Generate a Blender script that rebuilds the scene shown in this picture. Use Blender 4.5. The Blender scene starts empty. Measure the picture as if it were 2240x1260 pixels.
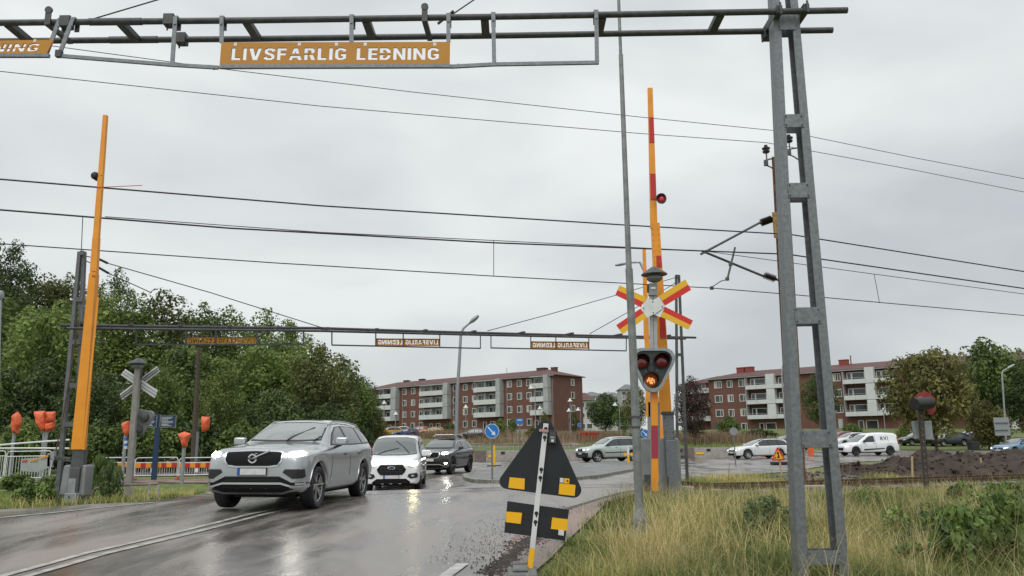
import bpy, bmesh, math, random
import numpy as np
from mathutils import Vector, Matrix, Euler, noise
from mathutils.bvhtree import BVHTree
R = math.radians
random.seed(4)
scene = bpy.context.scene
col = scene.collection

# ---------------------------------------------------------------- camera, world, sun, exposure
CAMZ = 1.3
cam_data = bpy.data.cameras.new('camera')
cam = bpy.data.objects.new('camera', cam_data)
col.objects.link(cam)
scene.camera = cam
cam_data.sensor_width = 36.0
cam_data.lens = 1700 / 2240 * 36
cam_data.clip_start = 0.1
cam_data.clip_end = 3000
CM = Matrix.Rotation(math.pi / 2 + R(11.15), 3, 'X') @ Matrix.Rotation(R(-0.73), 3, 'Z')
cam.rotation_euler = CM.to_euler()
cam.location = (0, 0, CAMZ)

SUN_EL, SUN_AZ = 58.0, 200.0
world = bpy.data.worlds.new('World')
scene.world = world
world.use_nodes = True
wt = world.node_tree
wt.nodes.clear()
def wn(t, **k):
    n = wt.nodes.new(t)
    for a, b in k.items(): setattr(n, a, b)
    return n
w_out = wn('ShaderNodeOutputWorld'); w_bg = wn('ShaderNodeBackground')
w_bg.inputs['Strength'].default_value = 0.1
sky = wn('ShaderNodeTexSky', sky_type='NISHITA')
sky.sun_disc = False
sky.sun_elevation = R(SUN_EL); sky.sun_rotation = R(SUN_AZ)
tc = wn('ShaderNodeTexCoord')
mp = wn('ShaderNodeMapping'); mp.inputs['Scale'].default_value = (1.0, 1.0, 2.6)
mp.inputs['Location'].default_value = (0.35, 0.2, 0.42)
wt.links.new(tc.outputs['Generated'], mp.inputs['Vector'])
nz = wn('ShaderNodeTexNoise'); nz.inputs['Scale'].default_value = 1.9; nz.inputs['Detail'].default_value = 5
nz.inputs['Roughness'].default_value = 0.45; nz.inputs['Distortion'].default_value = 0.25
wt.links.new(mp.outputs[0], nz.inputs['Vector'])
cr = wn('ShaderNodeValToRGB')
e = cr.color_ramp.elements
e[0].position = 0.36; e[0].color = (4.15, 4.4, 4.52, 1)
e[1].position = 0.62; e[1].color = (6.3, 6.5, 6.45, 1)
wt.links.new(nz.outputs['Fac'], cr.inputs['Fac'])
# an even overcast: a little brighter towards the zenith, a little darker at the horizon
sp = wn('ShaderNodeSeparateXYZ'); wt.links.new(tc.outputs['Generated'], sp.inputs[0])
mr = wn('ShaderNodeMapRange'); mr.inputs['From Min'].default_value = 0.0; mr.inputs['From Max'].default_value = 1.0
mr.inputs['To Min'].default_value = 1.0; mr.inputs['To Max'].default_value = 1.3
wt.links.new(sp.outputs['Z'], mr.inputs['Value'])
mul = wn('ShaderNodeVectorMath', operation='SCALE')
wt.links.new(cr.outputs['Color'], mul.inputs[0]); wt.links.new(mr.outputs[0], mul.inputs['Scale'])
mx = wn('ShaderNodeMix', data_type='RGBA'); mx.inputs['Factor'].default_value = 0.94
wt.links.new(sky.outputs['Color'], mx.inputs['A']); wt.links.new(mul.outputs[0], mx.inputs['B'])
wt.links.new(mx.outputs['Result'], w_bg.inputs['Color']); wt.links.new(w_bg.outputs[0], w_out.inputs['Surface'])

sun_d = bpy.data.lights.new('sun', 'SUN'); sun_d.energy = 1.5; sun_d.angle = R(50); sun_d.color = (1, 0.985, 0.96)
sun = bpy.data.objects.new('sun', sun_d); col.objects.link(sun)
sun.rotation_euler = (R(90 - SUN_EL), 0, R(180 - SUN_AZ))
sun.location = (0, 0, 60)
scene.view_settings.view_transform = 'Standard'
scene.view_settings.look = 'None'
scene.view_settings.exposure = 0.34
scene.view_settings.gamma = 1.0
scene.view_settings.use_curve_mapping = False
scene.cycles.max_bounces = 6
scene.cycles.transparent_max_bounces = 8
scene.cycles.sample_clamp_indirect = 4.0

# ---------------------------------------------------------------- picture <-> place
def ray(x, y): return CM @ Vector(((x - 1120) / 1700, (630 - y) / 1700, -1))
def P(x, y, Y, b=0.0):
    """point of the vertical plane  Y + b*X  seen at photo pixel x, y"""
    d = ray(x, y); t = Y / (d.y - b * d.x)
    return Vector((d.x * t, d.y * t, CAMZ + d.z * t))
def ss(a, b, x):
    t = min(1.0, max(0.0, (x - a) / (b - a))); return t * t * (3 - 2 * t)
def gz(X, Y):
    c = Y - .3 * X
    z = 0.13 * math.exp(-((c - 18.5) / 5) ** 2) * (1 - ss(2, 4.5, X)) - .25 * ss(20.5, 27, c) + 3.45 * ss(62, 172, Y)
    z -= .17 * ss(3, 6, X) * math.exp(-((c - 20.5) / 3.0) ** 2) * (1 - ss(60, 90, X))
    z -= .17 * math.exp(-((Y - 28.5) / 3.6) ** 2) * ss(2.0, 3.6, -X) * (1 - ss(9, 14, -X))
    z -= .25 * ss(30, 45, X) * (1 - ss(80, 110, Y))
    z += 7.0 * ss(48, 110, Y) * ss(14, 60, -X - .05 * Y) * ss(12, 30, -X)
    return z
def G(x, y):
    d = ray(x, y); t = 4.0
    while t < 600:
        X, Y, Z = d.x * t, d.y * t, CAMZ + d.z * t
        if Z <= gz(X, Y): return Vector((X, Y, gz(X, Y)))
        t += 0.04 + t * .001
    return Vector((d.x * 100, d.y * 100, 0))

# ---------------------------------------------------------------- materials
MATS = {}
def mat(name, c, rough=.6, metal=0.0, var=0.0, scale=8.0, bump=0.0, coat=0.0, emit=None, es=0.0, c2=None, spec=.5, attr=None, trans=0.0, obj=True, detail=6, bscale=None):
    if name in MATS: return MATS[name]
    m = bpy.data.materials.new(name); m.use_nodes = True
    nt = m.node_tree; b = nt.nodes['Principled BSDF']
    b.inputs['Base Color'].default_value = (*c, 1)
    b.inputs['Roughness'].default_value = rough
    b.inputs['Metallic'].default_value = metal
    b.inputs['Specular IOR Level'].default_value = spec
    if coat: b.inputs['Coat Weight'].default_value = coat; b.inputs['Coat Roughness'].default_value = .06
    if emit: b.inputs['Emission Color'].default_value = (*emit, 1); b.inputs['Emission Strength'].default_value = es
    if var or c2 or bump:
        t = nt.nodes.new('ShaderNodeTexCoord')
        n = nt.nodes.new('ShaderNodeTexNoise'); n.inputs['Scale'].default_value = scale; n.inputs['Detail'].default_value = detail
        nt.links.new(t.outputs['Object'], n.inputs['Vector'])
        if var or c2:
            r = nt.nodes.new('ShaderNodeValToRGB'); q = r.color_ramp.elements
            q[0].position = .32; q[1].position = .68
            a_ = c2 if c2 else tuple(max(0, k * (1 - var)) for k in c)
            b_ = c if c2 else tuple(min(1, k * (1 + var)) for k in c)
            q[0].color = (*a_, 1); q[1].color = (*b_, 1)
            nt.links.new(n.outputs['Fac'], r.inputs['Fac']); nt.links.new(r.outputs['Color'], b.inputs['Base Color'])
            mm = nt.nodes.new('ShaderNodeMapRange'); mm.inputs['To Min'].default_value = max(0, rough - .12); mm.inputs['To Max'].default_value = min(1, rough + .12)
            nt.links.new(n.outputs['Fac'], mm.inputs['Value']); nt.links.new(mm.outputs[0], b.inputs['Roughness'])
        if bump:
            n2 = nt.nodes.new('ShaderNodeTexNoise'); n2.inputs['Scale'].default_value = bscale or scale * 6; n2.inputs['Detail'].default_value = 4
            nt.links.new(t.outputs['Object'], n2.inputs['Vector'])
            bp = nt.nodes.new('ShaderNodeBump'); bp.inputs['Strength'].default_value = bump; bp.inputs['Distance'].default_value = .02
            nt.links.new(n2.outputs['Fac'], bp.inputs['Height']); nt.links.new(bp.outputs[0], b.inputs['Normal'])
    MATS[name] = m
    return m
def leaf_mat(name, dark, light, tr=.35, rough=.55, bands=None):
    """colour per leaf from the mesh attribute 'tint', mixed with a translucent lobe"""
    if name in MATS: return MATS[name]
    m = bpy.data.materials.new(name); m.use_nodes = True; nt = m.node_tree
    b = nt.nodes['Principled BSDF']; o = nt.nodes['Material Output']
    a = nt.nodes.new('ShaderNodeAttribute'); a.attribute_name = 'tint'
    oi = nt.nodes.new('ShaderNodeObjectInfo')
    r = nt.nodes.new('ShaderNodeValToRGB'); q = r.color_ramp.elements
    q[0].position = 0; q[0].color = (*dark, 1); q[1].position = 1; q[1].color = (*light, 1)
    if bands:
        for p_, c_ in bands:
            k = q.new(p_); k.color = (*c_, 1)
    nt.links.new(a.outputs['Fac'], r.inputs['Fac'])
    hs = nt.nodes.new('ShaderNodeHueSaturation')
    mr_ = nt.nodes.new('ShaderNodeMapRange'); mr_.inputs['To Min'].default_value = .75; mr_.inputs['To Max'].default_value = 1.25
    nt.links.new(oi.outputs['Random'], mr_.inputs['Value']); nt.links.new(mr_.outputs[0], hs.inputs['Value'])
    nt.links.new(r.outputs['Color'], hs.inputs['Color'])
    nt.links.new(hs.outputs[0], b.inputs['Base Color'])
    b.inputs['Roughness'].default_value = rough; b.inputs['Specular IOR Level'].default_value = .35
    tl = nt.nodes.new('ShaderNodeBsdfTranslucent'); nt.links.new(hs.outputs[0], tl.inputs['Color'])
    ms = nt.nodes.new('ShaderNodeMixShader'); ms.inputs[0].default_value = tr
    nt.links.new(b.outputs[0], ms.inputs[1]); nt.links.new(tl.outputs[0], ms.inputs[2]); nt.links.new(ms.outputs[0], o.inputs['Surface'])
    MATS[name] = m
    return m

galv = mat('galvanised_steel', (.23, .245, .26), .5, .5, c2=(.15, .16, .17), scale=30, bump=.12)
galv_light = mat('light_galvanised_steel', (.36, .38, .39), .5, .4, c2=(.25, .27, .28), scale=9, bump=.05)
steel_dark = mat('dark_weathered_steel', (.09, .095, .095), .55, .3, c2=(.05, .052, .055), scale=14, bump=.05)
wire_m = mat('wire_metal', (.035, .033, .04), .5, .3)
rust = mat('rusted_steel', (.20, .09, .035), .85, 0, c2=(.07, .035, .02), scale=10, bump=.2)
old_yellow = mat('faded_yellow_paint', (.38, .25, .05), .7, c2=(.16, .09, .03), scale=12)
rail_rust = mat('rail_rust', (.10, .055, .035), .7, .2, var=.35, scale=9)
rail_top = mat('rail_head', (.22, .20, .19), .3, .8)
bar_yellow = mat('barrier_yellow', (.80, .31, .02), .45, c2=(.70, .26, .015), scale=3)
bar_red = mat('barrier_red', (.50, .02, .02), .4, c2=(.42, .02, .018), scale=3)
sign_yellow = mat('sign_yellow', (.50, .215, .006), .5, c2=(.43, .18, .004), scale=2)
cross_yellow = mat('cross_yellow', (.78, .45, .02), .45)
cross_red = mat('cross_red', (.62, .03, .02), .45)
white_p = mat('white_paint', (.72, .73, .72), .45, c2=(.6, .61, .6), scale=5)
grey_box = mat('grey_cabinet_plastic', (.26, .27, .27), .55, c2=(.19, .2, .2), scale=3, bump=.03)
grey_dark = mat('dark_grey_metal', (.10, .105, .105), .5, .2, c2=(.06, .065, .065), scale=6)
black_p = mat('black_plastic', (.015, .015, .016), .45)
black_sign = mat('black_sign_back', (.016, .019, .023), .42, c2=(.011, .013, .016), scale=5)
reflector_yellow = mat('yellow_reflector', (.9, .47, .01), .35)
concrete = mat('concrete', (.32, .30, .27), .85, c2=(.22, .20, .18), scale=4, bump=.3)
kerb_m = mat('kerb_stone', (.27, .26, .24), .55, c2=(.14, .15, .11), scale=5, bump=.3)
orange_cloth = mat('orange_cover', (.78, .14, .05), .5, c2=(.62, .10, .035), scale=3, bump=.9, bscale=6)
blue_sign = mat('blue_sign', (.01, .17, .55), .35)
navy = mat('navy_board', (.012, .035, .085), .4)
wood_m = mat('pale_wood', (.5, .38, .22), .75, c2=(.36, .26, .15), scale=20)
bark = mat('bark', (.09, .07, .05), .9, c2=(.05, .04, .03), scale=9, bump=.4)
grille_m = mat('grille_black', (.008, .008, .009), .75, spec=.2)
tyre_m = mat('tyre_rubber', (.014, .014, .015), .55)
glass_car = mat('car_glass', (.012, .015, .016), .04, 0, spec=.9, coat=.6)
glass_pale = mat('pale_windscreen_glass', (.19, .215, .21), .05, 0, spec=1.0, coat=1.0)
glass_screen = mat('windscreen_glass', (.07, .085, .085), .04, 0, spec=1.0, coat=1.0)
chrome = mat('chrome_trim', (.72, .73, .74), .16, 1.0)
rim_m = mat('alloy_rim', (.42, .42, .43), .28, .9)
rim_dark = mat('dark_alloy', (.05, .05, .052), .35, .6)
under_m = mat('underbody', (.01, .01, .01), .8)
trim_black = mat('black_trim', (.02, .02, .021), .4)
lamp_on = mat('lit_headlight', (.9, .9, .88), .2, emit=(1, .97, .86), es=30)
lamp_warm = mat('lit_warm_headlight', (.9, .85, .6), .2, emit=(1, .86, .42), es=34)
lamp_dim = mat('dim_daylight_lamp', (.9, .9, .88), .2, emit=(1, .97, .9), es=1.4)
lens_m = mat('clear_lamp_lens', (.55, .57, .58), .08, .3, coat=.5)
tail_m = mat('tail_lamp_red', (.35, .01, .01), .15, coat=.5)
plate_w = mat('number_plate_white', (.62, .62, .62), .5, c2=(.5, .5, .51), scale=9)
plate_blue = mat('number_plate_blue', (.01, .09, .5), .4)

# ---------------------------------------------------------------- object helpers
def tag(o, label=None, cat=None, group=None, kind=None):
    if label: o['label'] = label
    if cat: o['category'] = cat
    if group: o['group'] = group
    if kind: o['kind'] = kind
    return o
def thing(name, label, cat, loc=(0, 0, 0), rz=0.0, group=None, rot=None):
    o = bpy.data.objects.new(name, None); col.objects.link(o)
    o.empty_display_size = .2
    o.location = loc; o.rotation_euler = rot if rot else (0, 0, rz)
    return tag(o, label, cat, group)
def mtx(o): return Matrix.LocRotScale(o.location, o.rotation_euler, o.scale)
def full_mtx(o):
    m = mtx(o)
    while o.parent: o = o.parent; m = mtx(o) @ m
    return m
class MB:
    def __init__(s): s.v = []; s.f = []; s.mi = []; s.smooth = False; s.k = 0
    def add(s, vs, fs):
        n = len(s.v); s.v += [Vector(v) for v in vs]; s.f += [tuple(i + n for i in f) for f in fs]; s.mi += [s.k] * len(fs); return s
    def box(s, lo, hi, M=None):
        x0, y0, z0 = lo; x1, y1, z1 = hi
        vs = [Vector(v) for v in ((x0, y0, z0), (x1, y0, z0), (x1, y1, z0), (x0, y1, z0), (x0, y0, z1), (x1, y0, z1), (x1, y1, z1), (x0, y1, z1))]
        if M: vs = [M @ v for v in vs]
        return s.add(vs, [(0, 3, 2, 1), (4, 5, 6, 7), (0, 1, 5, 4), (1, 2, 6, 5), (2, 3, 7, 6), (3, 0, 4, 7)])
    def bar(s, a, b, w, d, up=(0, 0, 1), w2=None, d2=None):
        """rectangular bar from a to b, w across, d along the side nearest 'up' x axis"""
        a = Vector(a); b = Vector(b); ax = (b - a).normalized()
        side = ax.cross(Vector(up))
        if side.length < 1e-4: side = ax.cross(Vector((0, 1, 0)))
        side.normalize(); oth = side.cross(ax).normalized()
        w2 = w if w2 is None else w2; d2 = d if d2 is None else d2
        vs = []
        for p, ww, dd in ((a, w, d), (b, w2, d2)):
            for i, j in ((-1, -1), (1, -1), (1, 1), (-1, 1)): vs.append(p + side * i * ww / 2 + oth * j * dd / 2)
        return s.add(vs, [(3, 2, 1, 0), (4, 5, 6, 7), (0, 1, 5, 4), (1, 2, 6, 5), (2, 3, 7, 6), (3, 0, 4, 7)])
    def cyl(s, a, b, r, r2=None, n=12, caps=True):
        a = Vector(a); b = Vector(b); r2 = r if r2 is None else r2
        ax = (b - a).normalized(); u = ax.orthogonal().normalized(); w = ax.cross(u)
        vs = []
        for p, rr in ((a, r), (b, r2)):
            for i in range(n):
                t = 2 * math.pi * i / n; vs.append(p + (u * math.cos(t) + w * math.sin(t)) * rr)
        fs = [(i, (i + 1) % n, n + (i + 1) % n, n + i) for i in range(n)]
        if caps: fs += [tuple(range(n - 1, -1, -1)), tuple(range(n, 2 * n))]
        return s.add(vs, fs)
    def tube(s, pts, r, n=8):
        pts = [Vector(p) for p in pts]; m = len(pts); vs = []
        u = (pts[1] - pts[0]).normalized().orthogonal().normalized()
        for i, p in enumerate(pts):
            t = (pts[min(i + 1, m - 1)] - pts[max(i - 1, 0)]).normalized()
            u = (u - t * u.dot(t)).normalized(); w = t.cross(u)
            rr = r[i] if isinstance(r, (list, tuple)) else r
            for k in range(n):
                a = 2 * math.pi * k / n; vs.append(p + (u * math.cos(a) + w * math.sin(a)) * rr)
        fs = [(i * n + k, i * n + (k + 1) % n, (i + 1) * n + (k + 1) % n, (i + 1) * n + k) for i in range(m - 1) for k in range(n)]
        fs += [tuple(range(n - 1, -1, -1)), tuple(range((m - 1) * n, m * n))]
        return s.add(vs, fs)
    def lathe(s, prof, M=None, n=24):
        """profile of (radius, height) about local z"""
        vs = []; m = len(prof)
        for r, z in prof:
            for k in range(n):
                a = 2 * math.pi * k / n; v = Vector((r * math.cos(a), r * math.sin(a), z)); vs.append(M @ v if M else v)
        fs = [(i * n + k, i * n + (k + 1) % n, (i + 1) * n + (k + 1) % n, (i + 1) * n + k) for i in range(m - 1) for k in range(n)]
        return s.add(vs, fs)
    def prism(s, poly, M, d):
        """2-D polygon in the local xy plane of M, extruded from z=0 to z=d"""
        n = len(poly)
        vs = [M @ Vector((x, y, 0)) for x, y in poly] + [M @ Vector((x, y, d)) for x, y in poly]
        return s.add(vs, [tuple(range(n - 1, -1, -1)), tuple(range(n, 2 * n))] + [(i, (i + 1) % n, n + (i + 1) % n, n + i) for i in range(n)])
    def build(s, name, m, parent=None, world=True, smooth=False, bevel=0, base=None, fixn=True):
        """world=True: vertices are world coordinates, turned into the parent's; else they are local already"""
        vs = s.v
        if parent is not None and world:
            im = full_mtx(parent).inverted(); vs = [im @ v for v in vs]
        org = Vector((0, 0, 0))
        if parent is None and world:
            if base is None:
                c = sum((v for v in vs), Vector()) / len(vs); base = Vector((c.x, c.y, min(v.z for v in vs)))
            org = Vector(base); vs = [v - org for v in vs]
        me = bpy.data.meshes.new(name); me.from_pydata([tuple(v) for v in vs], [], s.f)
        for q in (m if isinstance(m, (list, tuple)) else [m]): me.materials.append(q)
        if isinstance(m, (list, tuple)): me.polygons.foreach_set('material_index', s.mi)
        if fixn:
            bm = bmesh.new(); bm.from_mesh(me); bmesh.ops.recalc_face_normals(bm, faces=bm.faces); bm.to_mesh(me); bm.free()
        o = bpy.data.objects.new(name, me); col.objects.link(o); o.location = org
        if parent is not None: o.parent = parent
        if smooth: sm(o, smooth if smooth is not True else 40)
        if bevel:
            b = o.modifiers.new('bevel', 'BEVEL'); b.width = bevel; b.segments = 2; b.limit_method = 'ANGLE'; b.angle_limit = R(40)
        return o
def sm(o, ang=40):
    me = o.data
    me.polygons.foreach_set('use_smooth', [True] * len(me.polygons))
    try: me.set_sharp_from_angle(angle=R(ang))
    except Exception: pass
def children(o, _all={}):
    return [c for c in bpy.data.objects if c.parent == o]
def copy_tree(o, loc=None, rz=None, label=None, group=None, parent=None):
    c = o.copy(); col.objects.link(c)
    if parent: c.parent = parent
    if loc is not None: c.location = loc
    if rz is not None: c.rotation_euler = (0, 0, rz)
    if label: c['label'] = label
    if group: c['group'] = group
    for ch in children(o): copy_tree(ch, parent=c)
    return c
def np_mesh(name, v, f, m, tint=None):
    """v (n,3), f (m,k) arrays; tint per face"""
    me = bpy.data.meshes.new(name); k = f.shape[1]
    me.vertices.add(len(v)); me.vertices.foreach_set('co', v.astype(np.float32).ravel())
    me.loops.add(f.size); me.loops.foreach_set('vertex_index', f.astype(np.int32).ravel())
    me.polygons.add(len(f)); me.polygons.foreach_set('loop_start', (np.arange(len(f)) * k).astype(np.int32))
    try: me.polygons.foreach_set('loop_total', np.full(len(f), k, np.int32))
    except Exception: pass
    if tint is not None:
        a = me.attributes.new('tint', 'FLOAT', 'FACE'); a.data.foreach_set('value', tint.astype(np.float32))
    me.materials.append(m); me.update(calc_edges=True); me.validate()
    return me
def link(name, me, parent=None, loc=(0, 0, 0)):
    o = bpy.data.objects.new(name, me); col.objects.link(o); o.location = loc
    if parent: o.parent = parent
    return o
def PX(x0, y0, x1, y1, D, th, mb=None, b=0.0):
    """upright box that covers the photo rectangle at depth D, th thick (behind D)"""
    mb = mb or MB(); a = P(x0, y1, D, b); c = P(x1, y0, D, b)
    return mb.box((a.x, D + b * (a.x + c.x) / 2, a.z), (c.x, D + b * (a.x + c.x) / 2 + th, c.z))
def text_mesh(s, size, depth=.004):
    cu = bpy.data.curves.new('lettering', 'FONT'); cu.body = s; cu.size = size; cu.extrude = depth; cu.align_x = 'CENTER'; cu.align_y = 'CENTER'
    o = bpy.data.objects.new('t', cu); col.objects.link(o)
    dg = bpy.context.evaluated_depsgraph_get(); me = bpy.data.meshes.new_from_object(o.evaluated_get(dg))
    bpy.data.objects.remove(o); me.materials.clear(); return me

# ---------------------------------------------------------------- ground and roads
def sheet(name, poly, m, dz, cell=.75, kind='structure', thick=0.0):
    bm = bmesh.new()
    vs = [bm.verts.new((p[0], p[1], 0)) for p in poly]
    bm.faces.new(vs)
    xs = [p[0] for p in poly]; ys = [p[1] for p in poly]
    for ax, lo, hi in ((0, min(xs), max(xs)), (1, min(ys), max(ys))):
        k = math.floor(lo / cell) + 1
        while k * cell < hi:
            v = k * cell
            step = 1 if (ax == 1 and v < 45) or (ax == 0 and abs(v) < 30) else 4
            if k % step == 0:
                co = [0, 0, 0]; co[ax] = v; no = [0, 0, 0]; no[ax] = 1
                bmesh.ops.bisect_plane(bm, geom=bm.verts[:] + bm.edges[:] + bm.faces[:], plane_co=co, plane_no=no)
            k += 1
    for v in bm.verts: v.co.z = gz(v.co.x, v.co.y) + dz
    if thick:
        r = bmesh.ops.extrude_face_region(bm, geom=bm.faces[:])
        for q in r['geom']:
            if isinstance(q, bmesh.types.BMVert): q.co.z += thick
    bmesh.ops.recalc_face_normals(bm, faces=bm.faces)
    me = bpy.data.meshes.new(name); bm.to_mesh(me); bm.free()
    if not thick:
        if me.polygons[0].normal.z < 0: me.flip_normals()
    me.materials.append(m)
    o = link(name, me)
    if kind: o['kind'] = kind
    return o

def ground_mat():
    m = bpy.data.materials.new('ground_grass'); m.use_nodes = True; nt = m.node_tree; b = nt.nodes['Principled BSDF']
    t = nt.nodes.new('ShaderNodeTexCoord')
    def ramp(scale, stops, det=6):
        n = nt.nodes.new('ShaderNodeTexNoise'); n.inputs['Scale'].default_value = scale; n.inputs['Detail'].default_value = det
        nt.links.new(t.outputs['Object'], n.inputs['Vector'])
        r = nt.nodes.new('ShaderNodeValToRGB'); q = r.color_ramp.elements
        q[0].position, q[0].color = stops[0][0], (*stops[0][1], 1); q[1].position, q[1].color = stops[-1][0], (*stops[-1][1], 1)
        for s_ in stops[1:-1]: k = q.new(s_[0]); k.color = (*s_[1], 1)
        nt.links.new(n.outputs['Fac'], r.inputs['Fac']); return n, r
    n1, r1 = ramp(.16, [(.3, (.085, .125, .03)), (.5, (.11, .145, .035)), (.7, (.19, .165, .07))])
    n2, r2 = ramp(3.0, [(.3, (.5, .5, .5)), (.7, (1.3, 1.3, 1.3))])
    mm = nt.nodes.new('ShaderNodeMix'); mm.data_type = 'RGBA'; mm.blend_type = 'MULTIPLY'; mm.inputs['Factor'].default_value = 1
    nt.links.new(r1.outputs[0], mm.inputs['A']); nt.links.new(r2.outputs[0], mm.inputs['B'])
    nt.links.new(mm.outputs['Result'], b.inputs['Base Color']); b.inputs['Roughness'].default_value = .95
    bp = nt.nodes.new('ShaderNodeBump'); bp.inputs['Strength'].default_value = .8; bp.inputs['Distance'].default_value = .1
    nt.links.new(n2.outputs['Fac'], bp.inputs['Height']); nt.links.new(bp.outputs[0], b.inputs['Normal'])
    return m
def asphalt_mat(name, ca, cb, r0, r1, bs=.25, red=None):
    m = bpy.data.materials.new(name); m.use_nodes = True; nt = m.node_tree; b = nt.nodes['Principled BSDF']
    t = nt.nodes.new('ShaderNodeTexCoord')
    mp_ = nt.nodes.new('ShaderNodeMapping'); mp_.inputs['Rotation'].default_value = (0, 0, R(-7)); mp_.inputs['Scale'].default_value = (1.0, .30, 1)
    nt.links.new(t.outputs['Object'], mp_.inputs['Vector'])
    def nz_(scale, det, src, rough=.55, dist=0.0):
        n = nt.nodes.new('ShaderNodeTexNoise'); n.inputs['Scale'].default_value = scale; n.inputs['Detail'].default_value = det
        n.inputs['Roughness'].default_value = rough; n.inputs['Distortion'].default_value = dist
        nt.links.new(src, n.inputs['Vector']); return n
    def rp(n, stops):
        r = nt.nodes.new('ShaderNodeValToRGB'); q = r.color_ramp.elements
        q[0].position, q[0].color = stops[0][0], (*stops[0][1], 1); q[1].position, q[1].color = stops[-1][0], (*stops[-1][1], 1)
        for s_ in stops[1:-1]: k = q.new(s_[0]); k.color = (*s_[1], 1)
        nt.links.new(n.outputs['Fac'], r.inputs['Fac']); return r
    lane = nz_(.9, 7, mp_.outputs[0], .6, .4)
    big = nz_(.35, 5, t.outputs['Object'])
    fine = nz_(160, 3, t.outputs['Object'])
    c1 = rp(lane, [(.36, ca), (.62, cb)])
    c2 = rp(big, [(.35, (1, 1, 1)), (.65, red or (1.08, .98, .95))])
    c3 = rp(fine, [(.3, (.65, .65, .65)), (.7, (1.4, 1.4, 1.4))])
    def mulc(a, b_):
        k = nt.nodes.new('ShaderNodeMix'); k.data_type = 'RGBA'; k.blend_type = 'MULTIPLY'; k.inputs['Factor'].default_value = 1
        nt.links.new(a, k.inputs['A']); nt.links.new(b_, k.inputs['B']); return k.outputs['Result']
    nt.links.new(mulc(mulc(c1.outputs[0], c2.outputs[0]), c3.outputs[0]), b.inputs['Base Color'])
    mr_ = nt.nodes.new('ShaderNodeMapRange'); mr_.inputs['From Min'].default_value = .36; mr_.inputs['From Max'].default_value = .64
    mr_.inputs['To Min'].default_value = r0; mr_.inputs['To Max'].default_value = r1
    nt.links.new(lane.outputs['Fac'], mr_.inputs['Value']); nt.links.new(mr_.outputs[0], b.inputs['Roughness'])
    bp = nt.nodes.new('ShaderNodeBump'); bp.inputs['Strength'].default_value = bs; bp.inputs['Distance'].default_value = .004
    bp2 = nt.nodes.new('ShaderNodeBump'); bp2.inputs['Strength'].default_value = .16; bp2.inputs['Distance'].default_value = .02
    md = nz_(2.2, 3, mp_.outputs[0])
    nt.links.new(md.outputs['Fac'], bp2.inputs['Height'])
    nt.links.new(fine.outputs['Fac'], bp.inputs['Height']); nt.links.new(bp2.outputs[0], bp.inputs['Normal']); nt.links.new(bp.outputs[0], b.inputs['Normal'])
    b.inputs['Specular IOR Level'].default_value = .5
    return m
asphalt = asphalt_mat('wet_asphalt', (.056, .053, .050), (.235, .218, .203), .13, .42)
asphalt2 = asphalt_mat('wet_gravelly_asphalt', (.09, .068, .058), (.26, .20, .175), .3, .65, .9)
gm = ground_mat()

def axis(lo, hi, breaks):
    out = []; x = lo
    while x < hi:
        out.append(x); st = [s for a, s in breaks if x >= a][-1]; x += st
    out.append(hi); return out
gx = axis(-700, 800, [(-1e9, 60), (-160, 8), (-60, 2.5), (-21, .75), (30, 2.5), (90, 8), (180, 60)])
gy = axis(-30, 1500, [(-1e9, 3), (0, .75), (45, 2.5), (130, 6), (260, 80)])
vs = [(x, y, gz(x, y)) for y in gy for x in gx]
nx = len(gx)
fs = [(j * nx + i, j * nx + i + 1, (j + 1) * nx + i + 1, (j + 1) * nx + i) for j in range(len(gy) - 1) for i in range(nx - 1)]
me = bpy.data.meshes.new('ground'); me.from_pydata(vs, [], fs); me.materials.append(gm)
g = link('ground', me); g['kind'] = 'structure'; sm(g, 80)

def gp(*pts): return [tuple(G(x, y)[:2]) for x, y in pts]
LEFT = gp((0, 1118), (100, 1112), (200, 1106), (300, 1102), (380, 1092), (430, 1084), (458, 1078))
RIGHT = gp((1100, 1258), (1118, 1200), (1160, 1150), (1230, 1118), (1310, 1096), (1400, 1077), (1500, 1053), (1600, 1043), (1720, 1034), (1850, 1013), (2000, 1004), (2240, 998))
road_poly = [(-14.0, 1.0)] + LEFT + [(-7.9, 25), (-8.6, 33), (-12, 40), (-70, 46), (-70, 74), (140, 74), (140, 52)] + RIGHT[::-1] + [(-.2, 4.0), (-1.0, 1.0)]
sheet('road', road_poly, asphalt, .03)
SH = gp((1165, 1262), (1205, 1228), (1245, 1185), (1275, 1156), (1300, 1133), (1318, 1112), (1350, 1098), (1400, 1082))
sheet('gravel_shoulder', [(-1.2, 1.0), (-.5, 4.0)] + gp((1085, 1258), (1110, 1200), (1152, 1150), (1225, 1118), (1305, 1097), (1395, 1078)) + SH[::-1] + [(.35, 4.0), (.4, 1.0)], asphalt2, .036)

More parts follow.
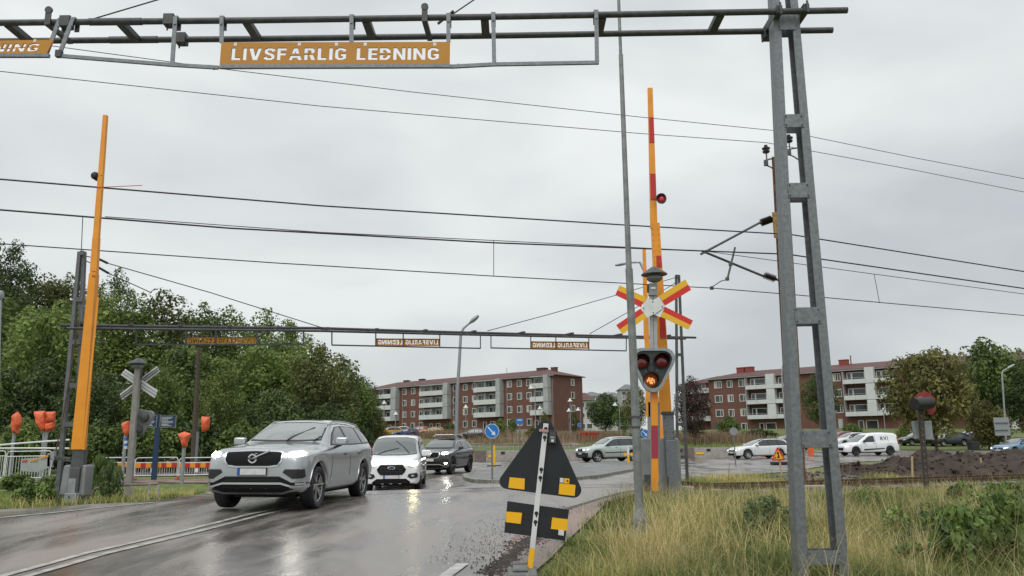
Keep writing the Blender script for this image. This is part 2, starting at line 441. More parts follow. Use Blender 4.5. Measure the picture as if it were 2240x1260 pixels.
paint = mat('worn_road_paint', (.50, .49, .46), .35, c2=(.24, .23, .215), scale=6, bump=.1)
def stripe(name, pts, w, dz=.04, label=None):
    pts = [Vector((p[0], p[1])) for p in pts]; L = []; Rr = []
    for i, p in enumerate(pts):
        t = (pts[min(i + 1, len(pts) - 1)] - pts[max(i - 1, 0)]).normalized(); n = Vector((-t.y, t.x))
        L.append(p + n * w / 2); Rr.append(p - n * w / 2)
    return sheet(name, [tuple(v) for v in L + Rr[::-1]], paint, dz)
cl = gp((60, 1262), (210, 1218), (400, 1172), (560, 1130), (680, 1106), (758, 1093))
d0 = Vector(cl[0]) - Vector(cl[1])
near_end = tuple(Vector(cl[0]) + d0.normalized() * 4)
for s_ in (-.13, .13):
    ln = []
    q = [near_end] + cl
    for i, p in enumerate(q):
        a = Vector(q[min(i + 1, len(q) - 1)]) - Vector(q[max(i - 1, 0)]); a.normalize()
        ln.append((p[0] - a.y * s_, p[1] + a.x * s_))
    stripe('centre_line', ln, .11)
stripe('edge_line', [(-11.6, 8)] + gp((0, 1138), (110, 1127), (230, 1114), (335, 1104)), .12)
stripe('edge_line', gp((955, 1285), (1012, 1242)), .13)
stripe('edge_line', gp((1215, 1083), (1240, 1080)), .12)
for k in range(3): stripe('lane_line', gp((1560 + k * 170, 1018 - k * 4), (1640 + k * 170, 1016 - k * 4)), .3)
stripe('lane_line', gp((1230, 1025), (1290, 1021)), .3)

# traffic island with stone kerbs
ISL = [(-2.3, 35.4), (-2.05, 32.5), (-1.6, 30.6), (-.9, 29.6), (.2, 29.1), (1.7, 29.9), (3.6, 33.2), (6.2, 40.0), (8.8, 46.0), (11.3, 51.5), (10.6, 53.2), (7.5, 52.6), (3.2, 50.0), (.2, 46.0), (-1.6, 40.5)]
c = Vector((sum(p[0] for p in ISL) / len(ISL), sum(p[1] for p in ISL) / len(ISL)))
inner = [tuple(c + (Vector(p) - c) * .965) for p in ISL]
isl_asph = asphalt_mat('wet_paving', (.06, .062, .062), (.12, .12, .115), .2, .5)
isle = thing('traffic_island', 'grey paved traffic island with weathered stone kerb round the blue keep right sign', 'traffic island', (c.x, c.y, gz(c.x, c.y)))
o = sheet('paving', inner, isl_asph, .145, kind=None); o.parent = isle; o.location = -isle.location
nk = 0
for i in range(len(ISL)):
    a, b_ = Vector(ISL[i]), Vector(ISL[(i + 1) % len(ISL)]); L = (b_ - a).length; n = max(1, round(L / 1.0))
    ai, bi = Vector(inner[i]), Vector(inner[(i + 1) % len(ISL)])
    for k in range(n):
        m_ = MB(); t0, t1 = (k + .015) / n, (k + .985) / n
        q = [a.lerp(b_, t0), a.lerp(b_, t1), ai.lerp(bi, t1), ai.lerp(bi, t0)]
        z = [gz(v.x, v.y) for v in q]; h = .155 + random.uniform(-.006, .006)
        m_.add([(v.x, v.y, zz - .05) for v, zz in zip(q, z)] + [(v.x, v.y, zz + h) for v, zz in zip(q, z)],
               [(3, 2, 1, 0), (4, 5, 6, 7), (0, 1, 5, 4), (1, 2, 6, 5), (2, 3, 7, 6), (3, 0, 4, 7)])
        m_.build('kerb_stone', kerb_m, isle, bevel=.015)

# railway track: Y = 20 + .3 X
def trk(X, off=0.0):
    """point on the track, off metres across it (positive = away from the camera)"""
    n = Vector((-.3, 1)).normalized(); return Vector((X, 20 + .3 * X)) + n * off
tdir = Vector((1, .3)).normalized()
gravel_m = mat('ballast', (.16, .145, .13), .9, c2=(.06, .052, .048), scale=7, bump=.9, bscale=18)
def strip(X0, X1, o0, o1): return [tuple(trk(X0, o0)), tuple(trk(X1, o0)), tuple(trk(X1, o1)), tuple(trk(X0, o1))]
bal = sheet('ballast_bed', strip(4.6, 48, -1.9, 1.9), gravel_m, .02)
RAILP = [(-.06, 0), (.06, 0), (.06, .012), (.012, .025), (.012, .105), (.036, .112), (.036, .145), (-.036, .145), (-.036, .112), (-.012, .105), (-.012, .025), (-.06, .012)]
track = thing('railway_track', 'rusty single railway track running through gravel beyond the grass', 'railway track', (trk(12).x, trk(12).y, gz(*trk(12))))
for off in (-.75, .75):
    m_ = MB(); m_.smooth = False
    X = 4.4; sec = []
    while X <= 48.01:
        p = trk(X, off); z = gz(p.x, p.y) + .10
        n = Vector((-.3, 1)).normalized()
        sec.append([Vector((p.x + n.x * a, p.y + n.y * a, z + b_)) for a, b_ in RAILP]); X += 1.45
    k = len(RAILP); vs = [v for s_ in sec for v in s_]
    fs = [(i * k + j, i * k + (j + 1) % k, (i + 1) * k + (j + 1) % k, (i + 1) * k + j) for i in range(len(sec) - 1) for j in range(k)]
    m_.add(vs, fs); m_.build('rail', rail_rust, track)
sl_me = None
X = 4.9
while X < 44:
    p = trk(X); z = gz(p.x, p.y)
    if sl_me is None:
        m_ = MB().box((-1.25, -.13, -.06), (1.25, .13, .13)); o = m_.build('sleeper', concrete, track, world=False, bevel=.015); sl_me = o
    else:
        o = sl_me.copy(); col.objects.link(o); o.parent = track
    o.location = Vector((p.x, p.y, z + .01)) - track.location; o.rotation_euler = (0, 0, math.atan2(1, -.3) + random.uniform(-.01, .01)); X += .66
mud = mat('dark_mud', (.05, .038, .03), .45, c2=(.025, .018, .014), scale=9, bump=1.0, bscale=60)
# ballast stones
def stones(name, n, place, smin, smax, m, kind='stuff', label=None):
    base = np.array([(1, 0, 0), (-1, 0, 0), (0, 1, 0), (0, -1, 0), (0, 0, .7), (0, 0, -.7), ])
    tri = np.array([(0, 2, 4), (2, 1, 4), (1, 3, 4), (3, 0, 4), (2, 0, 5), (1, 2, 5), (3, 1, 5), (0, 3, 5)])
    rs = np.random.RandomState(len(name)); V = []; F = []
    for i in range(n):
        x, y, z = place(rs); s_ = rs.uniform(smin, smax); q = base * (s_ * rs.uniform(.6, 1.2, (6, 1))) * rs.uniform(.7, 1.3, (1, 3))
        a = rs.uniform(0, 6.3); c_, d_ = math.cos(a), math.sin(a)
        q = np.stack([q[:, 0] * c_ - q[:, 1] * d_, q[:, 0] * d_ + q[:, 1] * c_, q[:, 2]], 1)
        V.append(q + (x, y, z)); F.append(tri + 6 * i)
    me = np_mesh(name, np.concatenate(V), np.concatenate(F), m); o = link(name, me)
    tag(o, label, None, None, kind); return o
stone_m = mat('ballast_stone', (.24, .22, .20), .8, c2=(.09, .08, .075), scale=2.5)
def pl_b(rs):
    X = 4.8 + 24 * rs.rand() ** 1.1; of = rs.uniform(-1.9, 1.8); p = trk(X, of); return p.x, p.y, gz(p.x, p.y) + .04 + .09 * rs.rand() * (1 if abs(of) < 1.1 else .4)
stones('ballast_stones', 9000, pl_b, .025, .06, stone_m)
peb_m = mat('pebbles', (.13, .11, .10), .5, c2=(.05, .04, .04), scale=3)
SHc = gp((1040, 1240), (1090, 1180), (1160, 1135), (1250, 1112))
def pl_p(rs):
    i = rs.randint(0, 3); t = rs.rand(); a, b_ = SHc[i], SHc[i + 1]; x = a[0] + (b_[0] - a[0]) * t + rs.normal() * .3; y = a[1] + (b_[1] - a[1]) * t
    return x, y, gz(x, y) + .038
stones('road_pebbles', 1500, pl_p, .003, .011, peb_m)
RUT = gp((1082, 1264), (1104, 1238), (1128, 1214), (1150, 1196), (1172, 1182), (1188, 1174))
def pl_m(rs):
    i = rs.randint(0, len(RUT) - 1); t = rs.rand(); a, b_ = RUT[i], RUT[i + 1]; w = .10 * (1 + .6 * math.sin(i * 2.1 + t * 5)); x = a[0] + (b_[0] - a[0]) * t + rs.normal() * w * .7; y = a[1] + (b_[1] - a[1]) * t + rs.normal() * w
    return x, y, gz(x, y) + .036
stones('mud_crumbs', 2600, pl_m, .006, .022, mud)
EL = gp((30, 1145), (200, 1132), (420, 1128), (600, 1160))
def pl_q(rs):
    i = rs.randint(0, 3); t = rs.rand(); a, b_ = EL[i], EL[i + 1]; x = a[0] + (b_[0] - a[0]) * t + rs.normal() * .5; y = a[1] + (b_[1] - a[1]) * t + rs.normal() * .5
    return x, y, gz(x, y) + .033
stones('road_grit', 90, pl_q, .005, .013, peb_m)
mud = mat('dark_mud', (.05, .038, .03), .45, c2=(.025, .018, .014), scale=9, bump=1.0, bscale=60)
sheet('mud_rut', gp((1400, 1074), (1310, 1094), (1236, 1117), (1165, 1150), (1168, 1153), (1238, 1122), (1312, 1097), (1400, 1077)), mud, .041)
# rails let into the road at the crossing
for off in (-.75, .75):
    a, b_ = trk(-8.2, off), trk(4.4, off); o = sheet('crossing_rail', [tuple(a + Vector((0, -.05))), tuple(b_ + Vector((0, -.05))), tuple(b_ + Vector((0, .05))), tuple(a + Vector((0, .05)))], rail_top, .04)

# spoil heaps beyond the track
def mound(name, label, cx, cy, rx, ry, h, seed, m, n=46, rz=0.0, cat='soil heap', group=None, lump=.35):
    vs = []; fs = []
    for j in range(n):
        for i in range(n):
            u, w = i / (n - 1) * 2 - 1, j / (n - 1) * 2 - 1
            r = math.hypot(u, w); e_ = max(0, 1 - r ** 2.2)
            nn = noise.fractal(Vector((u * 3 + seed, w * 3, seed * .7)), 1.0, 2.0, 5)
            x = u * rx; y = w * ry
            z = h * e_ ** .8 * (1 + lump * 1.6 * nn) + .05 * e_ * noise.noise(Vector((u * 22, w * 22, seed))) * 3 * h
            X = cx + x * math.cos(rz) - y * math.sin(rz); Y = cy + x * math.sin(rz) + y * math.cos(rz)
            vs.append((X - cx, Y - cy, z + gz(X, Y) - gz(cx, cy) - .06))
            if i and j: a = j * n + i; fs.append((a - n - 1, a - n, a, a - 1))
    me = bpy.data.meshes.new(name); me.from_pydata(vs, [], fs); me.materials.append(m); o = link(name, me, loc=(cx, cy, gz(cx, cy))); sm(o, 60)
    return tag(o, label, cat, group)
soil = mat('dark_wet_soil', (.070, .047, .034), .85, c2=(.020, .013, .010), scale=1.6, bump=1.0, bscale=14)
GS = 'soil heaps beyond the track'
mound('soil_heap', 'long dark brown soil heap beyond the rail at the right picture edge', 22.3, 32.2, 5.4, 2.4, 1.05, 1.3, soil, rz=.25, group=GS)
mound('soil_heap', 'lower dark soil heap behind the leaning red disc signal', 16.8, 31.2, 3.4, 1.9, .85, 4.1, soil, rz=.2, group=GS)
mound('soil_heap', 'low dark soil heap in front of the white delivery van', 13.6, 30.4, 2.3, 1.4, .5, 7.7, soil, rz=.1, group=GS)
mound('soil_heap', 'flat spread of dirt between the steel mast and the rail', 10.4, 28.6, 3.0, 1.7, .25, 9.2, gravel_m, rz=.3, group=GS)

heaps = [o for o in bpy.data.objects if o.name.startswith('soil_heap')]
def pl_c(rs):
    h = heaps[rs.randint(0, 4)]; v = h.data.vertices[rs.randint(0, len(h.data.vertices))].co + h.location
    return v.x + rs.normal() * .08, v.y + rs.normal() * .08, v.z - .01
stones('soil_clods', 2600, pl_c, .03, .12, soil)
# paths and verges beyond the junction
path_m = mat('pale_path', (.25, .22, .2), .6, c2=(.18, .165, .155), scale=.8)
sheet('footpath', gp((1010, 949), (1075, 949), (1150, 957), (1250, 967), (1275, 975), (1230, 975), (1130, 965), (1060, 955), (1010, 953)), path_m, .05)
sheet('pavement', [(-70, 74), (140, 74), (140, 76.2), (-70, 76.2)], path_m, -.03, thick=.16)
sheet('side_road', [(-70, 37.6), (-12.5, 36.5), (-8.6, 33.6), (-8.3, 29.5), (-13, 33), (-22, 35.6), (-70, 36.6)], asphalt2, .034)

# ---------------------------------------------------------------- apartment buildings
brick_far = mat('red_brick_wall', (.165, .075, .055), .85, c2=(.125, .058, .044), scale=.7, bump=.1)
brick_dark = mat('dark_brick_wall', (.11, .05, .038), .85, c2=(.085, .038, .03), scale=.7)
roof_m = mat('roof_tiles', (.125, .062, .056), .8, c2=(.095, .05, .047), scale=1.2, bump=.3, bscale=5)
roof_grey = mat('grey_roof', (.16, .17, .175), .7, c2=(.13, .14, .145), scale=1)
render_w = mat('pale_render', (.52, .52, .50), .8, var=.06, scale=.5)
panel_g = mat('grey_metal_panel', (.40, .41, .41), .5, c2=(.32, .33, .33), scale=.6)
panel_w = mat('white_balcony_panel', (.60, .61, .61), .55, c2=(.52, .53, .53), scale=.8)
win_white = mat('white_window_frame', (.68, .68, .66), .5)
pane_m = mat('window_pane', (.035, .045, .045), .06, spec=.8, c2=(.02, .025, .026), scale=.35)
curtain_m = mat('curtain', (.42, .40, .37), .8)
gutter_m = mat('gutter', (.30, .31, .31), .5)

class Facade:
    """front wall from world point A to B; local x along it, y into the building"""
    def __init__(s, name, label, cat, A, B, base, group=None):
        s.A = Vector(A); s.B = Vector(B); s.L = (s.B - s.A).length; s.d = (s.B - s.A).normalized()
        s.e = thing(name, label, cat, (A[0], A[1], base), math.atan2(s.d.y, s.d.x), group)
        s.n = Vector((s.d.y, -s.d.x)); s.base = base
        s.slope = s.d.y / s.d.x; s.Y0 = A[1] - A[0] * s.slope
    def tx(s, x, y=880):
        p = P(x, y, s.Y0, s.slope); return (Vector((p.x, p.y)) - s.A).dot(s.d)
    def tz(s, x, y): return P(x, y, s.Y0, s.slope).z - s.base
downpipe_m = gutter_m
WC = {}
def window(F, t, z, w, h, y=-.03, mullion=True, curtain=False, fr=.11):
    """frame stands proud of the wall, pane inside it; the first of a size is built, others share its meshes"""
    key = (round(w, 1), round(h, 1), mullion, curtain)
    if key not in WC:
        m = MB(); W, H = w / 2, h / 2
        for a, b in (((-W, -.05, -H), (-W + fr, .06, H)), ((W - fr, -.05, -H), (W, .06, H)), ((-W + fr, -.05, -H), (W - fr, .06, -H + fr)), ((-W + fr, -.05, H - fr), (W - fr, .06, H))): m.box(a, b)
        if mullion: m.box((W * .25, -.04, -H + fr), (W * .25 + .09, .05, H - fr))
        f = m.build('window', win_white, F.e, world=False)
        p = MB().box((-W + fr + .002, .0, -H + fr + .002), (W - fr - .002, .03, H - fr - .002)).build('pane', pane_m, f, world=False)
        if curtain: MB().box((-W + fr + .01, -.02, -H + fr + .01), (-W * .2, -.004, H - fr - .01)).build('curtain', curtain_m, f, world=False)
        WC[key] = f; f.location = (t, y, z); return f
    f = WC[key].copy(); col.objects.link(f); f.parent = F.e; f.location = (t, y, z)
    for c in children(WC[key]):
        q = c.copy(); col.objects.link(q); q.parent = f
    return f
def hip_roof(F, L, D, h, rise, m, over=.6, x0=0.0):
    a, b = x0 - over, L + over; c, d = -over, D + over; r = min(D / 2 + over, L / 2)
    mb = MB(); mb.add([(a, c, h), (b, c, h), (b, d, h), (a, d, h), (a + r, (c + d) / 2, h + rise), (b - r, (c + d) / 2, h + rise), (a, c, h - .15), (b, c, h - .15), (b, d, h - .15), (a, d, h - .15)],
        [(0, 1, 5, 4), (1, 2, 5), (2, 3, 4, 5), (3, 0, 4), (6, 9, 8, 7), (0, 6, 7, 1), (1, 7, 8, 2), (2, 8, 9, 3), (3, 9, 6, 0)])
    rf = mb.build('roof', m, F.e, world=False)
    g_ = MB().box((a, c - .12, h - .28), (b, c - .005, h - .12)).build('gutter', gutter_m, rf, world=False)
    return rf
def chimney(rf, x, y, z, w, h, m=None):
    return MB().box((x, y, z), (x + w, y + w * .7, z + h)).box((x - .08, y - .08, z + h + .002), (x + w + .08, y + w * .7 + .08, z + h + .15)).build('chimney', m or roof_m, rf, world=False)
def balcony(F, t0, t1, z, deep=1.3, h=1.0, rail=False, m=None, split=1):
    """slab and parapet hung in front of a recess"""
    w = (t1 - t0) / split
    o = MB().box((t0, -deep, z - .12), (t1, -.002, z + .05)).build('balcony', concrete, F.e, world=False)
    for k in range(split):
        MB().box((t0 + k * w + .02, -deep - .06, z - .1), (t0 + (k + 1) * w - .02, -deep - .004, z + h - .25 * rail)).build('parapet_panel', m or panel_w, o, world=False)
    if rail: MB().box((t0, -deep - .05, z + h), (t1, -deep - .01, z + h + .06)).box((t0, -deep - .05, z + .7), (t0 + .05, -deep - .01, z + h)).box((t1 - .05, -deep - .05, z + .7), (t1, -deep - .01, z + h)).build('railing', panel_g, o, world=False)
    return o

# building behind the parked cars; local x runs from the far left end to the near right corner
Fa = Facade('apartment_building', 'red brick four storey apartment building with grey balcony bays behind the parked cars', 'building', (-38.9, 210.2), (8.8, 170.0), 3.6)
L = Fa.L; H = 11.8; D = 10.8
MB().box((0, 0, -2), (L, D, H)).build('wall', brick_far, Fa.e, world=False)
MB().box((-.1, -.06, -2), (L + .1, -.003, .25)).build('plinth', concrete, Fa.e, world=False)
rf = hip_roof(Fa, L, D, H + .1, 1.75, roof_m)
chimney(rf, L - 8.5, 4.8, H + 1.2, 2.2, 1.0); chimney(rf, L - 4.5, 5.0, H + .9, 1.3, 1.2)
chimney(rf, 8, 5.2, H + 1.2, 1.5, .9); chimney(rf, 14, 5.2, H + 1.2, 1.5, .9)
for x_ in (30, 46): MB().cyl((x_, 3.5, H + 1), (x_, 3.5, H + 2.9), .06, n=6).build('vent_pipe', gutter_m, rf, world=False)
FLR = [1.35, 4.25, 7.15, 10.05]
wx = [885, 904, 922, 996, 1018, 1038, 1115, 1137, 1158]
for i, x in enumerate(wx):
    t = Fa.tx(x)
    for k, z in enumerate(FLR): window(Fa, t, z + .45, 1.45, 1.5, curtain=(i * 3 + k * 5) % 4 == 1)
for x0, x1, xp in ((829, 863, 874), (925, 977, 987), (1044, 1093, 1102), (1167, 1197, 1207)):
    t0, t1, tp = Fa.tx(x0), Fa.tx(x1), Fa.tx(xp)
    for k in (1, 2, 3):
        z = FLR[k]; balcony(Fa, t0, t1, z - .95, m=panel_w)
        MB().box((t0 + .1, -.02, z - .8), (t1 - .05, -.003, z + 1.6)).build('balcony_wall', panel_g, Fa.e, world=False)
        n = 2 if t1 - t0 > 5 else 1
        for q in range(n):
            c_ = t0 + (t1 - t0) * (q + .5) / n
            window(Fa, c_ - .45, z + .45, 1.9, 1.6, y=-.08); window(Fa, c_ + 1.1, z + .2, .9, 2.0, y=-.08, mullion=False)
        if n == 2: MB().box(((t0 + t1) / 2 - .05, -1.25, z - .9), ((t0 + t1) / 2 + .05, -.004, z + 1.5)).build('divider', panel_g, Fa.e, world=False)
    MB().box((t0, -1.4, H - .35), (tp, -.004, H - .22)).build('balcony_roof', panel_g, Fa.e, world=False)
    for k in (1, 2, 3):
        z = FLR[k]; MB().box((t1 + .01, -1.42, z - 1.05), (tp, -.004, z + 1.78)).build('side_panel', panel_g, Fa.e, world=False)
    c_ = (t0 + t1) / 2
    window(Fa, c_ - 1.1, 1.2, 1.0, 2.0, mullion=False); window(Fa, c_ + 1.4, 1.5, 1.45, 1.5)
for q in (Fa.tx(880) + .3, Fa.tx(988) + .7, Fa.tx(1103) + .9, L - .3): MB().cyl((q, -.08, 0), (q, -.08, H - .3), .06, n=6).build('downpipe', gutter_m, Fa.e, world=False)
for k in range(4):      # gable windows
    f = window(Fa, L + .03, FLR[k] + .45, 1.3, 1.5, y=7.0); f.rotation_euler = (0, 0, R(90)); f.location = (L + .05, 7.0, FLR[k] + .45)

# building right of the crossing, nearer at its right end
Fb = Facade('apartment_building', 'red brick apartment building with white balcony fronts behind the steel mast', 'building', (43.2, 173.0), (92.0, 130.0), 2.0)
L = Fb.L; H = 12.2; D = 12.0
MB().box((0, 0, -3), (L, D, H)).build('wall', brick_far, Fb.e, world=False)
rf = hip_roof(Fb, L, D, H + .1, 1.6, roof_m)
redp = mat('red_sheet_chimney', (.24, .045, .04), .6)
for x in (1595, 1614, 1825): chimney(rf, Fb.tx(x), 4.6, H + 1.1, 1.7, 1.3, redp)
MB().cyl((Fb.tx(1832) + 2, 4, H + 1), (Fb.tx(1832) + 2, 4, H + 3.2), .12, n=6).build('vent_pipe', redp, rf, world=False)
FLR = [1.3, 4.3, 7.4, 10.5]
for i, (x, w) in enumerate(((1573, 1.8), (1599, 1.3), (1625, 1.3), (1835, 1.5))):
    t = Fb.tx(x)
    for k, z in enumerate(FLR):
        if k == 0 and x in (1573, 1835): continue
        window(Fb, t, z + .4, w, 1.55, curtain=(i + k) % 3 == 0)
for x0, x1, xm, x2 in ((1639, 1684, 1702, 1745), (1853, 1902, 1922, 1966), (2010, 2055, 2075, 2125)):
    t0, t1, tm, t2 = (Fb.tx(x) for x in (x0, x1, xm, x2))
    for a_, b_, wide in ((t0, t1, True), (tm, t2, False)):
        for k in (1, 2, 3):
            z = FLR[k]; balcony(Fb, a_, b_, z - 1.0, rail=True, split=2)
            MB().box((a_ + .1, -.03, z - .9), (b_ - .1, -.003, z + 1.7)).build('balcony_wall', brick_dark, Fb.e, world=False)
            c_ = (a_ + b_) / 2
            window(Fb, c_ + .5, z + .3, 2.4, 1.7, y=-.09, mullion=False); window(Fb, c_ - 1.2, z + .1, .9, 2.1, y=-.09, mullion=False)
    for k in (1, 2, 3):
        z = FLR[k]; MB().box((t1 + .01, -1.38, z - 1.12), (tm - .01, -.004, z + 1.9)).build('side_panel', panel_w, Fb.e, world=False)
    MB().box((t0 - .12, -1.3, 3.2), (t0 - .01, -.004, H - .4)).build('end_screen', panel_g, Fb.e, world=False)
    c_ = (t0 + t1) / 2; window(Fb, c_ + .2, 1.5, 1.0, 1.8, mullion=False); window(Fb, c_ + 2.2, 1.5, 2.2, 1.8, mullion=False)
MB().box((Fb.tx(1558), -.05, -.6), (Fb.tx(1571), -.003, 2.4)).build('door', grey_dark, Fb.e, world=False)
MB().box((Fb.tx(1830), -.05, -.6), (Fb.tx(1840), -.003, 2.8)).build('door', panel_g, Fb.e, world=False)
# set back wing at its left end
MB().box((-9, 4, -3), (-.01, D - .5, H - .5)).build('wing', brick_far, Fb.e, world=False)
MB().add([(-9.6, 3.4, H - .49), (-.01, 3.4, H - .49), (-.01, D, H - .49), (-9.6, D, H - .49), (-.01, 5, H + 1.0), (-.01, D - 1, H + 1.0)], [(0, 1, 4), (2, 3, 5), (0, 4, 5, 3), (1, 2, 5, 4), (0, 3, 2, 1)]).build('wing_roof', roof_m, Fb.e, world=False)
for k in (1, 2, 3):
    z = FLR[k]
    o = MB().box((-7.5, 2.7, z - 1.1), (-.8, 3.99, z - .95)).build('balcony', concrete, Fb.e, world=False)
    MB().box((-7.5, 2.62, z - 1.1), (-.8, 2.69, z)).build('parapet_panel', panel_w, o, world=False)
    window(Fb, -4, z + .4, 2.4, 1.7, y=3.95)

# houses glimpsed further off
def far_block(label, x0, x1, ytop, ybot, D, wallm, roofm, rows, cols, group='distant houses in the gap between the brick buildings'):
    a, b = P(x0, ybot, D), P(x1, ybot, D); top = P((x0 + x1) / 2, ytop, D).z; base = min(a.z, gz(a.x, D)) - 1
    F = Facade('distant_house', label, 'building', (a.x, D), (b.x, D), base, group)
    h = top - base
    MB().box((0, 0, 0), (F.L, 11, h)).build('wall', wallm, F.e, world=False)
    hip_roof(F, F.L, 11, h + .05, 2.0, roofm)
    for r_ in range(rows):
        for c_ in range(cols): window(F, F.L * (c_ + .5) / cols, h - 1.5 - 2.9 * r_, 1.6, 1.4, mullion=False)
    return F
far_block('distant pale house with a long grey roof above the round park tree', 1272, 1325, 866, 925, 330, render_w, roof_grey, 3, 5)
far_block('distant white house with grey roof left of the lamp post', 1326, 1368, 868, 930, 300, render_w, roof_grey, 4, 4)
far_block('distant taller block with brick gable just left of the lamp post', 1362, 1396, 851, 930, 280, panel_g, roof_grey, 4, 3)
far_block('small red roofed house with balconies at the right end of the long brick building', 1266, 1298, 873, 935, 215, render_w, roof_m, 3, 2)
far_block('distant white building glimpsed behind the trees at the right picture edge', 2196, 2290, 852, 945, 135, render_w, roof_grey, 4, 5)

# ---------------------------------------------------------------- stencil lettering
def stroke(pts, w=1.5):
    pts = [Vector(p) for p in pts]; L = []; Q = []
    for i, p in enumerate(pts):
        d1 = (p - pts[i - 1]).normalized() if i else (pts[1] - p).normalized()
        d2 = (pts[i + 1] - p).normalized() if i < len(pts) - 1 else d1
        n1, n2 = Vector((-d1.y, d1.x)), Vector((-d2.y, d2.x)); n = (n1 + n2).normalized(); k = w / 2 / max(.5, n.dot(n1))
        L.append(p + n * k); Q.append(p - n * k)
    return [tuple(v) for v in L + Q[::-1]]
GL = {
 'L': (4.2, [[(0, 0), (4, 0), (4, 1.5), (1.6, 1.5), (1.6, 7), (0, 7)]]),
 'I': (1.6, [[(0, 0), (1.6, 0), (1.6, 7), (0, 7)]]),
 'V': (5.8, [[(0, 7), (1.8, 7), (2.9, 2.5), (4.0, 7), (5.8, 7), (3.9, 0), (1.9, 0)]]),
 'S': (4.9, [stroke([(4.5, 5.0), (4.0, 6.0), (3.2, 6.3), (1.8, 6.3), (.95, 5.8), (.9, 4.9), (1.4, 4.1), (3.4, 3.2), (4.1, 2.4), (4.0, 1.3), (3.2, .75), (1.6, .75), (.8, 1.2), (.4, 2.0)], 1.45)]),
 'F': (4.2, [[(0, 0), (1.6, 0), (1.6, 2.7), (3.9, 2.7), (3.9, 4.2), (1.6, 4.2), (1.6, 5.5), (4.2, 5.5), (4.2, 7), (0, 7)]]),
 'E': (4.2, [[(0, 0), (4.2, 0), (4.2, 1.5), (1.6, 1.5), (1.6, 2.8), (3.9, 2.8), (3.9, 4.2), (1.6, 4.2), (1.6, 5.5), (4.2, 5.5), (4.2, 7), (0, 7)]]),
 'A': (6.0, [[(2.1, 7), (3.9, 7), (4.8, 3.7), (3.3, 3.7), (3.0, 5.0), (2.7, 3.7), (1.2, 3.7)], [(.9, 2.7), (5.1, 2.7), (6, 0), (4.4, 0), (4.0, 1.3), (2.0, 1.3), (1.6, 0), (0, 0)]]),
 'R': (5.0, [[(0, 0), (1.6, 0), (1.6, 2.9), (2.3, 2.9), (3.3, 0), (5.0, 0), (3.9, 3.1), (0, 3.1)][:6] + [(3.9, 2.9), (3.7, 3.3), (0, 3.3)], [(0, 4.0), (1.5, 4.0), (1.5, 5.6), (3.0, 5.6), (3.1, 4.6), (2.9, 4.3), (2.2, 4.3), (2.2, 3.9), (4.2, 3.9), (4.7, 4.8), (4.5, 6.2), (3.6, 7), (0, 7)]]),
 'G': (5.1, [stroke([(4.6, 5.0), (4.0, 6.0), (3.2, 6.3), (1.9, 6.3), (.9, 5.5), (.75, 3.5), (.9, 1.5), (1.9, .75), (3.2, .75), (4.3, 1.3), (4.35, 3.0), (2.7, 3.0)], 1.45)]),
 'D': (5.1, [[(0, 4.0), (2.2, 4.0), (2.2, 4.7), (1.5, 4.7), (1.5, 5.6), (2.6, 5.6), (3.3, 4.6), (3.35, 4.0), (5.0, 4.0), (4.5, 6.0), (3.3, 7), (0, 7)], [(0, 3.0), (0, 0), (3.3, 0), (4.5, 1.0), (5.0, 3.0), (3.35, 3.0), (3.3, 2.4), (2.6, 1.4), (1.5, 1.4), (1.5, 2.3), (2.2, 2.3), (2.2, 3.0)]]),
 'N': (5.4, [[(0, 0), (1.5, 0), (1.5, 4.3), (3.9, 0), (5.4, 0), (5.4, 7), (3.9, 7), (3.9, 2.7), (1.5, 7), (0, 7)]]),
}
def line_shapes(s, gap=.95, word=4.6):
    x = 0; out = []
    for ch in s:
        if ch == ' ': x += word - gap; continue
        w, polys = GL[ch]; out += [[(px + x, py) for px, py in poly] for poly in polys]; x += w + gap
    return x - gap, out
def stencil_panel(name, W, H, m, words, frac_w=.885, frac_h=.50, x_off=0.0, yo=0.0, thick=.012, clip=None):
    """sheet with the letters cut right through it; local x along, z up, centre at the origin"""
    cu = bpy.data.curves.new(name, 'CURVE'); cu.dimensions = '2D'; cu.fill_mode = 'BOTH'; cu.extrude = thick / 2
    def sp_(poly):
        s_ = cu.splines.new('POLY'); s_.points.add(len(poly) - 1)
        for p_, q in zip(s_.points, poly): p_.co = (q[0], q[1], 0, 1)
        s_.use_cyclic_u = True
    sp_([(-W / 2, -H / 2), (W / 2, -H / 2), (W / 2, H / 2), (-W / 2, H / 2)])
    w, shapes = line_shapes(words); sx = W * frac_w / w; sy = H * frac_h / 7
    for poly in shapes:
        sp_([((x - w / 2) * sx + x_off, (y - 3.5) * sy + yo) for x, y in poly])
    o = bpy.data.objects.new('t', cu); col.objects.link(o)
    dg = bpy.context.evaluated_depsgraph_get(); me = bpy.data.meshes.new_from_object(o.evaluated_get(dg)); bpy.data.objects.remove(o)
    me.transform(Matrix.Rotation(math.pi / 2, 4, 'X')); me.materials.clear(); me.materials.append(m); me.name = name
    return me

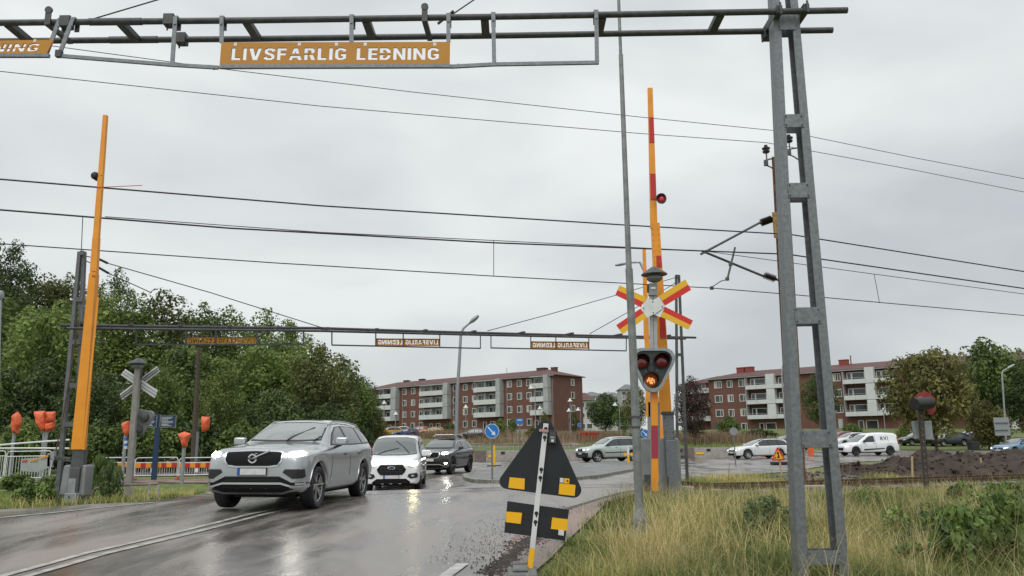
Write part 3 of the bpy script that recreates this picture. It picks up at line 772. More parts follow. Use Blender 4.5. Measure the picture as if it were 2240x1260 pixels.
# ---------------------------------------------------------------- near gantry across the road
YT, YF = 6.2, 6.53
def tubeP(mb, pts, Y, r, b=0.0): mb.tube([P(x, y, Y, b) for x, y in pts], r, 12); return mb
gan = thing('overhead_gantry', 'dark twin tube gantry across the picture top on a tall galvanised lattice mast', 'gantry', (P(1800, 1250, 6.37).x, 6.37, 0))
tubeP(MB(), [(-60, 51), (0, 50), (560, 44.5), (1130, 36), (1500, 29), (1853, 22.5)], YT, .028).build('beam_tube', steel_dark, gan, smooth=True)
tubeP(MB(), [(-60, 90), (0, 90), (560, 85), (1130, 77.5), (1500, 71), (1821, 66)], YF, .028).build('beam_tube', steel_dark, gan, smooth=True)
for x, y in ((15, 50), (262, 47.5), (538, 44.5), (800, 41), (1060, 37), (1318, 33), (1577, 27.5)):
    a = P(x, y, YT); b_ = Vector((a.x + .015, YF, a.z + (P(x, 0, 1).z * 0)))
    MB().bar((a.x, YT + .02, a.z), (a.x, YF - .02, a.z), .07, .05).build('cross_bar', steel_dark, gan)
# sleeves where tube lengths join
for x0, x1, y, Y in ((196, 310, 48, YT), (240, 345, 87.5, YF)):
    tubeP(MB(), [(x0, y), (x1, y - 1)], Y, .033).build('joint_sleeve', steel_dark, gan, smooth=True)
for x, y, Y in ((372, 46, YT), (398, 86, YF), (146, 50, YT)):
    m_ = MB(); a = P(x, y, Y); m_.box((a.x - .045, a.y - .045, a.z - .05), (a.x + .045, a.y + .045, a.z + .05)); m_.cyl(a + Vector((-.02, 0, -.09)), a + Vector((-.02, 0, .07)), .008, n=6); m_.cyl(a + Vector((.025, 0, -.07)), a + Vector((.025, 0, .07)), .008, n=6)
    m_.build('clamp', steel_dark, gan, bevel=.006)
for x, y in ((110, 45), (930, 38)):
    a = P(x, y, YT); m_ = MB()
    m_.bar((a.x, YT - .035, a.z + .08), (a.x, YT - .035, a.z - .06), .05, .012, up=(0, 1, 0))
    m_.bar((a.x, YT - .03, a.z - .05), (a.x + .01, YF - .02, a.z - .04), .045, .03)
    m_.cyl((a.x, YT - .045, a.z + .08), (a.x, YT - .025, a.z + .08), .032, n=14)
    m_.build('eye_plate', steel_dark, gan)
# mast
def leg(xa, ya, xb, yb, w, dep, Y, out, name='leg'):
    """channel section: web on the outer side, two flanges"""
    a, b_ = P(xa, ya, Y), P(xb, yb, Y); a.y = b_.y = Y; t = .012; m_ = MB()
    def prof(p, k):
        W = w * k; Dp = dep * k
        q = [(0, 0), (W, 0), (W, t), (t, t), (t, Dp - t), (W, Dp - t), (W, Dp), (0, Dp)]
        return [Vector((p.x + (-out) * x, p.y + y, p.z)) for x, y in q]
    v = prof(a, 1.0) + prof(b_, .82); n = 8
    m_.add(v, [(i, (i + 1) % n, n + (i + 1) % n, n + i) for i in range(n)] + [tuple(range(n))[::-1], tuple(range(n, 2 * n))])
    return m_.build(name, galv, gan)
MY = 6.27
leg(1754, 1400, 1682, -170, .078, .15, MY, -1)
leg(1872, 1400, 1730, -170, .078, .15, MY, 1)
def edge_x(y, side):  # photo x of the legs' inner edges
    return 1757 + (y + 0) * .0 if False else (1706 + (y - 20) * (1772 - 1706) / 1230 if side < 0 else 1731 + (y - 20) * (1838 - 1731) / 1230)
for y0, y1 in ((22, 66), (250, 279), (400, 433), (672, 709), (940, 980), (1204, 1236)):
    for dy, nm in ((-.008, 'batten_plate'), (.152, 'batten_plate')):
        a, b_ = P(edge_x((y0 + y1) / 2, -1) - 2, y1, MY), P(edge_x((y0 + y1) / 2, 1) + 4, y0, MY)
        dp = 1 if dy < 0 else .82 + .18 * (y0 / 1300)
        MB().box((a.x, MY + dy * dp - .0, a.z), (b_.x, MY + dy * dp + .007, b_.z)).build(nm, galv, gan, bevel=.002)
        if dy < 0 and y0 > 100:
            for bx in (a.x + .012, b_.x - .018):
                for bz in (a.z + .02, b_.z - .02): MB().cyl((bx, MY - .009, bz), (bx, MY - .016, bz), .007, n=6).build('bolt', steel_dark, gan)
# brackets that hold the tubes to the mast
for xa, ya, xb, yb in ((1706, 24, 1668, 84), (1765, 20, 1742, 55)):
    a, b_ = P(xa, ya, YT - .04), P(xb, yb, YF + .02)
    MB().bar((a.x, YT - .04, a.z + .02), (a.x, YF + .07, a.z + .02), .05, .07).cyl((a.x, YT - .06, a.z - .04), (a.x, YT - .06, a.z + .07), .01, n=6).build('bracket', steel_dark, gan)
a = P(1676, 75, YF); MB().box((a.x - .03, YF - .05, a.z - .05), (a.x + .05, YF + .05, a.z + .05)).cyl((a.x - .04, YF, a.z - .08), (a.x - .04, YF, a.z + .06), .009, n=6).build('clamp', steel_dark, gan, bevel=.005)

# hanging warning signs
def hanger(x0, y0, x1, y1, Y, par, mat_=galv):
    a, b_ = P(x0, y0, Y - .035), P(x1, y1, Y - .035); a.y = Y - .037; b_.y = Y - .037
    m_ = MB(); m_.bar(a, b_, .035, .012, up=(0, 1, 0)); m_.box((a.x - .02, a.y, a.z - .005), (a.x + .02, a.y + .08, a.z + .012)); m_.box((a.x - .02, a.y + .07, a.z - .09), (a.x + .02, a.y + .08, a.z)); m_.cyl((a.x, a.y - .014, a.z - .07), (a.x, a.y, a.z - .07), .011, n=8)
    return m_.build('hanger', mat_, par)
def rail(pts, Y, par, mat_=galv, r=.022):
    m_ = MB()
    for (xa, ya), (xb, yb) in zip(pts, pts[1:]):
        a, b_ = P(xa, ya, Y), P(xb, yb, Y); m_.bar(a, b_, r, .03)
    return m_.build('lower_rail', mat_, par)
s1 = thing('hanging_sign', 'orange stencil cut LIVSFARLIG LEDNING sign hanging complete in its frame from the near gantry', 'sign', P(732, 120, YT), group='hanging warning signs over the road')
YS = YT - .045
a, b_ = P(482, 143, YS), P(985, 92, YS); c_, d_ = P(482, 93, YS), P(985, 143, YS)
W = b_.x - a.x; Hh = (c_.z - a.z); ctr = (a + b_ + c_ + d_) / 4
me = stencil_panel('sign_panel', W, Hh, sign_yellow, 'LIVSFARLIG LEDNING', frac_w=.905, frac_h=.53, x_off=.0, yo=-.003)
o = link('sign_panel', me, s1, ctr - s1.location + Vector((0, 0, .0))); o.rotation_euler = (0, -math.atan2(b_.z - c_.z, W), 0)
for x in (515, 655, 736, 799, 951):
    PX(x - 3.5, 93, x + 3.5, 100, YS - .008, .012).build('clip', white_p, s1)
for x, y in ((485, 37), (769, 34), (981, 31), (1079, 29), (1304, 24)): hanger(x, y, x + (2 if x > 1000 else 0), {485: 94, 769: 92, 981: 92, 1079: 139, 1304: 136}[x], YT, s1)
hanger(384, 37, 377, 141, YT, s1)
hanger(160, 40, 130, 120, YT, s1)
rail([(128, 122), (376, 142), (478, 148)], YT - .035, s1)
rail([(481, 146.5), (986, 145)], YS, s1, r=.03)
rail([(986, 146), (1080, 141), (1310, 137)], YT - .035, s1)
for x, y in ((150, 124), (468, 149), (768, 146), (876, 146), (1003, 144)): 
    a = P(x, y, YT - .03); MB().cyl(a + Vector((0, 0, -.012)), a + Vector((0, 0, .014)), .012, n=8).build('bolt', steel_dark, s1)
m_ = MB(); a = P(128, 118, YT - .04); m_.box(a - Vector((.02, .02, .03)), a + Vector((.03, .02, .03)))
m_.build('wire_tie', steel_dark, s1)
s2 = thing('hanging_sign', 'orange stencil cut sign cropped by the left picture edge, only NING visible', 'sign', P(40, 100, YT), group='hanging warning signs over the road')
a, b_ = P(-392, 120, YS), P(108, 120, YS); t_ = P(-140, 86, YS)
me = stencil_panel('sign_panel', b_.x - a.x, .137 * 1.0, sign_yellow, 'LIVSFARLIG LEDNING', frac_w=.90, frac_h=.53)
me2 = me
o = link('sign_panel', me2, s2, Vector(((a.x + b_.x) / 2, YS, (P(50, 122, YS).z + P(50, 87, YS).z) / 2)) - s2.location)
sh = Matrix.Identity(4); sh[0][2] = .32
me2.transform(sh)                      # this frame hangs askew
rail([(-60, 122), (108, 122)], YS, s2, r=.03)
hanger(131, 42, 101, 121, YT, s2)
PX(73, 86, 79, 92, YS - .008, .012).build('clip', white_p, s2)

# guy wires up to the right from the near gantry
w = tubeP(MB(), [(980, 38), (1036, 0), (1130, -60)], YT, .006).build('guy_wire', wire_m)
tag(w, 'short dark guy wire rising from the near gantry above the word LEDNING', 'wire')
a, b_ = P(958, 52, YT), P(992, 24, YT); w2 = MB().cyl(a, b_, .012, n=8).build('turnbuckle', wire_m, w)
w = tubeP(MB(), [(205, 41), (343, 0), (500, -46)], YT, .006).build('guy_wire', wire_m)
tag(w, 'dark guy wire rising from the left part of the near gantry', 'wire')

# ---------------------------------------------------------------- far gantry, seen from behind
gb = .53; GY = 22.7                       # plane Y = GY + gb X
fg = thing('overhead_gantry', 'far dark gantry beyond the crossing carried by two lattice masts with mirrored signs', 'gantry', (P(150, 1100, GY - .2, gb).x, P(150, 1100, GY - .2, gb).y, 0))
tubeP(MB(), [(132, 711.5), (400, 715), (700, 718), (1000, 727), (1300, 734.5), (1522, 738.5)], GY, .036, gb).build('beam_tube', steel_dark, fg, smooth=True)
tubeP(MB(), [(145, 718), (400, 721), (700, 724), (1000, 731.5), (1300, 738), (1500, 741)], GY - .7, .03, gb).build('beam_tube', steel_dark, fg, smooth=True)
for x in range(180, 1480, 105):
    a = P(x, 713 + (x - 132) * .0195 , GY, gb); n_ = Vector((gb, -1, 0)).normalized()
    MB().bar(a, a + n_ * .6, .09, .05).build('cross_bar', steel_dark, fg)
mast_m = mat('dull_grey_mast', (.17, .18, .185), .6, .3, c2=(.11, .12, .125), scale=9)
for (xa, ya, xb, yb, dd) in ((175, 551, 124, 1104, -.25), (184, 551, 163, 1104, .15), (1479, 602, 1482, 1070, .0), (1485, 602, 1504, 1062, .0)):
    a, b_ = P(xa, ya, GY - .2, gb), P(xb, yb, GY - .2, gb); b_.z = max(b_.z, -.3)
    MB().bar(b_, a, .085 if xa != 184 else .07, .09, up=(0, 1, 0), w2=.075, d2=.09).build('leg', mast_m if xa < 200 else grey_dark, fg)
for (xl0, xl1, xr0, xr1, y0, y1, ys) in ((175, 124, 184, 163, 551, 1104, (553, 655, 748, 843, 928, 1085)), (1479, 1482, 1485, 1504, 602, 1062, (604, 700, 776, 850, 928, 1000))):
    for y in ys:
        t = (y - y0) / (y1 - y0); xa = xl0 + (xl1 - xl0) * t; xb = xr0 + (xr1 - xr0) * t
        MB().bar(P(xa, y, GY - .28, gb), P(xb, y, GY - .28, gb), .10, .02, up=(0, 1, 0)).build('batten_plate', mast_m if xa < 200 else grey_dark, fg)
mm_ = stencil_panel('sign_panel', 2.05, .275, sign_yellow, 'LIVSFARLIG LEDNING', frac_w=.93, frac_h=.6)
ang = math.atan2(gb, 1)
for (x0, x1, yt, yb, hx, lab) in ((407, 563, 738, 753.5, (298, 407, 472, 562, 664), 'mirrored orange sign on the far gantry hanging in front of the roadside trees'),
                               (822, 963, 740.5, 757, (726, 822, 882, 962, 1051), 'mirrored orange sign hanging from the middle of the far gantry against the sky'),
                               (1161, 1289, 747, 763, (1074, 1161, 1216, 1288, 1370), 'rightmost mirrored orange sign of the far gantry hanging against the sky')):
    a, b_ = P(x0, yb, GY - .02, gb), P(x1, yb, GY - .02, gb); t_ = P(x0, yt, GY - .02, gb); t2 = P(x1, yt, GY - .02, gb)
    c_ = (a + b_ + t_ + t2) / 4; W = (b_ - a).length
    e_ = thing('hanging_sign', lab, 'sign', c_, math.atan2(b_.y - a.y, b_.x - a.x) + math.pi, group='hanging warning signs over the road')
    q = link('sign_panel', mm_, e_); q.scale = (W / 2.05, 1, (t_.z - a.z) / .275); q.rotation_euler = (0, math.atan2(b_.z - a.z, (b_.xy - a.xy).length), 0)
    sl = (P(x1, 0, 10).z * 0); top = lambda x: 713 + (x - 132) * .0195
    dk = steel_dark if x0 > 700 else steel_dark
    yl = lambda x: yb + (x - x0) * (.022 if x0 > 700 else .0)
    for x in hx: MB().bar(P(x, top(x), GY - .03, gb), P(x, yl(x), GY - .03, gb), .03, .03, up=(0, 1, 0)).build('hanger', dk, e_)
    MB().bar(P(hx[0], yl(hx[0]), GY - .05, gb), P(hx[-1], yl(hx[-1]), GY - .05, gb), .035, .035).build('lower_rail', dk, e_)
    MB().bar(P(x0, yt, GY - .05, gb), P(x1, yt + (.02 * (x1 - x0) if x0 > 700 else 0), GY - .05, gb), .012, .012).build('upper_rail', dk, e_)
# stays of the far gantry
for pts, lab in (([(186, 560), (215, 566), (236, 576), (460, 640), (705, 717)], 'thin stay from the left far mast top down to the far gantry beam'),
                 ([(186, 570), (200, 576), (238, 598), (330, 640)], 'shorter second stay leaving the left far mast just below its top'),
                 ([(1066, 724), (1200, 688), (1350, 645), (1478, 607)], 'thin stay rising from the far gantry beam behind the striped crossbuck'),
                 ([(1290, 730), (1400, 668), (1478, 618)], 'steeper short stay at the right end of the far gantry beam')):
    w = tubeP(MB(), pts, GY - .1, .011, gb).build('stay_wire', wire_m); tag(w, lab, 'wire')
    for (xa, ya), (xb, yb) in ([(pts[1], pts[2])] if len(pts) > 4 or pts[0][0] == 186 else []): tubeP(MB(), [(xa, ya), (xb, yb)], GY - .1, .028, gb).build('strainer', wire_m, w)
PX(704, 713, 711, 725, GY + .2 + .53 * -3, .1)
# thin brown guy of the left mast
w = tubeP(MB(), [(172, 700), (140, 900), (115, 1020)], GY - .3, .012, gb).build('guy_wire', rail_rust); tag(w, 'slanting rusty guy wire left of the left far mast', 'wire')

# ---------------------------------------------------------------- overhead line
tb = .3
def wire(pts, r, label, b=tb, Y=20.0, group='overhead line wires'):
    # smooth through the points, a little sag included in them
    o = tubeP(MB(), pts, Y, r, b).build('overhead_wire', wire_m)
    return tag(o, label, 'wire', group)
wire([(-80, 112), (110, 100), (480, 150), (900, 201), (1400, 256), (1727, 289)], .011, 'uppermost thin wire crossing below the near gantry to the mast insulator', Y=23.2)
wire([(1727, 289), (2000, 345), (2320, 406)], .011, 'uppermost thin wire running from the mast insulator out of the picture on the right', Y=23.2)
wire([(-80, 149), (0, 156), (700, 232), (1400, 292), (1676, 312)], .011, 'second thin wire from the top, ending at the left mast insulator', Y=23.2)
wire([(1676, 312), (1990, 370), (2320, 436)], .011, 'second thin wire from the top, right of the mast', Y=23.2)
wire([(-80, 386), (0, 392), (700, 450), (1380, 493), (1730, 513)], .019, 'thick dark wire between the barrier tops, left of the rusty mast')
wire([(1730, 513), (2240, 594), (2330, 609)], .019, 'thick dark wire right of the rusty mast, uppermost of the thick ones')
wire([(-80, 452), (0, 459), (500, 499), (1080, 531), (1540, 549), (1722, 556)], .02, 'messenger wire above the contact wire, left of the rusty mast')
wire([(1722, 556), (2240, 631), (2330, 645)], .02, 'messenger wire right of the rusty mast')
wire([(230, 474), (700, 508), (1080, 526), (1540, 549), (1900, 598), (2330, 655)], .010, 'thin wire running tight along the messenger wire')
wire([(-80, 526), (0, 533), (600, 575), (1080, 604), (1556, 630), (1740, 645), (2240, 690), (2330, 699)], .013, 'contact wire, lowest of the wires above the crossing')
for (x0, y0, x1, y1), lab in (((181, 474, 178, 548), 'left dropper, hanging in front of the roadside trees'), ((1080, 527, 1080, 603), 'middle dropper between messenger and contact wire'), ((1912, 599, 1924, 663), 'right dropper near the right picture edge')):
    w = tubeP(MB(), [(x0, y0), (x1, y1)], 20, .009, tb).build('dropper', wire_m); tag(w, lab, 'dropper', 'droppers of the overhead line')

# rusty catenary mast and its arm
cY = 22.9; b0 = P(1738, 1068, cY); 
cmx = thing('catenary_mast', 'slim rusty yellow lattice mast just left of the galvanised gantry mast', 'mast', (b0.x, cY, gz(b0.x, cY)))
top = P(1698, 336, cY); bot = P(1738, 1075, cY)
for dx, dy in ((0, 0), (.30, 0), (0, .3), (.30, .3)):
    MB().bar(bot + Vector((dx, dy, 0)), top + Vector((dx, dy, 0)), .07, .07, up=(0, 1, 0)).build('leg', rust if (dx, dy) != (0, 0) else old_yellow, cmx)
m_ = MB(); n = 22
for i in range(n):
    a, b_ = bot.lerp(top, i / n), bot.lerp(top, (i + 1) / n)
    o1, o2 = (0, .3) if i % 2 else (.3, 0)
    m_.bar(a + Vector((o1, -.03, 0)), b_ + Vector((o2, -.03, 0)), .045, .012, up=(0, 1, 0)); m_.bar(a + Vector((-.03, o1, 0)), b_ + Vector((-.03, o2, 0)), .012, .045, up=(0, 1, 0))
m_.build('lacing', rust, cmx)
for y0, y1 in ((464, 520), (590, 606), (710, 725)): PX(1694 + (y0 - 464) * .085, y0, 1703 + (y0 - 464) * .085, y1, cY - .08, .04).build('plate', old_yellow, cmx)
insul = mat('dark_insulator', (.035, .022, .018), .2, coat=.3)
for x, y, lab in ((1676, 320, 'brown pin insulator on a bent bracket left of the rusty mast top'), (1726, 297, 'brown pin insulator seen through the gap of the galvanised mast')):
    c_ = P(x, y + 12, 23.2); e_ = thing('insulator', lab, 'insulator', c_, group='insulators of the thin upper wires')
    MB().lathe([(.0, .22), (.05, .22), (.06, .17), (.05, .15), (.13, .12), (.12, .08), (.06, .07), (.055, .04), (.12, .01), (.10, -.03), (.05, -.05), (0, -.05)], n=16).build('body', insul, e_, world=False, smooth=True)
    m_ = MB(); m_.tube([(0, 0, -.05), (0, 0, -.22), (-.04, 0, -.35), (-.02, 0, -.45)], .022); m_.tube([(-.02, 0, -.28), (.1, 0, -.24), (.32, 0, -.22)], .025); m_.tube([(-.02, 0, -.45), (.12, 0, -.52), (.32, 0, -.68)], .022)
    m_.box((-.09, -.05, -.46), (.02, .05, -.28)); m_.build('bracket', grey_dark, e_, world=False)
ca = thing('cantilever_arm', 'dark jointed tube arm with two ribbed insulators reaching left from the rusty mast', 'catenary arm', P(1700, 545, cY))
Yc = 21.6
m_ = MB(); m_.tube([P(1668, 484, cY), P(1533, 556, 20.6, tb)], .035); m_.build('top_tube', grey_dark, ca, smooth=True)
m_ = MB(); m_.tube([P(1536, 549, 20.6, tb), P(1672, 605, cY)], .038); m_.build('bottom_tube', grey_dark, ca, smooth=True)
for (xa, ya, xb, yb) in ((1663, 488, 1690, 478), (1670, 601, 1698, 611)):
    a, b_ = P(xa, ya, cY), P(xb, yb, cY); ax = (b_ - a); L_ = ax.length; M = Matrix.Translation(a) @ ax.to_track_quat('Z', 'Y').to_matrix().to_4x4()
    prof = [(.0, 0), (.05, 0)]
    for k in range(9): z = L_ * (.06 + k * .098); prof += [(.06, z), (.12, z + L_ * .03), (.06, z + L_ * .06)]
    prof += [(.05, L_), (0, L_)]
    MB().lathe(prof, M, 16).build('ribbed_insulator', insul, ca, smooth=True)
    MB().tube([b_, P(xb + 8, yb + 3, cY), P(xb + 12, yb + 8, cY)], .035).build('joint', grey_dark, ca)
Yr = 20.4
m_ = MB(); m_.tube([P(1608, 541, Yr, tb), P(1591, 611, Yr, tb)], .03); m_.tube([P(1591, 611, Yr, tb), P(1577, 615, Yr, tb), P(1557, 628, Yr, tb), P(1555, 632, Yr, tb)], .014); m_.build('steady_arm', grey_dark, ca, smooth=True)
for x, y in ((1545, 551), (1598, 578), (1591, 610), (1557, 630)):
    a = P(x, y, Yr, tb); MB().box(a - Vector((.05, .04, .05)), a + Vector((.05, .04, .05))).build('clamp', grey_dark, ca, bevel=.01)

# ---------------------------------------------------------------- lamp posts
def lathe_pole(name, segs, m, par=None, n=16):
    """segs: list of (point, radius)"""
    mb = MB()
    for (a, ra), (b_, rb) in zip(segs, segs[1:]):
        if (Vector(a) - Vector(b_)).length > 1e-4: mb.cyl(a, b_, ra, rb, n)
    return mb.build(name, m, par, smooth=True)
LY = 9.9
lp = thing('lamp_post', 'tall slim stepped grey pole standing in the grass left of the crossing signal', 'pole', (P(1400, 1190, LY).x, LY, 0))
def pc(x, y): return P(x, y, LY)
pole_m = mat('mottled_grey_pole', (.25, .26, .25), .5, .15, c2=(.15, .16, .155), scale=11, bump=.1)
def px_r(wpx, y): return wpx / 2 / 1700 * LY * .98
lathe_pole('pole', [(pc(1398.5, 1112), px_r(19, 0)), (pc(1384, 755), px_r(18, 0)), (pc(1376, 588), px_r(17, 0))], pole_m, lp)
lathe_pole('pole', [(pc(1376, 592), px_r(13.5, 0)), (pc(1358, 120), px_r(10.5, 0))], pole_m, lp)
lathe_pole('pole', [(pc(1358, 124), px_r(8, 0)), (pc(1351, -60), px_r(7.5, 0)), (pc(1342, -300), px_r(6, 0))], pole_m, lp)
lathe_pole('base_sleeve', [(Vector((P(1403, 1200, LY).x, LY, -.05)), px_r(33, 0)), (pc(1400, 1135), px_r(32, 0)), (pc(1399, 1110), px_r(19, 0))], mat('sleeve', (.22, .235, .23), .5, c2=(.16, .17, .165), scale=5, bump=.1), lp, n=8)
for y in (912, 934):
    a = pc(1391, y); MB().cyl(a + Vector((0, 0, -.012)), a + Vector((0, 0, .012)), .062, n=14).box((a.x - .075, a.y - .02, a.z - .015), (a.x - .05, a.y + .02, a.z + .015)).build('strap', grey_dark, lp)
def park_lamp(x, ytop, ybot, D, label, style='cone', h_px=None, arm=0, group='small park lamps on thin poles'):
    a, b_ = P(x, ybot, D), P(x, ytop, D); base = gz(a.x, D)
    e_ = thing('park_lamp', label, 'lamp', (a.x, D, base), group=group)
    s_ = D / 1700
    lathe_pole('pole', [((a.x, D, base), .055), ((a.x, D, b_.z), .045)], galv_light, e_, 8)
    if style == 'cone':
        m_ = MB(); M = Matrix.Translation((a.x + arm * s_, D, b_.z - 4 * s_))
        m_.lathe([(0, 5 * s_), (1.2 * s_, 5 * s_), (1.5 * s_, 3 * s_), (5.5 * s_, -1.5 * s_), (5.5 * s_, -2.2 * s_), (0, -2.0 * s_)], M, 14); m_.build('shade', white_p, e_, smooth=50)
        if arm: MB().cyl((a.x, D, b_.z + .5 * s_), (a.x + arm * s_, D, b_.z + .5 * s_), .03, n=6).build('arm', galv_light, e_)
    return e_
for args in (((839), 877, 950, 120, 'park lamp beside the trees at the left end of the brick building'),
             ((865), 907 - 6, 950, 125, 'short park lamp above the yellow parked car'),
             ((1019), 886, 948, 130, 'park lamp standing before the middle balcony bay of the brick building'),
             ((1182), 889, 948, 118, 'park lamp close to the tip of the black triangle'),
             ((1249), 872, 955, 112, 'park lamp with its cone shade before the blank gable wall, nearest the corner'),
             ((1246), 894, 955, 126, 'lower park lamp overlapping its taller neighbour before the gable wall')):
    park_lamp(*args)
park_lamp(1271, 892, 948, 125, 'park lamp just right of the gable wall with its shade pointing left', arm=-5)
park_lamp(1357, 881, 953, 120, 'park lamp with its shade pointing left, left of the tall grey pole', arm=-9)
park_lamp(1172, 844, 948, 118, 'taller park lamp with twin shades before the last balcony bay', arm=-9)
e_ = park_lamp(1480, 856, 948, 110, 'park lamp seen just left of the right far mast legs')
park_lamp(1493, 858, 948, 110, 'park lamp seen between the right far mast legs')
park_lamp(1507, 893, 950, 108, 'low park lamp in front of the dark red tree')
park_lamp(1937, 893, 945, 105, 'park lamp before the white balconies right of the steel mast')
def street_lamp(pts, D, head, label, r0=.09, hr=(1.2, .3), group='street lamps'):
    P3 = [P(x, y, D) for x, y in pts]; P3[0].z = gz(P3[0].x, D)
    e_ = thing('street_lamp', label, 'street lamp', P3[0], group=group)
    n = len(P3); MB().tube(P3, [r0 * (1 - .5 * i / (n - 1)) for i in range(n)], 10).build('pole', galv_light, e_, smooth=True)
    h = P(*head, D); d_ = (P3[-1] - P3[-2]).normalized()
    M = Matrix.Translation(P3[-1] + d_ * hr[0] * .45) @ d_.to_track_quat('X', 'Z').to_matrix().to_4x4()
    m_ = MB(); m_.lathe([(0, -hr[0] / 2), (hr[1] * .5, -hr[0] * .45), (hr[1], -hr[0] * .1), (hr[1] * .95, hr[0] * .25), (hr[1] * .5, hr[0] * .48), (0, hr[0] / 2)], M @ Matrix.Rotation(R(90), 4, 'Y') @ Matrix.Diagonal((.55, 1, 1, 1)), 14)
    m_.build('lamp_head', galv_light, e_, smooth=True); return e_
street_lamp([(997, 962), (1000, 860), (1004, 805), (1008, 730), (1014, 718), (1027, 707)], 78, (1035, 703), 'tall street lamp standing before the brick building, its head above the far gantry', r0=.2, hr=(1.3, .40))
street_lamp([(2200, 975), (2197, 900), (2192, 820), (2194, 811), (2203, 806)], 78, (2212, 806), 'street lamp by the trees near the right picture edge', r0=.1, hr=(.95, .2))
street_lamp([(1724, 985), (1716, 900), (1710, 820), (1712, 800), (1718, 790)], 84, (1720, 786), 'thin curved street lamp standing just left of the steel mast', r0=.11, hr=(.9, .2))
street_lamp([(1420, 990), (1416, 700), (1412, 600), (1400, 574), (1384, 574), (1372, 576)], 46, (1360, 578), 'flat headed street lamp with its arm behind the tall grey pole', r0=.1, hr=(.8, .16))
street_lamp([(-4, 1010), (-2, 760), (0, 700), (2, 655)], 40, (3, 645), 'lamp pole cut off by the left picture edge', r0=.09, hr=(.5, .2))
w = thing('wooden_pole', 'bare brown wooden pole among the roadside trees', 'pole', (P(424, 900, 43).x, 43, gz(P(424, 900, 43).x, 43)))
a = P(424, 1000, 43); a.z = gz(a.x, 43) - .2; lathe_pole('shaft', [(a, .16), (P(435, 760, 43), .11)], bark, w, 10)

# ---------------------------------------------------------------- vehicles
def interp(keys, s):
    if s <= keys[0][0]: return keys[0][1]
    for (a, va), (b_, vb) in zip(keys, keys[1:]):
        if s <= b_: return va + (vb - va) * (s - a) / (b_ - a)
    return keys[-1][1]
def paint_mat(name, c, metal, rough=.28, coat=1.0):
    m = mat(name, c, rough, metal, coat=coat)
    return m
def body_mesh(sp, pm, lvl):
    L, R_ = sp['L'], sp['R'] + .065
    S = set(k[0] for key in ('top', 'sh', 'w', 'wt') for k in sp[key])
    S |= set(np.linspace(0, L, 26).round(3))
    for ax in (sp['axf'], sp['axr']):
        S = set(s for s in S if not (ax - R_ * 1.08 < s < ax + R_ * 1.08))
        for k in (-1.02, -1.0, -.95, -.82, -.6, -.3, 0, .3, .6, .82, .95, 1.0, 1.02): S.add(round(ax + k * R_, 4))
    S = sorted(s for s in S if 0 <= s <= L)
    out = [S[0]]
    for s in S[1:]:
        if s - out[-1] > .012: out.append(s)
    S = out; rings = []
    for s in S:
        zb = interp(sp['bot'], s)
        for ax in (sp['axf'], sp['axr']):
            d = abs(s - ax)
            if d < R_ * 1.001: zb = max(zb, sp['R'] + math.sqrt(max(0, R_ * R_ - d * d)))
        zt, zs, w, wt_ = (interp(sp[k], s) for k in ('top', 'sh', 'w', 'wt'))
        zs = max(zs, zb + .06); zt = max(zt, zs + .01)
        wt_ = min(wt_, w * .97)
        g_ = zt - zs
        pts = [(0, zb), (.7 * w, zb), (.955 * w, zb + .012), (.985 * w, zb + .30 * (zs - zb)), (w, zb + .62 * (zs - zb)), (.985 * w, zb + .9 * (zs - zb)), (.945 * w, zs),
               (.945 * w + (wt_ - .945 * w) * .5, zs + g_ * .52), (wt_ + .02, zs + g_ * .86), (wt_ * .9, zs + g_ * .975), (.5 * wt_, zt + .012), (0, zt + .018)]
        rings.append([(x, s, z) for x, z in pts] + [(-x, s, z) for x, z in pts[-2:0:-1]])
    n = len(rings[0]); mb = MB()
    vs = [v for r in rings for v in r]; fs = []; mi = []
    for i in range(len(rings) - 1):
        for k in range(n):
            fs.append((i * n + k, i * n + (k + 1) % n, (i + 1) * n + (k + 1) % n, (i + 1) * n + k))
            mi.append(1 if k in (0, 1, n - 1, n - 2) else 0)
    h = n // 2
    for base, rev in ((0, True), ((len(rings) - 1) * n, False)):
        for k in range(h):
            a, b_, c_, d_ = base + k, base + k + 1, base + (n - k - 1) % n, base + (n - k) % n
            q = (a, b_, c_, d_) if k else (base, base + 1, base + n - 1)
            if k == h - 1: q = (a, b_, d_)
            fs.append(q[::-1] if not rev else q); mi.append(0)
    mb.add(vs, fs); mb.mi = mi
    return mb, [pm, under_m]
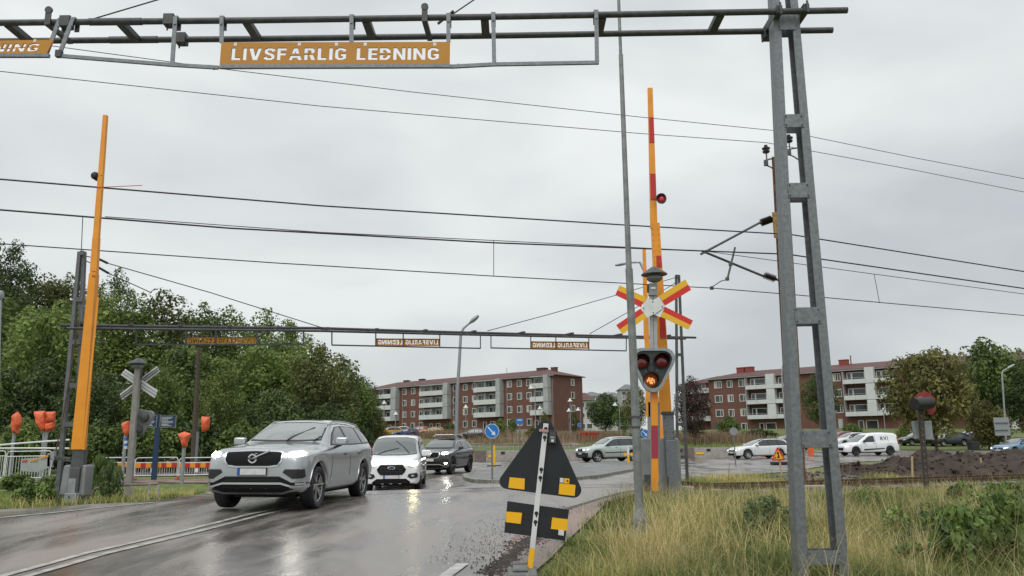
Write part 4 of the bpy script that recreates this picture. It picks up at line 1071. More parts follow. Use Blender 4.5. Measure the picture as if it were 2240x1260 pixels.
def patch(bv, poly, axis, m, name, par, off=.006, sign=1, maxe=.075, thick=.012, smooth=True):
    """panel that lies on the body: polygon given in the view across the body, pressed onto its surface"""
    bm = bmesh.new()
    if axis == 'side': vv = [bm.verts.new((0, a, b_)) for a, b_ in poly]; d = Vector((-sign, 0, 0)); st = Vector((sign * 3, 0, 0))
    elif axis == 'front': vv = [bm.verts.new((a, 0, b_)) for a, b_ in poly]; d = Vector((0, 1, 0)); st = Vector((0, -3, 0))
    elif axis == 'rear': vv = [bm.verts.new((a, 0, b_)) for a, b_ in poly]; d = Vector((0, -1, 0)); st = Vector((0, 9, 0))
    else: vv = [bm.verts.new((a, b_, 0)) for a, b_ in poly]; d = Vector((0, 0, -1)); st = Vector((0, 0, 5))
    es = [bm.edges.new((vv[i], vv[(i + 1) % len(vv)])) for i in range(len(vv))]
    bmesh.ops.triangle_fill(bm, edges=es, use_beauty=True)
    for _ in range(5):
        le = [e_ for e_ in bm.edges if e_.calc_length() > maxe]
        if not le: break
        bmesh.ops.subdivide_edges(bm, edges=le, cuts=1); bmesh.ops.triangulate(bm, faces=bm.faces)
    nor = {}
    for v in bm.verts:
        hit = bv.ray_cast(v.co + st, d)
        if hit[0] is None:
            hit = bv.find_nearest(v.co + st * .32); 
        v.co = hit[0]; nr = hit[1] if hit[1].dot(d) < 0 else -hit[1]; nor[v] = (nr - d * .6).normalized()
    top = list(bm.verts); faces = list(bm.faces)
    bv2 = {}
    for v in top: bv2[v] = bm.verts.new(v.co - nor[v] * thick)
    for v in top: v.co = v.co + nor[v] * off
    for e_ in [e_ for e_ in bm.edges if len(e_.link_faces) == 1]:
        a, b_ = e_.verts
        try: bm.faces.new((a, b_, bv2[b_], bv2[a]))
        except ValueError: pass
    for v in list(bv2.values()):
        if not v.link_faces: bm.verts.remove(v)
    bmesh.ops.recalc_face_normals(bm, faces=bm.faces)
    me = bpy.data.meshes.new(name); bm.to_mesh(me); bm.free(); me.materials.append(m)
    # outer faces must look outwards
    o = link(name, me, par)
    if smooth: sm(o, 35)
    return o
def wheel(par, x, s, R_, wd, sgn, style, spec_m, n_sp=5):
    """tyre is the part, rim and disc its sub-parts"""
    key = (R_, wd, style)
    M0 = Matrix.Rotation(R(90), 4, 'Y')
    if key not in WH:
        h = wd / 2
        prof = [(R_ * .70, -h * .8), (R_ * .78, -h * .98), (R_ * .93, -h), (R_ * .985, -h * .82), (R_, -h * .5), (R_, h * .5), (R_ * .985, h * .82), (R_ * .93, h), (R_ * .78, h * .98), (R_ * .70, h * .8), (R_ * .68, h * .3), (R_ * .68, -h * .7), (R_ * .70, -h * .8)]
        t = MB().lathe(prof, M0, 36).build('tyre', tyre_m, par, world=False, smooth=50)
        r_ = MB(); r0 = R_ * .69
        r_.lathe([(r0 * .93, h * .25), (r0, h * .72), (r0 * .985, h * .78), (r0 * .94, h * .7), (r0 * .93, h * .25), (r0 * .9, -h * .5)], M0, 36)
        r_.lathe([(0, h * .62), (r0 * .15, h * .6), (r0 * .18, h * .35), (r0 * .18, 0)], M0, 16)
        for k in range(n_sp):
            a = 2 * math.pi * k / n_sp + .3
            for da in ((-.13, .13) if style == 'twin' else (0,)):
                c_, s_ = math.cos(a), math.sin(a); c2, s2 = math.cos(a + da * 1.3), math.sin(a + da * 1.3)
                wdt = r0 * (.16 if style == 'twin' else .34)
                c1, s1 = math.cos(a + da * .7), math.sin(a + da * .7)
                r_.bar((h * .5, c1 * r0 * .12, s1 * r0 * .12), (h * .66, c2 * r0 * .96, s2 * r0 * .96), wdt, .02, up=(1, 0, 0), w2=wdt * (1.15 if style == 'twin' else .6))
        rm = r_.build('rim', spec_m, t, world=False, smooth=30)
        MB().lathe([(0, h * .1), (r0 * .92, h * .1), (r0 * .92, -h * .1)], M0, 24).build('brake_disc', grey_dark if style != 'x' else grey_dark, t, world=False)
        WH[key] = t; o = t
    else:
        o = WH[key].copy(); col.objects.link(o); o.parent = par
        for c_ in children(WH[key]): q = c_.copy(); col.objects.link(q); q.parent = o
    o.location = (x, s, R_); o.rotation_euler = (random.uniform(0, 6), 0, 0) if sgn > 0 else (random.uniform(0, 6), 0, math.pi)
    return o
WH = {}
def inset(poly, d):
    c_ = Vector((sum(p[0] for p in poly) / len(poly), sum(p[1] for p in poly) / len(poly)))
    out = []; n = len(poly); A = sum(poly[i][0] * poly[(i + 1) % n][1] - poly[(i + 1) % n][0] * poly[i][1] for i in range(n)); sg = 1 if A > 0 else -1
    for i in range(n):
        p0, p1, p2 = Vector(poly[i - 1]), Vector(poly[i]), Vector(poly[(i + 1) % n])
        d1, d2 = (p1 - p0).normalized(), (p2 - p1).normalized(); n1, n2 = Vector((-d1.y, d1.x)) * sg, Vector((-d2.y, d2.x)) * sg
        nn = (n1 + n2).normalized(); out.append(tuple(p1 + nn * d / max(.4, nn.dot(n1))))
    return out
def mir(poly): return [(-a, b_) for a, b_ in poly][::-1]
def rrect(x0, z0, x1, z1, r, n=3):
    out = []
    for cx, cz, a0 in ((x1 - r, z0 + r, -90), (x1 - r, z1 - r, 0), (x0 + r, z1 - r, 90), (x0 + r, z0 + r, 180)):
        for k in range(n + 1): a = R(a0 + 90 * k / n); out.append((cx + r * math.cos(a), cz + r * math.sin(a)))
    return out
def vehicle(name, label, cat, X, Y, phi, sp, pm, group=None, lvl=2, Z=None, roll=0.0, pitch=0.0):
    """X, Y: ground point under the middle of the front axle; phi: bearing of the rear end from it"""
    Z = gz(X, Y) + .03 if Z is None else Z
    e_ = thing(name, label, cat, (X, Y, Z), group=group, rot=(pitch, roll, -phi))
    holder = []
    mb, ms = body_mesh(sp, pm, lvl)
    mb.v = [v - Vector((0, sp['axf'], 0)) for v in mb.v]
    o = mb.build('body', ms, e_, world=False, smooth=60)
    sd = o.modifiers.new('sub', 'SUBSURF'); sd.levels = sd.render_levels = lvl
    dg = bpy.context.evaluated_depsgraph_get(); ev = o.evaluated_get(dg); me = bpy.data.meshes.new_from_object(ev)
    o.modifiers.clear(); o.data = me; me.name = 'body'; sm(o, 50)
    bm = bmesh.new(); bm.from_mesh(me); bv = BVHTree.FromBMesh(bm); bm.free()
    ax = sp['axf']; F = lambda poly: [(s - ax, z) for s, z in poly]
    k = sp
    # underbody
    MB().box((-.62 * k['hw'], .62 - ax, .21), (.62 * k['hw'], k['L'] - ax - .25, .5)).build('underbody', under_m, e_, world=False)
    for s in (0, k['axr'] - ax):
        for sg in (1, -1): wheel(e_, sg * (k['hw'] - k['tw'] / 2 - .015), s, k['R'], k['tw'], sg, k.get('style', 'twin'), k.get('rim', rim_m), k.get('nsp', 5))
    # glass
    if 'screen' in k:
        patch(bv, inset(k['screen'], -.025), 'front', trim_black, 'windscreen_seal', e_, .004)
        patch(bv, k['screen'], 'front', k.get('sglass', glass_screen), 'windscreen', e_, .009)
    for sg in (1, -1):
        if 'dlo' in k: patch(bv, inset(F(k['dlo']), -.022), 'side', k.get('dlo_m', chrome), 'window_trim', e_, .003, sg); patch(bv, F(k['dlo']), 'side', trim_black, 'window_surround', e_, .007, sg)
        for w_ in k['wins']: patch(bv, F(w_), 'side', glass_car, 'side_window', e_, .012, sg)
        for a, b_, z0, z1 in k.get('seams', ()):
            patch(bv, F([(a - .008, z0), (a + .008, z0), (b_ + .008, z1), (b_ - .008, z1)]), 'side', trim_black, 'door_seam', e_, .004, sg, maxe=.2)
        for s, z in k.get('handles', ()):
            x_ = bv.ray_cast(Vector((sg * 3, s - ax, z)), Vector((-sg, 0, 0)))[0]
            if x_: MB().box((x_.x - .02, s - ax - .1, z - .014), (x_.x + .02, s - ax + .1, z + .016)).build('door_handle', k.get('handle_m', pm), e_, world=False, bevel=.012)
        for poly in k.get('side_trims', ()):
            patch(bv, F(poly[1]), 'side', poly[0], 'side_trim', e_, .012, sg)
        if k.get('arch'):
            for a_ in (k['axf'], k['axr']):
                q = []; rr = k['R'] + .06; am, wd = k['arch']
                ts = [R(2 + 184 * i / 16) for i in range(17)]
                q = [(a_ - math.cos(t) * rr, k['R'] + math.sin(t) * rr) for t in ts] + [(a_ - math.cos(t) * (rr + wd), k['R'] + math.sin(t) * (rr + wd)) for t in ts[::-1]]
                q = [p for p in q if p[1] > k.get('archz', .3)]
                patch(bv, F(q), 'side', am, 'arch_trim', e_, .02, sg, maxe=.25, thick=.03)
        # mirror
        if 'mirror' in k:
            ms_, mz, sc = k['mirror']; h_ = bv.ray_cast(Vector((sg * 3, ms_ - ax, mz)), Vector((-sg, 0, 0)))[0]; x_ = h_.x if h_ else sg * k['hw'] * .9
            m_ = MB(); n = 8; ring = []
            prof = [(0, .0), (.35, .06), (.8, .085), (1.0, .08)]
            bx = x_ + sg * .05
            mm = MB().box((min(bx, bx + sg * .24 * sc), ms_ - ax - .07, mz + .03), (max(bx, bx + sg * .24 * sc), ms_ - ax + .06, mz + .03 + .16 * sc)).build('mirror', k.get('mirror_m', pm), e_, world=False, bevel=.035)
            mm.modifiers['bevel'].segments = 3; sm(mm, 60)
            MB().bar((x_ - sg * .03, ms_ - ax + .03, mz - .03), (bx + sg * .1, ms_ - ax, mz + .04), .06, .04).build('mirror_foot', trim_black, mm, world=False)
        if 'tail' in k: patch(bv, F(k['tail']), 'side', tail_m, 'tail_light', e_, .01, sg)
        if k.get('rails'):
            s0, s1, zr, xr, rm_ = k['rails']
            pts = []
            for i in range(9):
                s = s0 + (s1 - s0) * i / 8; hh = bv.ray_cast(Vector((sg * xr, s - ax, 4)), Vector((0, 0, -1)))[0]
                lift = .0 if i in (0, 8) else .05
                if hh: pts.append((sg * xr, s - ax, hh.z + lift))
            MB().tube(pts, .018, 6).build('roof_rail', rm_, e_, world=False, smooth=True)
    for nm, m_, poly, *rest in k.get('front', ()):
        offv = rest[0] if rest else .008; mirr = rest[1] if len(rest) > 1 else True
        offv += .004
        patch(bv, poly, 'front', m_, nm, e_, offv)
        if mirr: patch(bv, mir(poly), 'front', rest[2] if len(rest) > 2 and rest[2] else m_, nm, e_, offv)
    for nm, m_, poly in k.get('rearp', ()): patch(bv, poly, 'rear', m_, nm, e_, .01)
    e_['_bv'] = 0; del e_['_bv']
    return e_, bv
def plate(e_, bv, ax, z=.68, w=.52, h=.11, blue=True, x=0.0):
    hh = bv.ray_cast(Vector((x, -4, z)), Vector((0, 1, 0)))[0]; y = hh.y - .02
    p_ = MB().box((x - w / 2 - .012, y - .008, z - h / 2 - .012), (x + w / 2 + .012, y + .02, z + h / 2 + .012)).build('number_plate', trim_black, e_, world=False)
    MB().box((x - w / 2 + .045, y - .013, z - h / 2), (x + w / 2, y - .0085, z + h / 2)).build('plate_face', plate_w, p_, world=False)
    if blue: MB().box((x - w / 2, y - .013, z - h / 2), (x - w / 2 + .044, y - .0085, z + h / 2)).build('plate_strip', plate_blue, p_, world=False)
def iron_badge(e_, bv, z, r, bar=True, gw=.5, gh=.14, x=0.0):
    hh = bv.ray_cast(Vector((x, -4, z)), Vector((0, 1, 0)))[0]; y = hh.y - .035
    M = Matrix.Translation((x, y, z)) @ Matrix.Rotation(R(90), 4, 'X')
    bd = MB().lathe([(r * .68, -.01), (r * .68, .012), (r, .012), (r, -.01), (r * .68, -.01)], M, 28).build('badge', chrome, e_, world=False, smooth=30)
    MB().box((x - r * .98, y - .013, z - r * .2), (x + r * .98, y - .006, z + r * .2)).build('badge_band', trim_black, bd, world=False)
    t = text_mesh('VOLVO', r * .42, .002); t.materials.append(chrome); q = link('badge_lettering', t, bd); q.location = (x, y - .016, z); q.rotation_euler = (R(90), 0, 0)
    a = Vector((x + r * .68, y + .004, z + r * .68)); MB().cyl(a + Vector((-r * .1, 0, r * .35)), a + Vector((r * .3, 0, r * .3)), .012, .001, 6).build('badge_arrow', chrome, bd, world=False)
    if bar: MB().bar((x - gw * .72, y + .012, z - gh), (x + gw * .62, y + .012, z + gh), .022, .01, up=(0, 1, 0)).build('diagonal_bar', chrome, e_, world=False)
def slats(e_, bv, x0, x1, z0, z1, n, m, ax, vert=False, name='grille_slat'):
    for i in range(n):
        t = (i + .5) / n
        pts = []
        for q in range(7):
            u = q / 6; x, z = (x0 + (x1 - x0) * u, z0 + (z1 - z0) * t) if not vert else (x0 + (x1 - x0) * t, z0 + (z1 - z0) * u)
            hh = bv.ray_cast(Vector((x, -4, z)), Vector((0, 1, 0)))[0]
            if hh: pts.append((x, hh.y - .012, z))
        if len(pts) > 1: MB().tube(pts, .0065, 4).build(name, m, e_, world=False)
def wiper(e_, bv, pts, par=None):
    q = []
    for x, z in pts:
        hh = bv.ray_cast(Vector((x, -4, z)), Vector((0, 1, 0)))[0]
        if hh: q.append((x, hh.y - .035, z))
    MB().tube(q, .012, 5).build('wiper', trim_black, e_, world=False)
def roof_bars(e_, bv, ax, ss_, z, w, m):
    for s in ss_: MB().box((-w, s - ax - .04, z), (w, s - ax + .04, z + .035)).build('roof_bar', m, e_, world=False, bevel=.01)

# --- large SUV
suvN = dict(L=4.95, axf=.87, axr=3.855, R=.385, hw=.965, tw=.26, style='twin', nsp=5, rim=rim_m,
    top=[(0, .86), (.03, .99), (.1, 1.06), (.25, 1.10), (.7, 1.15), (1.2, 1.19), (1.42, 1.22), (1.75, 1.43), (2.1, 1.60), (2.35, 1.66), (2.9, 1.695), (3.6, 1.69), (4.3, 1.645), (4.62, 1.54), (4.82, 1.25), (4.93, 1.05), (4.95, .9)],
    sh=[(0, .70), (.03, .86), (.1, .96), (.3, 1.02), (1.0, 1.08), (1.5, 1.11), (3, 1.13), (4.3, 1.17), (4.8, 1.12), (4.95, .8)],
    w=[(0, .74), (.03, .82), (.1, .875), (.25, .925), (.5, .955), (.9, .965), (4.0, .965), (4.5, .94), (4.85, .87), (4.95, .80)],
    wt=[(0, .62), (.1, .68), (.3, .72), (1.2, .76), (1.42, .76), (1.75, .71), (2.1, .66), (2.4, .63), (4.2, .60), (4.6, .58), (4.85, .64), (4.95, .6)],
    bot=[(0, .40), (.06, .33), (.2, .28), (1.4, .27), (3.3, .27), (4.7, .36), (4.95, .45)],
    screen=[(-.70, 1.275), (-.35, 1.262), (.35, 1.262), (.70, 1.275), (.665, 1.42), (.605, 1.575), (.3, 1.61), (-.3, 1.61), (-.605, 1.575), (-.665, 1.42)],
    dlo=[(1.62, 1.155), (2.0, 1.40), (2.35, 1.535), (2.8, 1.57), (3.6, 1.565), (4.2, 1.52), (4.55, 1.40), (4.6, 1.30), (4.5, 1.21), (3, 1.165)],
    wins=[[(1.72, 1.18), (2.04, 1.38), (2.36, 1.51), (2.66, 1.545), (2.70, 1.185)], [(2.80, 1.19), (2.78, 1.55), (3.3, 1.55), (3.66, 1.53), (3.74, 1.21)], [(3.84, 1.215), (3.78, 1.525), (4.15, 1.50), (4.48, 1.38), (4.5, 1.25)]],
    seams=[(1.50, 1.62, .42, 1.12), (2.74, 2.76, .40, 1.15), (3.45, 3.76, .62, 1.18)],
    handles=[(2.42, .985), (3.42, 1.0)], handle_m=grey_dark,
    side_trims=[(None, [(1.55, .475), (1.62, .53), (3.25, .55), (3.3, .515), (1.7, .50)]), (trim_black, [(1.38, .27), (1.38, .33), (3.32, .33), (3.36, .27)])],
    mirror=(1.78, 1.13, 1.0), tail=[(4.62, .92), (4.66, 1.5), (4.72, 1.5), (4.84, 1.15), (4.9, .92)], rails=(2.15, 4.45, 0, .625, rim_m), archz=.34)
def xc_front(k, pm, lamp, lampR=None):
    gr = [(-.47, .79), (-.30, .765), (.30, .765), (.47, .79), (.54, .88), (.545, 1.03), (.50, 1.055), (0, 1.075), (-.50, 1.055), (-.545, 1.03), (-.54, .88)]
    k['front'] = [('grille_frame', chrome, gr, .012, False), ('grille', grille_m, inset(gr, .028), .02, False),
        ('headlight', lens_m, [(.605, .955), (.62, 1.045), (.78, 1.075), (.93, 1.06), (.945, 1.02), (.90, .955), (.74, .93)], .008),
        ('headlight_beam', lamp, [(.645, .962), (.655, 1.015), (.82, 1.04), (.875, 1.01), (.86, .97), (.75, .94)], .02, True, lampR),
        ('side_intake', black_p, [(.56, .68), (.60, .735), (.90, .735), (.91, .60), (.88, .575), (.74, .565)], .006),
        ('lower_grille', grille_m, [(-.93, .43), (-.74, .43), (-.56, .35), (.56, .35), (.74, .43), (.93, .43), (.92, .50), (.72, .505), (.50, .61), (-.50, .61), (-.72, .505), (-.92, .50)], .006, False),
        ('bumper_blade', chrome, [(-.93, .455), (-.73, .45), (-.545, .505), (.545, .505), (.73, .45), (.93, .455), (.93, .43), (.73, .42), (.54, .47), (-.54, .47), (-.73, .42), (-.93, .43)], .026, False),
        ('bumper_lip', rim_m, [(-.90, .385), (-.72, .38), (-.54, .335), (.54, .335), (.72, .38), (.90, .385), (.90, .365), (.72, .355), (.54, .31), (-.54, .31), (-.72, .355), (-.90, .365)], .022, False),
        ('fog_light', lens_m, [(.79, .462), (.79, .492), (.90, .49), (.905, .465)], .014)]
    k['side_trims'] = [(pm, k['side_trims'][0][1]), k['side_trims'][1]]
silver = paint_mat('silver_car_paint', (.43, .45, .465), .62, .28)
k = dict(suvN); k['sglass'] = glass_pale; k['arch'] = (silver, .05); xc_front(k, silver, lamp_on)
e_, bv = vehicle('suv', 'large silver SUV with lit headlights driving towards the camera, nearest of all vehicles', 'car', -4.53, 14.85, R(5.2), k, silver, lvl=2, Z=.15, roll=R(.6), pitch=R(-.4)); e_.scale = (.975, .985, .975)
plate(e_, bv, .87, z=.695); iron_badge(e_, bv, .925, .085); slats(e_, bv, -.50, .50, .80, 1.04, 9, trim_black, .87)
slats(e_, bv, -.5, .5, .52, .6, 3, trim_black, .87)
wiper(e_, bv, [(.05, 1.25), (.12, 1.33), (.45, 1.52)]); wiper(e_, bv, [(.58, 1.25), (.66, 1.30), (.68, 1.34)])
anth = paint_mat('anthracite_car_paint', (.028, .03, .032), .4, .25)
k = dict(suvN); k['arch'] = (trim_black, .06); k['rim'] = rim_dark; k['style'] = 'twind'; xc_front(k, anth, lamp_on); k['dlo_m'] = chrome
k['front'] += [('fog_beam', lamp_on, [(.78, .52), (.78, .57), (.86, .57), (.86, .52)], .02, False)]
e_, bv = vehicle('suv', 'dark grey SUV with roof box bars and lit headlights, half hidden behind the white van', 'car', -3.85, 38.4, R(13), k, anth, lvl=2)
plate(e_, bv, .87, z=.695, blue=False); iron_badge(e_, bv, .925, .085)
roof_bars(e_, bv, .87, (2.5, 3.6), 1.80, .62, rim_m)
MB().box((-.5, 1.5, 1.84), (.5, 3.1, 1.90)).build('roof_carrier', rim_m, e_, world=False, bevel=.02)
# --- older SUV, pale green
pale = paint_mat('pale_green_car_paint', (.45, .52, .49), .45, .3)
k = dict(suvN, R=.365, L=4.8, axf=.90, axr=3.76, hw=.95, style='star', rim=rim_m, nsp=5)
k['w'] = [(0, .72), (.05, .80), (.15, .88), (.4, .93), (.9, .95), (4.0, .95), (4.5, .92), (4.75, .86), (4.8, .8)]
k['top'] = [(0, .84), (.04, .93), (.12, .98), (.3, 1.02), (1.0, 1.10), (1.3, 1.15), (1.7, 1.40), (2.1, 1.63), (2.4, 1.71), (2.9, 1.75), (3.6, 1.75), (4.3, 1.70), (4.55, 1.58), (4.72, 1.2), (4.8, .95)]
k['sh'] = [(0, .68), (.05, .82), (.15, .9), (.4, .95), (1.2, 1.03), (3, 1.07), (4.3, 1.10), (4.7, 1.05), (4.8, .75)]
k['dlo'] = [(1.5, 1.10), (2.0, 1.42), (2.35, 1.56), (2.8, 1.60), (3.6, 1.60), (4.25, 1.56), (4.58, 1.25), (4.55, 1.15)]
k['dlo_m'] = pale
k['wins'] = [[(1.62, 1.12), (2.04, 1.40), (2.38, 1.54), (2.62, 1.57), (2.66, 1.13)], [(2.74, 1.13), (2.70, 1.575), (3.6, 1.58), (3.66, 1.14)], [(3.72, 1.14), (3.66, 1.575), (4.2, 1.54), (4.5, 1.25), (4.47, 1.16)]]
k['seams'] = [(1.42, 1.5, .42, 1.08), (2.7, 2.7, .40, 1.1), (3.35, 3.68, .62, 1.12)]
k['side_trims'] = [(trim_black, [(1.5, .62), (1.5, .68), (3.3, .70), (3.3, .64)]), (rim_m, [(1.36, .25), (1.36, .30), (3.2, .30), (3.2, .25)])]
k['arch'] = (trim_black, .05); k['handle_m'] = grey_dark; k['mirror_m'] = grey_dark; k['tail'] = [(4.45, .95), (4.55, 1.5), (4.62, 1.5), (4.74, 1.0)]
k['front'] = [('grille', grille_m, rrect(-.30, .76, .30, .93, .03), .01, False), ('grille_frame', chrome, rrect(-.32, .74, .32, .95, .04), .004, False),
    ('headlight', lens_m, [(.38, .78), (.38, .91), (.84, .95), (.87, .82), (.7, .77)], .008), ('headlight_beam', lamp_dim, rrect(.44, .80, .66, .90, .04), .02),
    ('bumper_guard', trim_black, [(-.86, .36), (.86, .36), (.88, .66), (-.88, .66)], .01, False)]
e_, bv = vehicle('suv', 'pale green SUV with star alloy wheels seen from its side on the cross street', 'car', 5.5, 56.4, R(68), k, pale, lvl=2)
plate(e_, bv, .9, z=.6, blue=False); iron_badge(e_, bv, .85, .06, bar=True, gw=.26, gh=.06)
# --- estate car
est = dict(L=4.56, axf=.86, axr=3.49, R=.325, hw=.9, tw=.215, style='twinr', nsp=7, rim=rim_m,
    top=[(0, .62), (.05, .72), (.15, .78), (.5, .88), (1.1, .96), (1.3, .99), (1.75, 1.22), (2.2, 1.40), (2.6, 1.455), (3.2, 1.47), (3.9, 1.43), (4.2, 1.36), (4.42, 1.05), (4.53, .92), (4.56, .7)],
    sh=[(0, .50), (.05, .64), (.2, .74), (.6, .83), (1.3, .92), (3, .96), (4.1, .99), (4.45, .93), (4.56, .6)],
    w=[(0, .66), (.05, .74), (.2, .84), (.5, .885), (.9, .9), (3.6, .9), (4.2, .87), (4.5, .8), (4.56, .72)],
    wt=[(0, .5), (.15, .6), (.5, .68), (1.3, .70), (1.75, .64), (2.2, .58), (3.9, .54), (4.2, .54), (4.4, .62), (4.56, .5)],
    bot=[(0, .26), (.1, .22), (1.2, .2), (3.2, .2), (4.3, .27), (4.56, .38)],
    screen=[(-.64, 1.01), (.64, 1.01), (.60, 1.2), (.54, 1.37), (-.54, 1.37), (-.60, 1.2)],
    dlo=[(1.5, .955), (1.95, 1.21), (2.3, 1.345), (2.8, 1.38), (3.6, 1.37), (4.02, 1.28), (4.22, 1.05), (4.1, 1.0)],
    wins=[[(1.62, .975), (1.98, 1.19), (2.32, 1.32), (2.55, 1.35), (2.6, .985)], [(2.68, .985), (2.63, 1.355), (3.3, 1.355), (3.42, 1.0)], [(3.5, 1.0), (3.38, 1.35), (3.6, 1.345), (3.98, 1.26), (4.12, 1.06), (4.05, 1.02)]],
    seams=[(1.38, 1.45, .3, .94), (2.63, 2.65, .3, .96), (3.2, 3.46, .5, .98)], handles=[(2.35, .80), (3.28, .82)], side_trims=[(trim_black, [(1.3, .2), (1.3, .25), (3.1, .25), (3.1, .2)])],
    mirror=(1.62, .94, .85), tail=[(4.25, .80), (4.22, .98), (4.46, .95), (4.5, .82)], rails=(1.95, 3.95, 0, .52, trim_black), dlo_m=trim_black)
def est_front(pm, lamp=lamp_dim):
    return [('upper_grille', grille_m, [(-.44, .57), (.44, .57), (.46, .66), (-.46, .66)], .006, False), ('grille_line', chrome, [(-.44, .61), (.44, .61), (.44, .622), (-.44, .622)], .016, False),
        ('lower_grille', grille_m, [(-.55, .28), (.55, .28), (.62, .43), (-.62, .43)], .006, False), ('headlight', lens_m, [(.47, .57), (.48, .67), (.72, .73), (.83, .72), (.80, .61), (.66, .56)], .008),
        ('headlight_beam', lamp, rrect(.54, .60, .70, .67, .03), .018), ('badge', chrome, [(.055 * math.cos(a), .615 + .055 * math.sin(a)) for a in np.linspace(0, 6.0, 12)], .022, False)]
GC = 'cars on the cross street'
whitec = paint_mat('white_car_paint', (.66, .68, .69), .05, .3)
k = dict(est); k['front'] = est_front(whitec); k['rim'] = rim_m
e_, bv = vehicle('estate_car', 'white estate car on the cross street behind the grey round sign', 'car', 17.1, 59.6, R(77), k, whitec, lvl=2, group=GC); plate(e_, bv, .86, z=.48, blue=False)
bluec = paint_mat('pale_blue_car_paint', (.16, .29, .42), .4, .3)
k = dict(est, L=4.7, axr=3.55, style='plain', nsp=9); k['front'] = est_front(bluec, lamp_dim); k['side_trims'] = [(trim_black, [(1.4, .50), (1.4, .56), (3.1, .57), (3.1, .51)])]
k['top'] = est['top'][:-1] + [(4.66, .95), (4.7, .7)]; k['w'] = est['w'][:-1] + [(4.7, .72)]; k['sh'] = est['sh'][:-1] + [(4.7, .6)]
e_, bv = vehicle('estate_car', 'pale blue estate car on the cross street beyond the soil heaps', 'car', 41.0, 66.3, R(72), k, bluec, lvl=2, group=GC); plate(e_, bv, .86, z=.48, blue=False)
# --- white panel van, near
whitev = paint_mat('white_van_paint', (.76, .77, .78), 0, .28)
van = dict(L=4.97, axf=1.02, axr=3.95, R=.335, hw=.985, tw=.215, style='plain', nsp=10, rim=grey_dark,
    top=[(0, .80), (.04, .96), (.15, 1.06), (.4, 1.16), (.8, 1.26), (.95, 1.30), (1.25, 1.52), (1.6, 1.76), (1.85, 1.88), (2.2, 1.94), (3, 1.97), (4.5, 1.96), (4.85, 1.92), (4.95, 1.6), (4.97, 1.2)],
    sh=[(0, .66), (.04, .80), (.15, .92), (.4, 1.02), (1.0, 1.10), (1.5, 1.14), (4.7, 1.16), (4.9, 1.14), (4.97, .8)],
    w=[(0, .76), (.04, .84), (.15, .91), (.4, .965), (.9, .985), (4.5, .985), (4.85, .96), (4.97, .92)],
    wt=[(0, .62), (.2, .72), (.9, .82), (1.25, .80), (1.6, .77), (1.85, .75), (2.2, .76), (4.8, .78), (4.97, .76)],
    bot=[(0, .30), (.1, .24), (4.6, .24), (4.97, .35)],
    screen=[(-.79, 1.30), (-.4, 1.27), (.4, 1.27), (.79, 1.30), (.795, 1.38), (.76, 1.60), (.71, 1.80), (.4, 1.855), (-.4, 1.855), (-.71, 1.80), (-.76, 1.60), (-.795, 1.38)],
    wins=[[(1.25, 1.15), (1.30, 1.28), (1.62, 1.60), (1.78, 1.72), (2.15, 1.75), (2.2, 1.14)]],
    seams=[(1.22, 1.28, .4, 1.1), (2.28, 2.28, .35, 1.8), (3.5, 3.5, .5, 1.8)], handles=[(2.12, 1.0)], handle_m=trim_black, side_trims=[(trim_black, [(1.5, .42), (1.5, .5), (3.4, .5), (3.4, .42)])],
    mirror=(1.28, 1.17, 1.35), dlo_m=whitev)
gr = [(-.37, .60), (.37, .60), (.45, .68), (.50, .78), (.40, .92), (.36, .935), (-.36, .935), (-.40, .92), (-.50, .78), (-.45, .68)]
van['front'] = [('grille', grille_m, gr, .012, False),
    ('headlight', lens_m, [(.52, .92), (.56, .98), (.80, 1.13), (.88, 1.14), (.92, 1.02), (.90, .92), (.72, .85), (.62, .84)], .008),
    ('headlight_beam', lamp_warm, rrect(.63, .90, .87, 1.05, .07), .02, False), ('headlight_strip', lamp_dim, [(-.90, .95), (-.58, .88), (-.56, .90), (-.86, 1.0)], .02, False),
    ('fog_surround', black_p, [(.55, .54), (.60, .63), (.86, .66), (.90, .58), (.88, .50), (.66, .47)], .01), ('fog_light', lens_m, rrect(.68, .54, .78, .59, .02), .02),
    ('lower_grille', grille_m, [(-.60, .28), (.60, .28), (.66, .36), (.50, .47), (-.50, .47), (-.66, .36)], .008, False)]
e_, bv = vehicle('van', 'white panel van with one bright headlight driving behind the silver SUV', 'van', -4.3, 28.5, R(-3.5), van, whitev, lvl=2)
plate(e_, bv, 1.02, z=.53, blue=True); slats(e_, bv, -.40, .40, .64, .9, 5, grey_dark, 1.02)
hh = bv.ray_cast(Vector((0, -4, .83)), Vector((0, 1, 0)))[0]
M = Matrix.Translation((0, hh.y - .03, .83)) @ Matrix.Rotation(R(90), 4, 'X') @ Matrix.Diagonal((1.0, .42, 1, 1))
bd = MB().lathe([(0, 0), (.125, 0), (.135, .015), (.12, .022), (.11, .018), (0, .018)], M, 28).build('badge', chrome, e_, world=False, smooth=30)
MB().lathe([(0, .0), (.108, .0), (.108, .021), (0, .024)], M, 24).build('badge_field', navy, bd, world=False, smooth=30)
t = text_mesh('Ford', .075, .002); t.materials.append(chrome); q = link('badge_lettering', t, bd); q.location = (0, hh.y - .056, .83); q.rotation_euler = (R(90), 0, 0)
wiper(e_, bv, [(-.55, 1.31), (-.3, 1.40), (.15, 1.50)]); wiper(e_, bv, [(.55, 1.32), (.35, 1.52), (.02, 1.76)])
